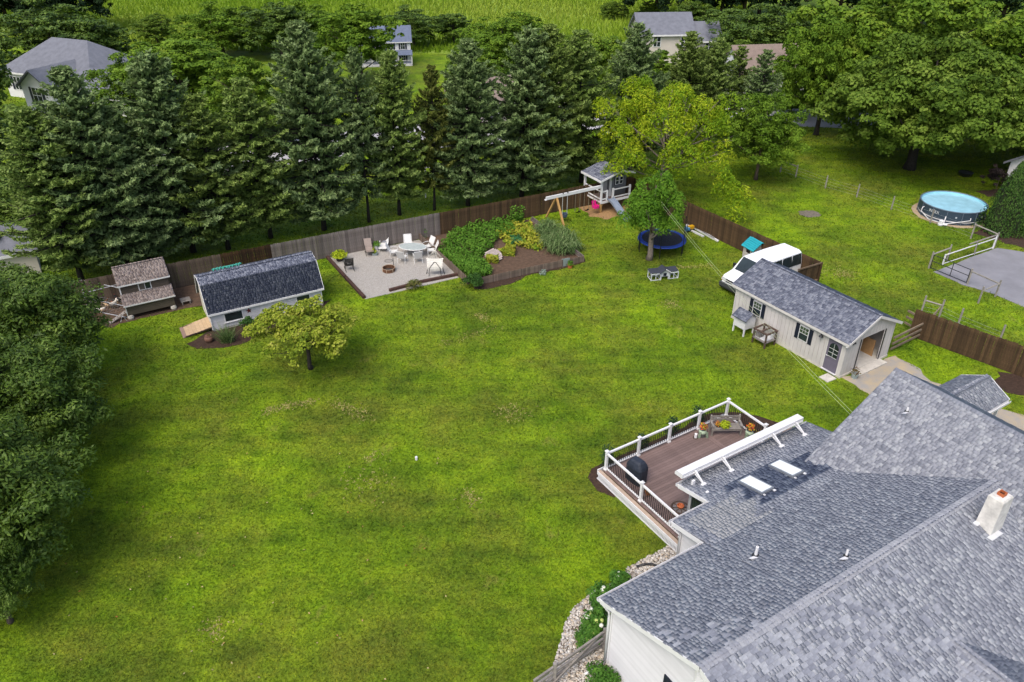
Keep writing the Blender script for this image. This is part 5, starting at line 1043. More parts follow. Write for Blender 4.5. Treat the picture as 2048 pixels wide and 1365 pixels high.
st_ = MB()
for i in range(10): st_.tube([(-.56 + i * .124, .18, 1.12), (0, .35, 1.72)], .009, 4)
st_.build('suspension_cords', rope, hm)
fw = thing('window_frame', 'old white window frame leaning on the grey fence', 'window frame', gp(678, 508), R(27))
for x in (-.24, .18): MB().bar((x, 0, 0), (x, .2, 1.35), .06, .05).build('stile', white_paint, fw)
for t in (.04, .55, .97): MB().bar((-.2, .2 * t, 1.35 * t), (.16, .2 * t, 1.35 * t), .06, .05).build('rail', white_paint, fw)
dk_pot = mat('dark_pot', (.04, .035, .035), .7, .2, 6)
pot_plant('lime_vine_planter', 'lime green sweet potato vine spilling from a dark planter', gp(680, 522), .3, .38, dk_pot, lf_lime, .62, .42, 420, 5, .17)
pot_plant('potted_herb', 'white pot of dark green leaves between the lounge chairs', gp(754, 502), .16, .45, white_paint, lf_green, .32, .32, 140, 6, .12)
pot_plant('potted_grass', 'grey bowl planter with yellow-green spikes beside the brown lounger', gp(750, 511), .24, .22, pot_grey, lf_lime, .18, .5, 90, 7, .12)

# ------------------------------------------------------------------ vegetable garden
def pick_fence(label, a, b, h=.55, bw=.085, m=None, seed=0):
    return fence(label, gp(*a), gp(*b), m or f_pick, h, bw, 'picket_fence', 'fence', .02, seed, True, 1)
f_pick = wood('picket_wood', (.19, .145, .115), (.10, .075, .058), .3)
pick_fence('low picket fence between the patio and the garden', (839, 481), (935, 570), .6, .1, seed=11); pick_fence('low picket fence along the front of the garden', (958, 571), (1126, 534), .55, .1, seed=12); pick_fence('low board edging on the far right side of the garden', (1168, 523), (1064, 443), .35, .14, f_grey, 13)
pick_fence('short picket fence at the right front of the garden', (1140, 531), (1168, 524), .5, .1, seed=14)
tag(MB().box(-.3, .3, -.02, .02, 0, .6).build('garden_gate_panel', mat('sage_panel', (.20, .25, .24), .6, .15, 4), None, gp(1131, 533), (0, 0, R(20))), 'grey-green gate panel in the garden picket fence', 'gate panel')
def leaf_patch(name, polys, n, h0, h1, leaf, m, seed, label, spikes=False, width=.6):
    rng = np.random.default_rng(seed); pts = []
    for pl in polys:
        q = [(p[0], p[1]) for p in P(*pl)]; x0, x1 = min(a for a, _ in q), max(a for a, _ in q); y0, y1 = min(b for _, b in q), max(b for _, b in q)
        xs = rng.uniform(x0, x1, n * 3); ys = rng.uniform(y0, y1, n * 3); ok = inside(q, xs, ys); pts.append(np.stack([xs[ok], ys[ok]], 1)[:n])
    xy = np.concatenate(pts); N = len(xy)
    hf = .5 + .25 * np.sin(xy[:, 0] * 2.1 + 1) * np.cos(xy[:, 1] * 1.7) + .25 * np.sin(xy[:, 0] * 4.3 + xy[:, 1] * 3.7)
    H_ = h0 + (h1 - h0) * np.clip(hf, 0, 1)
    if spikes:
        k = 3; a = rng.uniform(0, 6.283, N); z0 = H_ * rng.uniform(.1, .9, N); out = np.stack([np.cos(a), np.sin(a), np.zeros(N)], 1)
        L = leaf * rng.uniform(.7, 1.3, N); base = np.stack([xy[:, 0], xy[:, 1], z0], 1); mid = base + out * (L * .45)[:, None] + np.array([0, 0, 1]) * (L * .35)[:, None]; tip = base + out * L[:, None] + np.array([0, 0, 1]) * (L * rng.uniform(-.25, .25, N))[:, None]
        sd_ = np.stack([-np.sin(a), np.cos(a), np.zeros(N)], 1) * (L * width * .5)[:, None]
        v = np.concatenate([np.stack([base - sd_ * .4, base + sd_ * .4, mid + sd_, mid - sd_], 1), np.stack([mid - sd_, mid + sd_, tip + sd_ * .05, tip - sd_ * .05], 1)], 0).reshape(-1, 3); f = np.arange(len(v)).reshape(-1, 4); r = rng.uniform(0, 1, N); r = np.concatenate([r, r])
    else:
        c = np.stack([xy[:, 0], xy[:, 1], H_ * rng.uniform(.25, 1.0, N)], 1); v, f = leaf_quads(c, np.array([0, 0, 1.0]) + rng.normal(size=(N, 3)) * .6, leaf * rng.uniform(.6, 1.3, N), leaf * width, rng); r = np.clip(.5 * hf + .5 * rng.uniform(0, 1, N), 0, 1)
    o = link(name, np_mesh(name, v, f, 4, r), m); tag(o, label, None, None, 'stuff'); return o
leaf_patch('bean_plants', [((876, 512), (884, 496), (905, 470), (940, 458), (975, 448), (1018, 443), (1030, 470), (1000, 478), (985, 500), (960, 520), (975, 535), (985, 548), (962, 560), (940, 561))], 6500, .35, .85, .19, lf_green, 1, 'dense green bean plants filling the left of the garden')
leaf_patch('pepper_plants', [((880, 515), (935, 525), (965, 535), (985, 550), (945, 563))], 2000, .4, .7, .26, lf_green, 2, 'glossy long-leaved pepper plants by the low fence', True, .28)
leaf_patch('squash_vines', [((990, 470), (1005, 455), (1035, 446), (1060, 450), (1075, 470), (1090, 490), (1080, 505), (1050, 500), (1010, 490)), ((996, 505), (1030, 500), (1028, 515), (1000, 512)), ((975, 515), (998, 512), (995, 530), (972, 528))], 2000, .2, .55, .26, lf_yellow, 3, 'yellowing squash vines in the middle of the garden')
leaf_patch('corn_rows', [((1075, 470), (1090, 455), (1105, 462), (1150, 488), (1160, 505), (1140, 514), (1100, 512), (1088, 495))], 3200, .55, 1.15, .55, lf_grass, 4, 'tall pale corn-like grass at the right of the garden', True, .09)
leaf_patch('tall_sunflowers', [((1018, 446), (1040, 438), (1050, 448), (1030, 456))], 420, .4, 2.0, .2, lf_green, 5, 'tall leafy climbing plants at the back of the garden')
leaf_patch('kale_plants', [((1020, 480), (1040, 476), (1044, 492), (1024, 494))], 260, .3, .55, .26, mat_ramp('leaf_kale', [(.02, .10, .03), (.05, .17, .06), (.08, .20, .08)], trans=.2, noise=0), 8, 'blue-green kale in the middle of the garden')
plt = thing('pallet', 'round-ended slatted wooden pallet tilted among the garden plants', 'pallet', gp(987, 512, .35) , R(35)); plt.rotation_euler = (R(28), R(-10), R(38))
for i in range(9): y = -.48 + i * .12; w_ = .62 * math.sqrt(max(.1, 1 - (y / .62) ** 2)); MB().box(-w_, w_, y - .05, y + .05, 0, .03).build('slat', wood('pallet_grey', (.42, .36, .33), (.30, .25, .23), .15), plt)
for x in (-.3, .3): MB().box(x - .04, x + .04, -.5, .5, -.08, -.001).build('bearer', old_wood, plt)
tag(MB().sphere((0, 0, .14), (.10, .32, .13), 10, 6).build('yellow_squash', mat('squash_yellow', (.62, .42, .02), .5, .15, 5), None, gp(996, 508), (0, 0, .5), smooth=True), 'long yellow squash lying beside the tilted pallet', 'squash')
def shrub(name, label, p, rx, h, n, leaf, m, seed, cat='shrub', clump=.14, low=.0):
    rng = np.random.default_rng(seed); t = thing(name, label, cat, p)
    lob = [(0, 0, h * .5, rx, rx, h * .5)] + [(rng.uniform(-.5, .5) * rx, rng.uniform(-.5, .5) * rx, h * rng.uniform(.35, .75), rx * .5, rx * .5, h * .32) for _ in range(7)]
    me = crown_mesh('foliage', seed, np.array(lob), n // 8, 8, leaf, clump, .55); link('foliage', me, m, t); MB().tube([(0, 0, 0), (0, 0, h * .6)], .03, 5).build('stem', bark, t); return t
lf_shrub = mat_ramp('leaf_shrub', [(.018, .050, .010), (.035, .095, .015), (.075, .15, .025)], trans=.2, noise=0)
shrub('hydrangea_bush', 'leafy green bush at the front left corner of the garden', gp(949, 576), .62, 1.0, 1400, .13, lf_shrub, 12)
shrub('small_bush', 'small brownish-green bush on the front patio timber', gp(829, 578), .45, .6, 700, .10, mat_ramp('leaf_small_bush', [(.06, .08, .02), (.12, .14, .03), (.20, .15, .06)], trans=.2, noise=0), 13)
pot_plant('garden_urn', 'terracotta pot with bright green plant at the garden corner', gp(1140, 536), .2, .25, terra, lf_green, .3, .35, 120, 9, .12); pot_plant('silver_plant', 'silvery leafed plant in the mulch before the garden fence', gp(1086, 549), .05, .05, dk_pot, mat_ramp('leaf_silver', [(.16, .22, .16), (.30, .36, .30)], trans=.1, noise=0), .3, .3, 90, 10, .13)
pot_plant('vine_on_fence', 'climbing vine on the grey fence beside the garden', gp(849, 476), .05, .05, dk_pot, lf_green, .3, 1.2, 110, 15, .13)
shrub('round_boxwood', 'dark round boxwood under the white shed window', gp(497, 668), .62, 1.25, 1600, .09, lf_shrub, 14)
tg = thing('ornamental_grass', 'arching striped ornamental grass beside the shed ramp', 'ornamental grass', gp(455, 684)); rng = np.random.default_rng(2); n = 260
link('foliage', blades_mesh('foliage', np.stack([rng.normal(0, .12, n), rng.normal(0, .12, n), np.zeros(n)], 1), 1.0, .05, 3, .42), lf_grass, tg)
pot_plant('clay_urn', 'brown clay urn in the mulch beside the ramp', gp(419, 684), .22, .42, mat('clay', (.16, .085, .06), .7, .2, 6), lf_red, .12, .12, 30, 16, .07, prof=[(.13, 0), (.26, .18), (.25, .30), (.16, .40), (.19, .43), (.14, .42)])

# ------------------------------------------------------------------ things on the deck
navy_cover = mat('grill_cover', (.022, .028, .042), .6, .3, 3, .4, 12)
g_ = thing('covered_grill', 'barbecue grill under a dark navy cover at the deck corner', 'grill', hw(6.72, 6.55, DZ), TH + R(8))
b = MB(); secs = [(0, .30, .46), (.5, .31, .47), (.82, .32, .47), (.95, .28, .42), (1.10, .22, .32), (1.17, .13, .24)]
for (z, a, c) in secs:
    for k in range(16): t = 2 * math.pi * k / 16; ex = .45; cx = math.copysign(abs(math.cos(t)) ** ex, math.cos(t)); sy = math.copysign(abs(math.sin(t)) ** ex, math.sin(t)); b.v.append((cx * a * (1 + .03 * math.sin(k * 5)), sy * c * (1 + .03 * math.cos(k * 7)), z))
for i in range(len(secs) - 1):
    for k in range(16): k2 = (k + 1) % 16; b.f.append((i * 16 + k, i * 16 + k2, (i + 1) * 16 + k2, (i + 1) * 16 + k))
b.f.append(tuple(len(b.v) - 16 + k for k in range(16))); b.build('cover', navy_cover, g_); MB().box(-.1, .1, .2, .26, 1.0, 1.04).build('vent_flap', navy_cover, g_)
bn = thing('bench', 'weathered grey wooden bench across the deck corner', 'bench', gp(1449, 866, DZ), R(2))
for x in (-.72, .66):
    MB().box(x, x + .07, -.25, -.17, 0, .58).build('leg', wood_grey, bn); MB().box(x, x + .07, .2, .28, 0, .9).build('leg', wood_grey, bn); MB().box(x - .01, x + .08, -.3, .22, .58, .62).build('armrest', wood_grey, bn)
for i in range(4): MB().box(-.7, .7, -.26 + i * .115, -.16 + i * .115, .40, .43).build('seat_slat', wood_grey, bn)
for z in (.60, .76): MB().box(-.66, .66, .21, .245, z, z + .11).build('back_slat', wood_grey, bn)
MB().box(-.65, .65, -.24, -.2, .30, .40).build('apron', wood_grey, bn)
lf_or = mat_ramp('flower_orange', [(.45, .10, .02), (.55, .25, .03), (.10, .14, .02)], noise=0); lf_mix = mat_ramp('flower_mixed', [(.35, .01, .02), (.60, .38, .02), (.10, .18, .03), (.55, .12, .03), (.45, .02, .02)], noise=0)
pot_plant('flower_basket', 'small dark basket of orange flowers on the bench', gp(1436, 853, DZ + .43), .14, .12, dk_pot, lf_or, .2, .16, 110, 21, .07); pot_plant('lime_fern', 'bright lime fern on the deck bench', gp(1449, 856, DZ + .43), .12, .1, dk_pot, lf_lime, .28, .36, 260, 22, .12)
milk = mat('milk_can', (.10, .11, .11), .5, .3, 6, metal=.3); ribbon = mat('sage_ribbon', (.36, .46, .33), .8, .1, 6)
for lab, px, py, sd_ in (('dark milk can with red and yellow flowers and ribbon left of the bench', 1404, 872, 31), ('dark milk can with mixed flowers and pale green ribbon right of the bench', 1497, 874, 32)):
    t = pot_plant('milk_can_planter', lab, gp(px, py, DZ), .16, .5, milk, lf_mix, .24, .3, 150, sd_, .09, prof=[(.17, 0), (.18, .32), (.12, .42), (.15, .5), (.12, .48)])
    MB().lathe([(.185, .22), (.19, .30), (.15, .39)], 12, close=False).build('ribbon', ribbon, t)
    for s_ in (-1, 1): MB().add([(s_ * .1, -.17, .34), (s_ * .22, -.15, .34), (s_ * .26, -.2, .02), (s_ * .14, -.22, .02), (s_ * .1, -.18, .34), (s_ * .14, -.23, .02)], [(0, 1, 2, 3), (3, 2, 1, 0)]).build('ribbon_tail', ribbon, t)
ln = thing('lantern', 'small white pillar candle lantern at the deck railing', 'lantern', gp(1391, 876, DZ)); MB().lathe([(.07, 0), (.07, .24), (.03, .25)], 10).build('candle', white, ln); MB().lathe([(.13, 0), (.13, .02)], 10).build('base', old_wood, ln)
ft = thing('wheel_table', 'low round wheel-like metal table with orange pot on the deck', 'table', gp(1360, 1020, DZ + .25) - Vector((0, 0, .25)))
rr_ = MB(); rr_.lathe([(.36, .36), (.41, .38), (.36, .41), (.32, .38), (.36, .36)], 22, close=False); rr_.build('rim', old_wood, ft)
for i in range(8): a = i * math.pi / 4; MB().bar((0, 0, .38), (math.cos(a) * .35, math.sin(a) * .35, .38), .03).build('spoke', old_wood, ft)
MB().lathe([(.3, .37), (.01, .37)], 20, close=False).build('plate', mat('mosaic_plate', (.16, .15, .15), .5, .4, 12), ft); MB().lathe([(.10, .38), (.16, .50), (.13, .52), (.1, .46)], 14).build('pot', terra, ft)
for i in range(3): a = i * 2.1; MB().tube([(math.cos(a) * .3, math.sin(a) * .3, 0), (math.cos(a) * .3, math.sin(a) * .3, .37)], .02, 5).build('leg', old_wood, ft)
pot_plant('copper_pots', 'rusty copper planter behind the left deck railing', hw(6.55, 5.55, DZ), .14, .18, mat('copper', (.30, .12, .05), .5, .3, 6), lf_red, .16, .14, 40, 33, .07)
lf_dk = mat_ramp('leaf_conifer_small', [(.008, .024, .010), (.016, .045, .016), (.03, .065, .025)], noise=0)
for i, u in enumerate((6.5, 8.55, 10.4, 12.1)): shrub('dwarf_conifer', 'slim dark evergreen outside the deck railing, %s' % ('nearest the grill corner', 'second from the grill corner', 'third from the grill corner', 'behind the bench end')[i], hw(u, 8.3), .20, 1.35 - .1 * (i == 0), 700, .09, lf_dk, 40 + i, 'evergreen')
shrub('yellow_flowers', 'clump of yellow flowers at the right deck post', hw(13.95, 5.6), .4, .9, 500, .08, mat_ramp('flower_yellow', [(.10, .15, .02), (.55, .38, .02), (.16, .2, .03)], noise=0), 50, 'flowers')
tag(MB().bar((0, 0, .1), rotv((1.0, -.25, .1), 0), .22, .2).build('stone_block', mat('orange_stone', (.34, .19, .09), .9, .3, 5, .4), None, gp(1556, 861)), 'flat orange-brown stone in the mulch right of the deck', 'stone')
# hydrangeas, split rails by the house corner
lf_hyd = mat_ramp('leaf_hydrangea', [(.030, .095, .012), (.06, .16, .02), (.11, .24, .03)], trans=.25, noise=0)
hyd = [(1187, 1262, 'large hydrangea with white blooms beside the house corner', .5, .95), (1200, 1215, 'tall hydrangea with lime blooms under the eave', .42, 1.1), (1178, 1290, 'low hydrangea among the rocks nearest the rail fence', .42, .6), (1237, 1168, 'small hydrangea at the edge of the rock bed', .3, .5)]
for i, (px, py, lab, rx, h) in enumerate(hyd):
    t = shrub('hydrangea', lab, gp(px, py), rx, h, 1500, .13, lf_hyd, 60 + i, 'hydrangea'); rr = random.Random(i)
    for k in range(7 if i < 3 else 3):
        a = rr.uniform(0, 6.28); q = rr.uniform(.2, .95) * rx; zz = h * (1.0 - .35 * (q / rx)); MB().sphere((math.cos(a) * q, math.sin(a) * q, zz), .085, 8, 6).build('bloom', mat('bloom_white', (.72, .74, .62), .9, .15, 20, .5, 60) if k % 2 == 0 else mat('bloom_lime', (.42, .50, .14), .9, .2, 20, .5, 60), t, smooth=True)
for i, (px, py, s_) in enumerate(((1158, 1277, .22), (1176, 1245, .16), (1155, 1290, .14))): o = tag(link('boulder', stone_mesh(50 + i), mat('boulder_tan', (.38, .29, .20), .9, .25, 5, .3), None, gp(px, py, .06)), ['tan boulder standing left of the large hydrangea', 'small tan boulder above the large hydrangea', 'small boulder near the rail fence end'][i], 'boulder', 'boulders by the hydrangeas'); o.scale = (s_, s_, s_ * 1.6)
rfz = thing('split_rail_fence', 'grey split rail fence by the white house corner', 'fence', gp(1108, 1368)); e = gp(1205, 1300) - rfz.location
for t in (.0, 1.02): MB().box(e.x * t - .06, e.x * t + .06, e.y * t - .06, e.y * t + .06, 0, 1.1).build('post', wood_grey, rfz)
for z0, z1 in ((.35, .4), (.65, .62), (.92, .95)): MB().bar((-.9 * e.x / e.length, -.9 * e.y / e.length, z0), (e.x, e.y, z1), .07, .11).build('rail', wood_grey, rfz)
MB().bar((-.2, -.3, .2), (e.x * .95, e.y * .95, 1.0), .06, .09).build('brace', wood_grey, rfz)
shrub('spreading_juniper', 'bright green spreading juniper below the house corner', gp(1205, 1368), .6, .6, 1200, .1, lf_hyd, 70, 'juniper')
ho_ = MB(); ho_.tube([gp(1273, 1134, .06), gp(1290, 1129, .09), gp(1305, 1129, .09), gp(1330, 1140, .06)], .055, 8); tag(ho_.build('drain_hose', black_metal, None, smooth=True), 'black corrugated drain hose on the rock bed', 'hose')
tag(MB().lathe([(.06, 0), (.06, .16), (.065, .16), (.05, .19)], 10).build('cleanout_cap', white, None, gp(833, 920)), 'small white capped pipe in the lawn', 'pipe')
# ------------------------------------------------------------------ clothes line
tr1 = Vector((9.75, 50.25, 0))
for i, (du_, zz) in enumerate(((0, 4.75), (.0, 4.55))):
    p = hw(13.75 - i * .12, 1.62, 4.62 - i * .06); q = tr1 + Vector((.1, 0, zz)); pts = [p.lerp(q, t / 10) - Vector((0, 0, .35 * 4 * (t / 10) * (1 - t / 10))) for t in range(11)]
    cu = MB(); cu.tube(pts, .006, 5); tag(cu.build('clothes_line', mat('line_pale', (.40, .45, .28), .6, .1, 5), None), ['upper clothes line strung from house roof to leafy trunk', 'lower clothes line strung from house roof to leafy trunk'][i], 'clothes line', 'clothes lines')
# ------------------------------------------------------------------ wooden pen gate beside the garage
pen = thing('paddock_gate', 'weathered split rail gate between garage and dark fence', 'gate', gp(1788, 703)); e = gp(1843, 676) - pen.location; e2 = gp(1868, 652) - pen.location
rail_w = wood('pen_rail', (.26, .20, .145), (.15, .115, .085), .15)
for q in (e,): MB().box(q.x - .09, q.x + .09, q.y - .09, q.y + .09, 0, 1.35).build('post', old_wood, pen)
for z in (.3, .65, 1.05): MB().bar((-e.x * .16, -e.y * .16, z), (e.x, e.y, z + .02), .06, .13).build('rail', rail_w, pen)
MB().bar((e.x, e.y, .2), (e2.x, e2.y, 1.3), .05, .1).build('brace', rail_w, pen)
for z in (.3, 1.15): MB().bar((e.x, e.y, z), (e2.x, e2.y, z + .05), .05, .09).build('rail', rail_w, pen)
b_ = gp(1806, 655) - pen.location
for z in (.35, .75, 1.15): MB().bar((b_.x, b_.y, z), (e.x, e.y, z), .06, .12).build('rail', rail_w, pen)

# ------------------------------------------------------------------ above ground pool
pc = gp(1908, 404, 1.05); PR, PHH = 2.42, 1.02
pool = thing('swimming_pool', 'round above-ground pool with navy wall and pale blue water', 'pool', (pc.x, pc.y, .02), R(-28))
navy_w = mat('pool_wall', (.035, .055, .082), .5, .15, 3); n = 48
MB().lathe([(PR, 0), (PR + .01, PHH), (PR - .03, PHH), (PR - .04, .1)], n, close=False).build('wall', navy_w, pool); MB().lathe([(PR - .05, PHH - .01), (PR - .06, .05), (.01, .05)], n, close=False).build('liner', mat('pool_liner', (.30, .62, .70), .5, .1, 2), pool)
MB().lathe([(PR - .055, PHH - .16), (.01, PHH - .16)], n, close=False).build('water', mat('pool_water', (.30, .56, .68), .06, .18, 1.5, .15, 4, spec=.5), pool)
MB().lathe([(PR - .06, PHH), (PR - .02, PHH + .05), (PR + .05, PHH + .02), (PR + .03, PHH - .03), (PR - .06, PHH)], n, close=False).build('top_rail', mat('pool_rail', (.10, .13, .17), .4, .1, 4), pool); MB().lathe([(PR + .012, .20), (PR + .014, .27)], n, close=False).build('white_band', white, pool)
for i in range(14): a = 2 * math.pi * i / 14 + .1; MB().tube([(math.cos(a) * (PR + .05), math.sin(a) * (PR + .05), 0), (math.cos(a) * (PR + .03), math.sin(a) * (PR + .03), PHH)], .03, 6).build('upright', MATS['pool_rail'], pool)
def wall_text(txt, ang, z, size, parent, rad, m):
    cu_ = bpy.data.curves.new('text', 'FONT'); cu_.body = txt; cu_.size = size; cu_.align_x = 'CENTER'; cu_.extrude = .004; tmp = bpy.data.objects.new('text', cu_); COL.objects.link(tmp); bpy.context.view_layer.update()
    me = bpy.data.meshes.new_from_object(tmp.evaluated_get(bpy.context.evaluated_depsgraph_get())); bpy.data.objects.remove(tmp)
    for v in me.vertices: a = ang + v.co.x / rad; v.co = Vector((math.cos(a) * (rad + .012 + v.co.z), math.sin(a) * (rad + .012 + v.co.z), z + v.co.y))
    me.update(); return link('wall_lettering', me, m, parent)
def cam_ang(px, py): p = local(pool, gp(px, py, .7)); return math.atan2(p.y, p.x)
wall_text('INTEX', cam_ang(1884, 419), .62, .30, pool, PR, white)
for px, py, w_, h_ in ((1908, 420, .12, .12), (1931, 421, .3, .05), (1931, 421, .16, .14), (1958, 418, .1, .2), (1854, 402, .14, .2)): a = cam_ang(px, py); MB().add([(math.cos(a + s_ * w_ / PR / 2) * (PR + .02), math.sin(a + s_ * w_ / PR / 2) * (PR + .02), .55 + t * h_) for s_, t in ((-1, 0), (1, 0), (1, 1), (-1, 1))], [(0, 1, 2, 3)]).build('printed_mark', mat('print_grey', (.40, .44, .48), .6, .2, 9), pool)
a1, a2, a3 = cam_ang(1868, 414), cam_ang(1899, 422), cam_ang(1924, 424)
def pol(a, r, z): return (math.cos(a) * r, math.sin(a) * r, z)
am = cam_ang(1884, 436); MB().tube([pol(a1, PR, .75), pol(a1, PR + .12, .7), pol(a1 + .02, PR + .2, .4), pol((a1 + am) / 2, PR + .3, .12), pol(am, PR + .45, .15)], .035, 6).build('hose', white, pool, smooth=True); MB().tube([pol(a2, PR, .6), pol(a2, PR + .15, .5), pol(a2, PR + .25, .12), pol(am + .05, PR + .5, .12)], .035, 6).build('hose', white, pool, smooth=True); MB().tube([pol(a3, PR, .6), pol(a3 - .03, PR + .12, .45), pol(a2 + .05, PR + .3, .1), pol(am + .08, PR + .62, .1)], .035, 6).build('hose', white, pool, smooth=True)
pu = MB(); pu.lathe([(.18, 0), (.2, .1), (.16, .2), (.16, .4), (.05, .46)], 12, pol(am, PR + .55, 0)); pu.tube([pol(am + .02, PR + .5, .12), pol(am + .16, PR + .5, .12)], .1, 8); pu.build('filter_pump', white, pool)
# ------------------------------------------------------------------ neighbour's posts, rails, gate
g_post = wood('post_grey', (.30, .28, .25), (.19, .175, .155), .1)
def wire_fence(label, pts, h=1.15, rails=(), name='post_fence', wires=True, r=.055, rm=None):
    o = gp(*pts[0]); t = thing(name, label, 'fence', o); L = [gp(*q) - o for q in pts]
    for q in L: MB().tube([q, q + Vector((.02, .01, h))], [r * 1.1, r], 7).build('post', g_post, t)
    if wires:
        w_ = MB()
        for a, b in zip(L, L[1:]):
            for z in (.15, .4, .65, .9): w_.bar(a + Vector((0, 0, z)), b + Vector((0, 0, z)), .006)
        w_.build('wire', galv, t)
    for (i, j, z0, z1) in rails: MB().tube([L[i] + Vector((0, 0, z0)), L[j] + Vector((0, 0, z1))], .05, 6).build('rail', rm or g_post, t)
    return t
wire_fence('line of grey posts with wire across the neighbouring lawn', [(1560, 345), (1591, 355), (1650, 377), (1713, 395), (1782, 420), (1860, 447), (1941, 478)], rails=((0, 1, 1.05, 1.0),))
wire_fence('grey post and rail fence by the driveway near the pool', [(1941, 478), (1987, 497)], rails=((0, 1, 1.15, 1.1),), h=1.25, wires=False)
wire_fence('grey post and rail corner at the near end of the black gate', [(1934, 570), (1990, 594), (1956, 607)], rails=((0, 1, 1.0, .95), (1, 2, .95, .9)), h=1.2, wires=False)
wire_fence('short grey post and rail at the far end of the black gate', [(1857, 537), (1893, 522)], rails=((0, 1, 1.05, 1.0),), h=1.25, wires=False)
wire_fence('pale round posts with wire behind the dark right-hand fence', [(1840, 632), (1876, 640), (1913, 658), (1995, 692)], rails=((0, 1, 1.1, 1.0),), h=1.4)
bp = thing('metal_gate', 'black tubular metal gate at the neighbouring driveway', 'gate', gp(1860, 538)); e = gp(1932, 568) - bp.location
for z in (.1, .6, 1.05): MB().tube([(0, 0, z), (e.x, e.y, z)], .025, 6).build('bar', black_metal, bp)
for t in (.0, .55, 1.0): MB().tube([(e.x * t, e.y * t, .1), (e.x * t, e.y * t, 1.05)], .025, 6).build('upright', black_metal, bp)
sb = thing('sliding_rail', 'long white pipe rail on posts along the driveway edge', 'rail', gp(1885, 530)); e = gp(1985, 498) - sb.location
for t in (0, 1.0): MB().tube([(e.x * t, e.y * t, 0), (e.x * t, e.y * t, 1.1 if t else .8)], .06, 7).build('post', white_paint, sb)
MB().tube([(0, 0, .75), (e.x, e.y, .85)], .04, 6).build('rail', white_paint, sb); MB().tube([(0, 0, .08), (e.x, e.y, .1)], .03, 6).build('rail', white_paint, sb); MB().tube([(e.x * .45, e.y * .45, 1.05), (e.x, e.y, 1.1)], .05, 6).build('rail', g_post, sb); MB().tube([(e.x * .62, e.y * .62, 0), (e.x * .6, e.y * .6, 1.1)], .055, 6).build('post', g_post, sb)
fpn = thing('dark_fire_bowl', 'low dark fire bowl under the big maple', 'fire bowl', gp(1930, 352)); MB().lathe([(.45, 0), (.6, .25), (.62, .35), (.5, .3)], 14).build('bowl', black_metal, fpn); MB().lathe([(.3, 0), (.3, .06)], 10).build('base', black_metal, fpn)

# ------------------------------------------------------------------ houses beyond the trees
def far_house(label, c, rz, W, D, eave, ridge, wallm, roofm, wins=(), hip=0.0, name='neighbour_house', ov=.4, shutters=True):
    """gable or hip house: ridge along local x; wins = (face, along, z, w, h)"""
    t = thing(name, label, 'house', c, rz); w_ = MB(); w_.box(-W / 2, W / 2, -D / 2, D / 2, 0, eave)
    if not hip: w_.add([(s_ * W / 2, y, z) for s_ in (-1, 1) for y, z in ((-D / 2, eave), (D / 2, eave), (0, ridge - .15))], [(0, 2, 1), (3, 4, 5)])
    wo = w_.build('wall', wallm, t); r_ = MB(); x = W / 2 + ov; y = D / 2 + ov; sl = (ridge - eave) / (D / 2); ze = eave - sl * ov * .5; hx = x - hip
    r_.slab([(-x, -y, ze), (x, -y, ze), (hx, 0, ridge), (-hx, 0, ridge)], .2); r_.slab([(x, y, ze), (-x, y, ze), (-hx, 0, ridge), (hx, 0, ridge)], .2)
    if hip: r_.slab([(x, -y, ze), (x, y, ze), (hx, 0, ridge)], .2); r_.slab([(-x, y, ze), (-x, -y, ze), (-hx, 0, ridge)], .2)
    r_.build('roof', roofm, t); MB().box(-x, x, -y - .03, -y + .02, ze - .22, ze - .02).build('fascia', white, t)
    for (fc, a, z, ww, hh) in wins:
        def bx(u0, u1, z0, z1, d0, d1): return MB().box(u0, u1, -D / 2 - d1, -D / 2 - d0, z0, z1) if fc == 'f' else (MB().box(-W / 2 - d1, -W / 2 - d0, u0, u1, z0, z1) if fc == 'l' else MB().box(W / 2 + d0, W / 2 + d1, u0, u1, z0, z1))
        wn = bx(a - ww / 2 - .1, a + ww / 2 + .1, z - .1, z + hh + .1, -.02, .05).build('window', white, t); bx(a - ww / 2, a + ww / 2, z, z + hh, .05, .07).build('pane', glass_dark, wn); bx(a - .03, a + .03, z, z + hh, .07, .09).build('glazing_bar', white, wn); bx(a - ww / 2, a + ww / 2, z + hh / 2 - .03, z + hh / 2 + .03, .07, .09).build('glazing_bar', white, wn)
        if shutters:
            for s_ in (-1, 1): q = a + s_ * (ww / 2 + .3); bx(q - .18, q + .18, z - .05, z + hh + .05, 0, .06).build('shutter', navy, t)
    return t
roof_grey = mat('far_roof_grey', (.15, .158, .185), .9, .22, 1.8, .3, 8); roof_blue = mat('far_roof_blue', (.12, .145, .21), .9, .2, 2, .3, 8); roof_brown = mat('far_roof_brown', (.22, .17, .145), .9, .2, 2, .3, 8); wall_w = mat('far_wall', (.66, .66, .67), .7, .06, 1); wall_b = mat('far_wall_beige', (.55, .50, .45), .7, .06, 1)
hA = at_y(135, 150, 94); hA.z = 0
far_house('white house with grey hip roof at the upper left', hA + Vector((-.5, 3.5, 0)), R(-22), 14, 9, 3.2, 6.3, wall_w, roof_grey, (('f', -5.0, 1.0, 1.0, 1.4),), hip=4.6)
gA = hA + Vector((.2, -2.6, 0)); far_house('projecting gabled wing with shuttered window on the white hip-roofed house', gA, R(66), 6, 4.6, 3.0, 4.7, wall_w, roof_grey, (('l', .0, 1.1, 1.3, 1.6),), name='house_wing')
tA = hA + Vector((7.5, -3.8, 0)); far_house('low white garage wing of the hip-roofed house by the round tree', tA, R(-20), 6, 5, 2.7, 4.2, wall_w, roof_grey, (('f', 0.5, .9, 2.4, 1.6),), name='house_wing', shutters=False)
hB = at_y(800, 130, 113); hB.z = 0
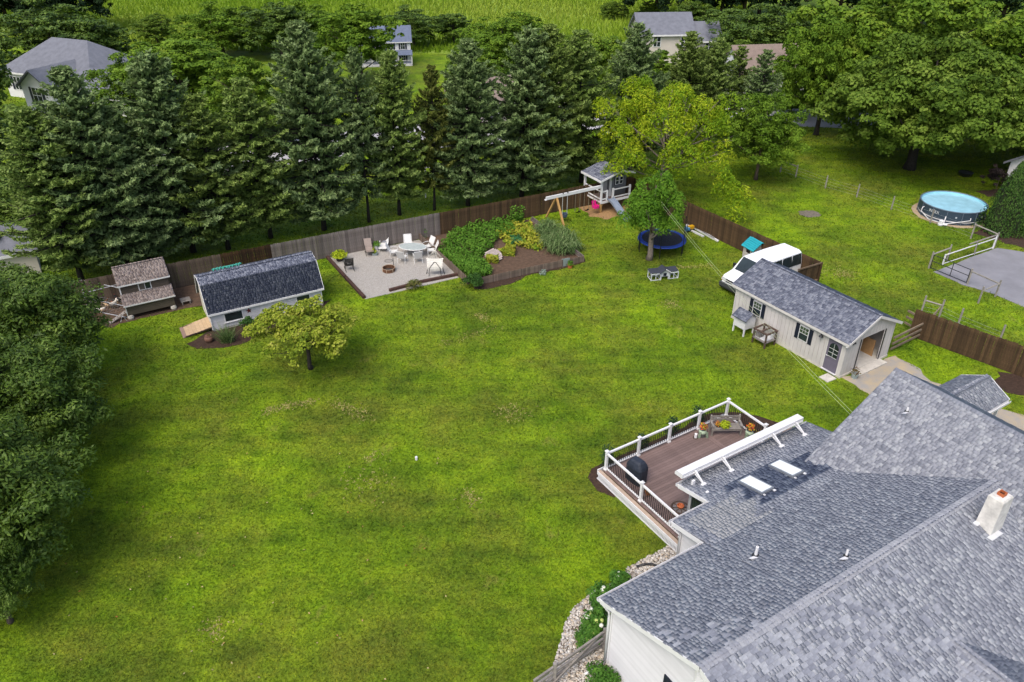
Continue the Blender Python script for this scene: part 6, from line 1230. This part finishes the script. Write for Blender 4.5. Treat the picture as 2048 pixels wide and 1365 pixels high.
hbo = far_house('blue-roofed two-storey house with front porch between the far trees', hB + Vector((-2.3, 2.2, 0)), R(8), 12, 7, 5.2, 8.0, wall_w, roof_blue, (('f', 4.2, 3.4, .9, 1.4), ('f', 1.5, 3.4, .9, 1.4), ('f', 4.2, .7, .9, 1.6), ('f', 1.5, .7, .9, 1.6)))
hbo.scale = (.6, .6, .6)
pm = MB(); pm.slab([(-6.2, -5.6, 2.5), (6.3, -5.6, 2.5), (6.3, -3.5, 3.2), (-6.2, -3.5, 3.2)], .15); pm.build('porch_roof', roof_blue, hbo)
for x in (-6, -3, 0, 3, 6.1): MB().box(x - .1, x + .1, -5.5, -5.3, 0, 2.4).build('porch_post', white, hbo)
MB().box(-6.1, 6.2, -5.5, -3.5, 0, .4).build('porch_floor', white_paint, hbo); MB().box(-6, 6.1, -5.45, -5.38, 1.2, 1.28).build('porch_rail', white, hbo)
hC = at_y(1325, 118, 112); hC.z = 0
far_house('beige two-storey house with dark grey roof at top centre', hC + Vector((0, 3, 0)), R(4), 7.2, 6, 4.4, 6.6, wall_b, roof_grey, (('f', 2.6, 2.7, .9, 1.2), ('f', -1.2, 2.7, .9, 1.2), ('l', 0, 2.7, .9, 1.2)), shutters=False)
far_house('lower grey-roofed wing right of the beige two-storey house', hC + Vector((5.6, 2.6, 0)), R(4), 3.6, 5.6, 3.6, 5.5, wall_b, roof_grey, (('f', .3, 2.2, .9, 1.0),), name='house_wing', shutters=False)
hD = at_y(1545, 160, 96); hD.z = 0
far_house('white house with brown roof half hidden behind the spruces', hD + Vector((-.8, 1, 0)), R(8), 8.5, 7, 3.4, 5.8, wall_w, roof_brown, (('f', 1.5, 1.0, 1.2, 1.6), ('f', 4.2, 1.0, 1.2, 1.6), ('f', -2, 1.0, 1.2, 1.6)), shutters=False)
hE = gp(2075, 395); far_house('grey-roofed outbuilding at the right edge behind the arborvitae', hE + Vector((2.2, 1.5, 0)), R(32), 7, 5, 2.6, 4.4, wall_w, roof_grey, (), name='outbuilding')
hF = gp(10, 560); far_house('small grey-roofed outbuilding at the left edge', hF + Vector((-1.2, 1.5, 0)), R(30), 5, 4, 1.9, 3.2, wall_b, roof_grey, (), name='outbuilding', ov=.25)
hG = at_y(985, 210, 84); hG.z = 0; far_house('beige house with brown roof behind the middle spruces', hG + Vector((2, 4, 0)), R(27), 12, 7, 2.6, 4.3, wall_b, roof_brown, (('f', -4, .9, 1.2, 1.4), ('f', -1, .9, 1.2, 1.4)), shutters=False)
bed('street', [(-45, 62), (-38, 74), (-14, 83), (6, 88), (24, 92), (42, 88), (40, 82), (24, 84), (6, 79), (-10, 75), (-25, 69), (-32, 60)], .02, mat('street_pale', (.36, .35, .36), .9, .12, .6, .2, 20), .2, 2)
# neighbour's white swing frame and blue paddling pool behind the fence
ns = thing('garden_swing_frame', 'white metal swing frame behind the dark fence', 'swing frame', gp(905, 388)); 
for x in (-2.2, 2.2):
    for s_ in (-1, 1): MB().tube([(x, s_ * .9, 0), (x, 0, 2.3)], .05, 6).build('leg', white_paint, ns)
    MB().tube([(x, -.5, 1.0), (x, .5, 1.0)], .04, 6).build('brace', white_paint, ns)
MB().tube([(-2.3, 0, 2.3), (2.3, 0, 2.3)], .06, 6).build('top_bar', white_paint, ns)
for x in (-.6, .6): MB().tube([(x, 0, 2.3), (x, 0, .5)], .015, 4).build('swing_chain', galv, ns)
MB().box(-.65, .65, -.15, .15, .45, .5).build('swing_seat', white_paint, ns)

# ------------------------------------------------------------------ trees
def setmat(o, m):
    o.material_slots[0].link = 'OBJECT'; o.material_slots[0].material = m
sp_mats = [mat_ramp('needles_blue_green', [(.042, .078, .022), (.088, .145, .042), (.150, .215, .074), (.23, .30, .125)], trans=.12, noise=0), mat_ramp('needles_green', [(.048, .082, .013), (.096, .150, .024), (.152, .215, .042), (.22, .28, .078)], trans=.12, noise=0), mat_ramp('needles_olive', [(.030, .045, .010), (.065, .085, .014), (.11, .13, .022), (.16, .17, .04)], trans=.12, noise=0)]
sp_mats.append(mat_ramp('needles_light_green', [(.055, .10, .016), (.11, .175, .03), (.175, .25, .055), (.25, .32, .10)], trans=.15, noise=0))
SP = [spruce_meshes(1, 14, 3.8, 1.6), spruce_meshes(2, 14, 3.7, 2.1, .1), spruce_meshes(3, 14, 4.0, 1.4), spruce_meshes(4, 14, 3.3, 2.6, .25, .9, .15), spruce_meshes(5, 14, 3.9, 1.8, .05, 1, .08)]
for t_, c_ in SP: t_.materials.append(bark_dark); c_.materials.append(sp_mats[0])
def plant(name, label, meshes, x, y, h, wide, rz, m, h0, group=None, cat='tree', barkm=None):
    r = thing(name, label, cat, (x, y, 0), rz, group); s = h / h0; r.scale = (s * wide, s * wide, s)
    a = link('trunk', meshes[0], None, r); c = link('crown', meshes[1], None, r); setmat(c, m)
    if barkm: setmat(a, barkm)
    return r
# (x of top in photo, y of top, distance ahead, width factor, mesh, material, label)
row = [(52, 215, 46.5, .95, 1, 1, 'olive green spruce at the left end of the row'), (140, 132, 48.5, .98, 0, 0, 'dark spruce behind the chicken run, second in the row'), (215, 205, 50, .8, 2, 0, 'shorter blue-green spruce filling the gap behind the coop'), (293, 103, 51.5, 1.0, 2, 0, 'tall blue-green spruce behind the coop roof'), (392, 185, 52, .84, 4, 1, 'thin open spruce behind the shed, brownish inside'), (485, 150, 54, .82, 4, 1, 'green spruce behind the dark fence section'), (592, 42, 55.5, .98, 0, 0, 'tallest dark spruce above the white shed'), (702, 92, 57, .62, 3, 0, 'narrow spruce behind the patio left part'), (772, 94, 58.5, .74, 1, 1, 'grey-green spruce behind the patio centre'), (853, 130, 59.5, .58, 3, 2, 'slim yellow-olive spruce behind the patio right part'), (925, 75, 60.5, .84, 0, 0, 'broad blue-green spruce behind the hammock chair'), (1045, 52, 62.5, .92, 2, 0, 'large blue-green spruce behind the vegetable garden'), (1085, 48, 64, .85, 0, 1, 'spruce leaning against the large one behind the garden'), (1177, 55, 66, .92, 4, 0, 'wide spruce behind the play set'), (1290, 44, 70, .85, 1, 0, 'spruce behind the locust crown, left one'), (1395, 62, 74, .75, 0, 1, 'spruce with climbing vine behind the locust crown'), (1445, 72, 75, .7, 1, 1, 'small spruce right of the vine-covered one'), (1490, 92, 78, .65, 3, 1, 'narrow spruce before the brown-roofed house'), (1538, 98, 74, .68, 3, 0, 'thin see-through spruce at the right end of the row')]
for i, (px, py, Y, wd, mi, ci, lab) in enumerate(row):
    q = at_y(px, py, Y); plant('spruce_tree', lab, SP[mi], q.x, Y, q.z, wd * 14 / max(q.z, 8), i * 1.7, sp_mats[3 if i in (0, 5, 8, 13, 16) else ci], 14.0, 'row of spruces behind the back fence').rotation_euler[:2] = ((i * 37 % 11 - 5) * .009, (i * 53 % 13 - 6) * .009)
# broadleaf prototypes
def broad(seed, Rr, z0, z1, nl, n_clump, per, leaf, clump_r, k=.40, trunk=.22, droop=0, width=.55, egg=0, nlimb=7, low=-.75, barkm=None, lean=(0, 0), up=.6):
    rng = np.random.default_rng(seed); lob = lobes(rng, Rr, z0, z1, nl, k, egg); t = trunk_mesh('trunk', seed, z1 * .86, trunk, lob, nlimb, .3, lean); c = crown_mesh('crown', seed + 1, lob, n_clump, per, leaf, clump_r, width, droop, up, low); t.materials.append(barkm or bark); return t, c
lf = lambda n, a, tr=.25, spec=.15, rough=.7: mat_ramp('leaf_' + n, a, trans=tr, noise=0, spec=spec, rough=rough)
m_dark = lf('dark_oak', [(.022, .050, .005), (.046, .090, .007), (.082, .142, .012), (.145, .215, .032)], .15, .3, .6)
m_mid = lf('mid_green', [(.042, .090, .006), (.078, .150, .010), (.125, .215, .015), (.18, .28, .025)])
m_olive = lf('olive_maple', [(.038, .075, .008), (.075, .135, .013), (.125, .20, .022), (.19, .26, .042)])
m_bright = lf('bright_green', [(.045, .10, .008), (.085, .16, .012), (.14, .23, .018), (.20, .27, .03)])
m_yel = lf('dogwood_yellow', [(.085, .14, .012), (.175, .24, .018), (.28, .33, .03), (.40, .40, .09)], .25)
m_loc = lf('locust_yellow_green', [(.06, .14, .006), (.14, .25, .008), (.27, .36, .010), (.40, .44, .025)], .28)
m_loc2 = lf('locust_green', [(.035, .10, .008), (.07, .17, .012), (.12, .25, .018), (.16, .28, .025)], .28)
m_wood = lf('far_dark', [(.006, .016, .006), (.013, .032, .010), (.026, .052, .015)], .1)
m_purple = lf('plum', [(.012, .010, .010), (.03, .02, .02), (.05, .045, .03)], .1)
BG = [broad(11, 4.5, 1.2, 10, 22, 2600, 7, .38, .34), broad(12, 4.5, .8, 10, 16, 2600, 7, .36, .42, .5), broad(13, 4.5, .4, 10, 28, 2800, 7, .34, .30, .34)]
for t_, c_ in BG: c_.materials.append(m_mid)
bgl = [(-135, -30, 84, 5.0, 0, m_dark, 'dark leafy tree at the top left corner'), (70, -25, 105, 6, 1, m_dark, 'dark tree behind the hip-roofed house on the left'), (130, -5, 112, 5, 2, m_mid, 'tall tree behind the hip roof peak'), (185, 20, 108, 4.2, 0, m_dark, 'dark tree right of the hip roof peak'), (236, 92, 84, 3.4, 1, m_mid, 'round glossy tree beside the hip-roofed house'), (335, 45, 84, 6.2, 0, m_mid, 'large rounded green tree right of the hip-roofed house'), (300, 18, 128, 3, 2, m_olive, 'low brownish bush at the edge of the crop field'), (425, -8, 118, 5.0, 1, m_mid, 'thick tree below the crop field on the left'), (485, -4, 122, 4, 2, m_olive, 'slender tree in the far hedgerow'), (545, -15, 118, 4.6, 0, m_dark, 'dark tree in the far hedgerow'), (607, -12, 122, 5, 1, m_mid, 'green tree in the far hedgerow left of the blue-roofed house'), (480, 82, 78, 4.2, 2, m_bright, 'pale spreading tree left of the tallest spruce'), (705, -22, 102, 5.2, 0, m_mid, 'big rounded tree hiding the blue-roofed house'), (822, 2, 125, 6, 1, m_dark, 'tall dark tree right of the blue-roofed house'), (905, 15, 128, 4.5, 0, m_dark, 'dark tree in the hedgerow at the field edge'), (1003, 8, 106, 5.6, 1, m_mid, 'olive-green tree above the garden spruces'), (1060, 22, 118, 4.2, 2, m_mid, 'small tree at the edge of the field behind the spruces'), (945, 70, 92, 3.6, 0, m_bright, 'light green tree left of the olive one'), (1130, 60, 104, 4.5, 2, m_bright, 'pale green tree between two spruce tops'), (1215, 55, 100, 5, 0, m_bright, 'light green tree left of the beige house'), (1322, 86, 99, 3.0, 2, m_bright, 'bright tree before the beige house wall'), (1402, 92, 99, 3.2, 0, m_bright, 'light green tree before the beige house wing'), (1592, 165, 88, 3.2, 1, m_mid, 'leafy tree left of the maples before the white house'), (1228, 2, 150, 5.5, 1, m_olive, 'yellow-green tree standing in the crop field'), (1300, 0, 150, 5, 2, m_mid, 'tree behind the beige house gable'), (1390, -10, 136, 6.5, 0, m_dark, 'dark tree right of the beige house roof'), (1455, 0, 122, 5.0, 0, m_dark, 'dark tree just right of the beige house wing'), (1505, -8, 113, 5.2, 1, m_dark, 'dark tree above the brown roof, left of two'), (1590, -4, 113, 5.2, 2, m_dark, 'dark tree above the right end of the brown roof'), (1250, 70, 98, 3.4, 1, m_bright, 'light green tree at the beige house gable'), (1468, 70, 104, 3.6, 1, m_olive, 'leafy tree right of the beige house wing'), (1545, 48, 122, 5, 2, m_dark, 'smaller dark tree among the trees above the brown roof'), (1632, 8, 122, 5.2, 1, m_dark, 'rounded dark tree left of the big maples'), (-150, 120, 62, 4.6, 0, m_dark, 'dark broadleaf tree at the left edge above the pale outbuilding'), (-25, 300, 52, 3.6, 1, m_dark, 'leafy tree cut by the left edge beside the first spruce')]
for i, (px, py, Y, Rr, mi, m, lab) in enumerate(bgl):
    q = at_y(px, py, Y); h = max(3.0, q.z * .82); r = plant('broadleaf_tree', lab, BG[mi], q.x, Y, h, 1, i * 2.1, m, 10.0, 'trees beyond the spruce row'); s = min(Rr, h * .72) / 4.5; r.scale = (s, s, h / 10)
rw = random.Random(9)
for i in range(26):
    x = 26 + i * 4.6 + rw.uniform(-1.5, 1.5); y = 150 + rw.uniform(-6, 12) - max(0, i - 8) * 1.3; h = rw.uniform(13, 18)
    r = plant('woodland_tree', 'dark tree in the far woods along the top right edge', BG[i % 3], x, y, h, 1, i * 1.3, m_wood, 10.0, 'far woods'); r.scale = (1.5, 1.5, h / 10)
for i in range(9):
    x = -112 + i * 5.2; r = plant('woodland_tree', 'dark tree in the far woods at the top left edge', BG[i % 3], x, 138 + rw.uniform(-5, 5), 14, 1, i * 1.9, m_wood, 10.0, 'far left woods'); r.scale = (1.4, 1.4, 1.4)
# big maples on the right
MP = broad(21, 9.0, .5, 11.2, 44, 8200, 9, .34, .42, .26, .42, width=.6, nlimb=16, barkm=bark_dark); MP[1].materials.append(m_olive)
MP2 = broad(23, 9.0, 2.0, 12.5, 34, 4200, 9, .42, .45, .30, .42, width=.6, nlimb=10, barkm=bark_dark); MP2[1].materials.append(m_olive)
plant('maple_tree', 'big spreading maple beside the pool, trunk in its own shade', MP, 36.6, 69.5, 11.2, 1, 0, m_olive, 11.2); plant('maple_tree', 'tall yellow-green maple behind the big spreading one', MP2, 39.5, 83, 13.6, 1.05, 1, m_bright, 12.5); plant('maple_tree', 'maple cut by the upper right edge of the picture', MP2, 55, 80, 12.5, 1, 3, m_mid, 12.5); plant('maple_tree', 'mid-green maple left of the big one, over the white house', MP2, 31.5, 80, 10.8, .62, 2, m_mid, 12.5); plant('maple_tree', 'dark maple at the right edge behind the outbuilding', MP, 50, 70, 9, 1, 2.2, m_olive, 10.2)
# locusts
rng = np.random.default_rng(31); ll = np.concatenate([lobes(rng, 5.9, 1.8, 10.2, 26, .25), np.array([(2.4, -2.6, 4.6, 1.3, 1.3, 1.0), (3.4, -4.2, 3.9, 1.25, 1.25, 1.1), (4.1, -5.6, 3.0, 1.2, 1.2, 1.3), (4.5, -6.6, 2.1, 1.0, 1.0, 1.2), (-3.6, -2.0, 3.6, 1.3, 1.3, 1.1)])])
LC = (trunk_mesh('trunk', 31, 9.0, .2, ll, 22, .3), crown_mesh('crown', 32, ll, 3000, 10, .24, .34, .34, .9, .4)); LC[0].materials.append(bark_light); LC[1].materials.append(m_loc)
lq = at_y(1345, 140, 62.5); plant('locust_tree', 'yellow-green honey locust rising behind the play set', LC, lq.x, 62.0, 10.4, 1, 0, m_loc, 10.4, None, 'tree', bark_light)
L1 = broad(33, 2.0, 1.3, 6.5, 16, 1700, 10, .20, .24, .38, .21, 1.1, .36, nlimb=9, barkm=bark_light); L1[1].materials.append(m_loc2)
plant('locust_tree', 'small bright green locust in front of the trampoline', L1, 9.75, 50.25, 6.2, .95, .3, m_loc2, 6.3, None, 'tree', bark_light)
q = gp(1520, 372); DS = broad(37, 3.4, .3, 7.6, 20, 2400, 9, .22, .30, .38, .15, nlimb=6); DS[1].materials.append(m_mid); plant('broadleaf_tree', 'dense dark green tree right of the honey locust', DS, q.x, q.y + 1.5, 7.4, 1.0, 0, m_mid, 7.6)
# yellow dogwood, trunk in the lawn
DG = broad(41, 3.1, 1.3, 3.7, 30, 1350, 9, .16, .22, .21, .12, .3, .62, nlimb=14, barkm=bark_dark, low=-.4); DG[1].materials.append(m_yel)
q = gp(622, 738); plant('dogwood_tree', 'small yellow-leaved dogwood in front of the white shed', DG, q.x, q.y, 3.75, 1.0, .8, m_yel, 3.75)
# glossy dark trees at the left edge
LT = broad(43, 3.9, .3, 7.6, 34, 4200, 12, .21, .36, .30, .25, width=.42, nlimb=8); LT[1].materials.append(m_dark)
LT2 = broad(45, 3.5, .1, 5.9, 30, 3600, 12, .20, .34, .30, .22, width=.38, nlimb=8); LT2[1].materials.append(m_dark)
plant('glossy_tree', 'dark glossy-leaved tree at the left edge, upper of two', LT, -25.2, 34.3, 7.4, 1.0, 0, m_dark, 7.6); plant('glossy_tree', 'dark glossy-leaved tree at the lower left edge', LT2, -20.1, 22.2, 5.9, 1.0, 1.1, m_dark, 5.9)
plant('glossy_tree', 'dark leafy tree filling the left edge between two glossy ones', LT2, -22.3, 28.2, 6.0, 1.0, 2.1, m_dark, 5.9)
plant('glossy_tree', 'low dark bushy tree in the bottom left corner', LT2, -18.6, 19.2, 3.8, .62, 3.1, m_dark, 5.9)
# arborvitae and plum by the pool
def cone_shrub(name, label, x, y, Rr, h, m, seed, n=2600, leaf=.16):
    rng = np.random.default_rng(seed); t = thing(name, label, 'evergreen', (x, y, 0)); z = rng.uniform(0, 1, n) ** 1.2; a = rng.uniform(0, 6.283, n); rr = Rr * (1 - z) ** .7 * (1 + .12 * np.sin(a * 5 + z * 9)) * rng.uniform(.82, 1.05, n)
    c = np.stack([np.cos(a) * rr, np.sin(a) * rr, .1 + z * h], 1); nn = np.stack([np.cos(a), np.sin(a), np.full(n, .5)], 1) + rng.normal(size=(n, 3)) * .5; v, f = leaf_quads(c, nn, leaf * rng.uniform(.7, 1.4, n), leaf * .5, rng, np.stack([np.cos(a) * .4, np.sin(a) * .4, np.ones(n)], 1)); link('foliage', np_mesh('foliage', v, f, 4, rng.uniform(0, 1, n)), m, t); MB().tube([(0, 0, 0), (0, 0, h * .9)], [.12, .02], 6).build('trunk', bark, t)
    MB().lathe([(Rr * .72, .2), (Rr * .6, h * .35), (Rr * .3, h * .75), (.03, h * .92)], 12).build('inner_core', mat('core_dark', (.02, .03, .01), .95, .4, 6), t)  # solid dark core inside the foliage shell
m_arb = lf('arborvitae', [(.022, .060, .010), (.045, .10, .016), (.075, .14, .025)])
p = gp(2012, 470); cone_shrub('arborvitae', 'large conical arborvitae by the driveway', p.x, p.y + .8, 1.75, 5.4, m_arb, 3, 5200); p = gp(2052, 470); cone_shrub('arborvitae', 'arborvitae cut by the right edge beside the driveway', p.x + .5, p.y + 1.6, 1.8, 5.8, m_arb, 4, 5200)
shrub('plum_shrub', 'dark purple-leaved shrub behind the pool', gp(1990, 385), 1.5, 2.4, 2600, .18, m_purple, 90)
# hedge mass in front of the crop field is made of the trees above; the crop itself:
field_poly = [(-150, 122), (-60, 124), (0, 120), (20, 116), (30, 126), (44, 150), (60, 260), (-150, 300)]
NOGRASS.append(field_poly); sheet('crop_field', field_poly, .05, mat('crop_ground', (.20, .28, .03), .95, 0, .12, .5, 6, col2=(.14, .22, .02)), .5, 4)
rng = np.random.default_rng(8); n = 90000; xs = rng.uniform(-110, 60, n); ys = rng.uniform(118, 240, n); row_ = np.round((xs * .9 + ys * .45) / .9) * .9; ok = inside(field_poly, xs, ys); xs = xs[ok]; ys = ys[ok]
cp = np.stack([xs, ys, np.zeros(len(xs))], 1); cf = .5 + .25 * np.sin(xs * .08 + ys * .05) + .25 * np.sin(xs * .03 - ys * .11); me = blades_mesh('crop_plants', cp, rng.uniform(.5, 1.1, len(xs)), np.full(len(xs), .35), 4, .3, np.clip(.6 * cf + .4 * rng.uniform(0, 1, len(xs)), 0, 1))
tag(link('crop_plants', me, lf('crop', [(.12, .22, .010), (.20, .30, .02), (.29, .35, .05)])), 'bright green crop covering the far field', kind='stuff')

# ------------------------------------------------------------------ grass blades over the lawn (finer towards the camera)
rng = np.random.default_rng(77); n = 520000
b_ = rng.uniform(-.32, .47, n); a_ = rng.uniform(-.72, .70, n)          # even over the view, so denser nearby
t = CAM_H / (b_ * _c + _s); gx = a_ * t; gy = (_c - b_ * _s) * t
keep = np.ones(n, bool)
for pl in NOGRASS: keep &= ~inside(pl, gx, gy)
def hl(u, v): return (hw(u, v).x, hw(u, v).y)
for pl in ([hl(-.05, .05), hl(4.7, .05), hl(4.7, 1.7), hl(5.6, 2.4), hl(5.6, 8.1), hl(13.7, 8.1), hl(13.7, 3.5), hl(20, 3.5), hl(23, -3), hl(20, -14), hl(-.05, -14)],): keep &= ~inside(pl, gx, gy)
for root, x0, x1, y0, y1 in ((gr, -.1, GW + .1, -.6, GL + .1), (shd, -.1, SL + .1, -.1, SD + .1)):
    c, s = math.cos(root.rotation_euler[2]), math.sin(root.rotation_euler[2]); dx = gx - root.location.x; dy = gy - root.location.y; lx = dx * c + dy * s; ly = -dx * s + dy * c; keep &= ~((lx > x0) & (lx < x1) & (ly > y0) & (ly < y1))
gx, gy, t = gx[keep], gy[keep], t[keep]; N = len(gx)
sz = t / 30.0
me = blades_mesh('grass', np.stack([gx, gy, np.zeros(N)], 1), .045 * sz ** .8 * rng.uniform(.5, 1.5, N), .042 * sz, 78, 1.0)
tag(link('grass', me, blade_mat), 'short mown lawn grass', kind='stuff')
# worn dry streaks and thin patches in the lawn
dry = []
for (x0, y0, x1, y1, w_, k) in ((528, 823, 628, 803, .16, 420), (672, 805, 730, 835, .3, 260), (955, 630, 975, 640, .2, 160), (930, 985, 950, 1005, .25, 160), (735, 915, 745, 920, .2, 80), (1325, 540, 1425, 530, .15, 300), (1680, 545, 1700, 552, .35, 240), (1540, 500, 1700, 560, .5, 260), (1335, 605, 1350, 615, .3, 160), (1000, 820, 1045, 830, .4, 200), (410, 1255, 440, 1262, .25, 120), (1105, 470, 1130, 480, .5, 240), (700, 960, 760, 985, .5, 140), (1240, 930, 1255, 940, .2, 100), (880, 690, 1000, 650, .25, 140)):
    for t_ in rng.uniform(0, 1, k): g0 = gp(x0 + (x1 - x0) * t_, y0 + (y1 - y0) * t_); dry.append((g0.x + rng.normal() * w_, g0.y + rng.normal() * w_, 0))
dry = np.array(dry); me = blades_mesh('dry_grass', dry, .05, .07, 79, 1.4); tag(link('dry_grass', me, mat_ramp('straw_blades', [(.20, .17, .06), (.34, .29, .12), (.26, .24, .06)], noise=0)), 'dry straw-coloured streaks in the lawn', kind='stuff')
# a few fallen leaves on the near lawn
lm = mat_ramp('fallen_leaves', [(.30, .10, .03), (.40, .33, .16), (.25, .22, .10)], noise=0); n = 70; px = rng.uniform(100, 900, n); py = rng.uniform(900, 1360, n); pts = np.array([list(gp(float(x), float(y), .05)) for x, y in zip(px, py)])
v, f = leaf_quads(pts, np.array([0, 0, 1.0]) + rng.normal(size=(n, 3)) * .3, .10, .06, rng); tag(link('fallen_leaves', np_mesh('fallen_leaves', v, f, 4, rng.uniform(0, 1, n)), lm), 'scattered dry leaves on the lawn', kind='stuff')
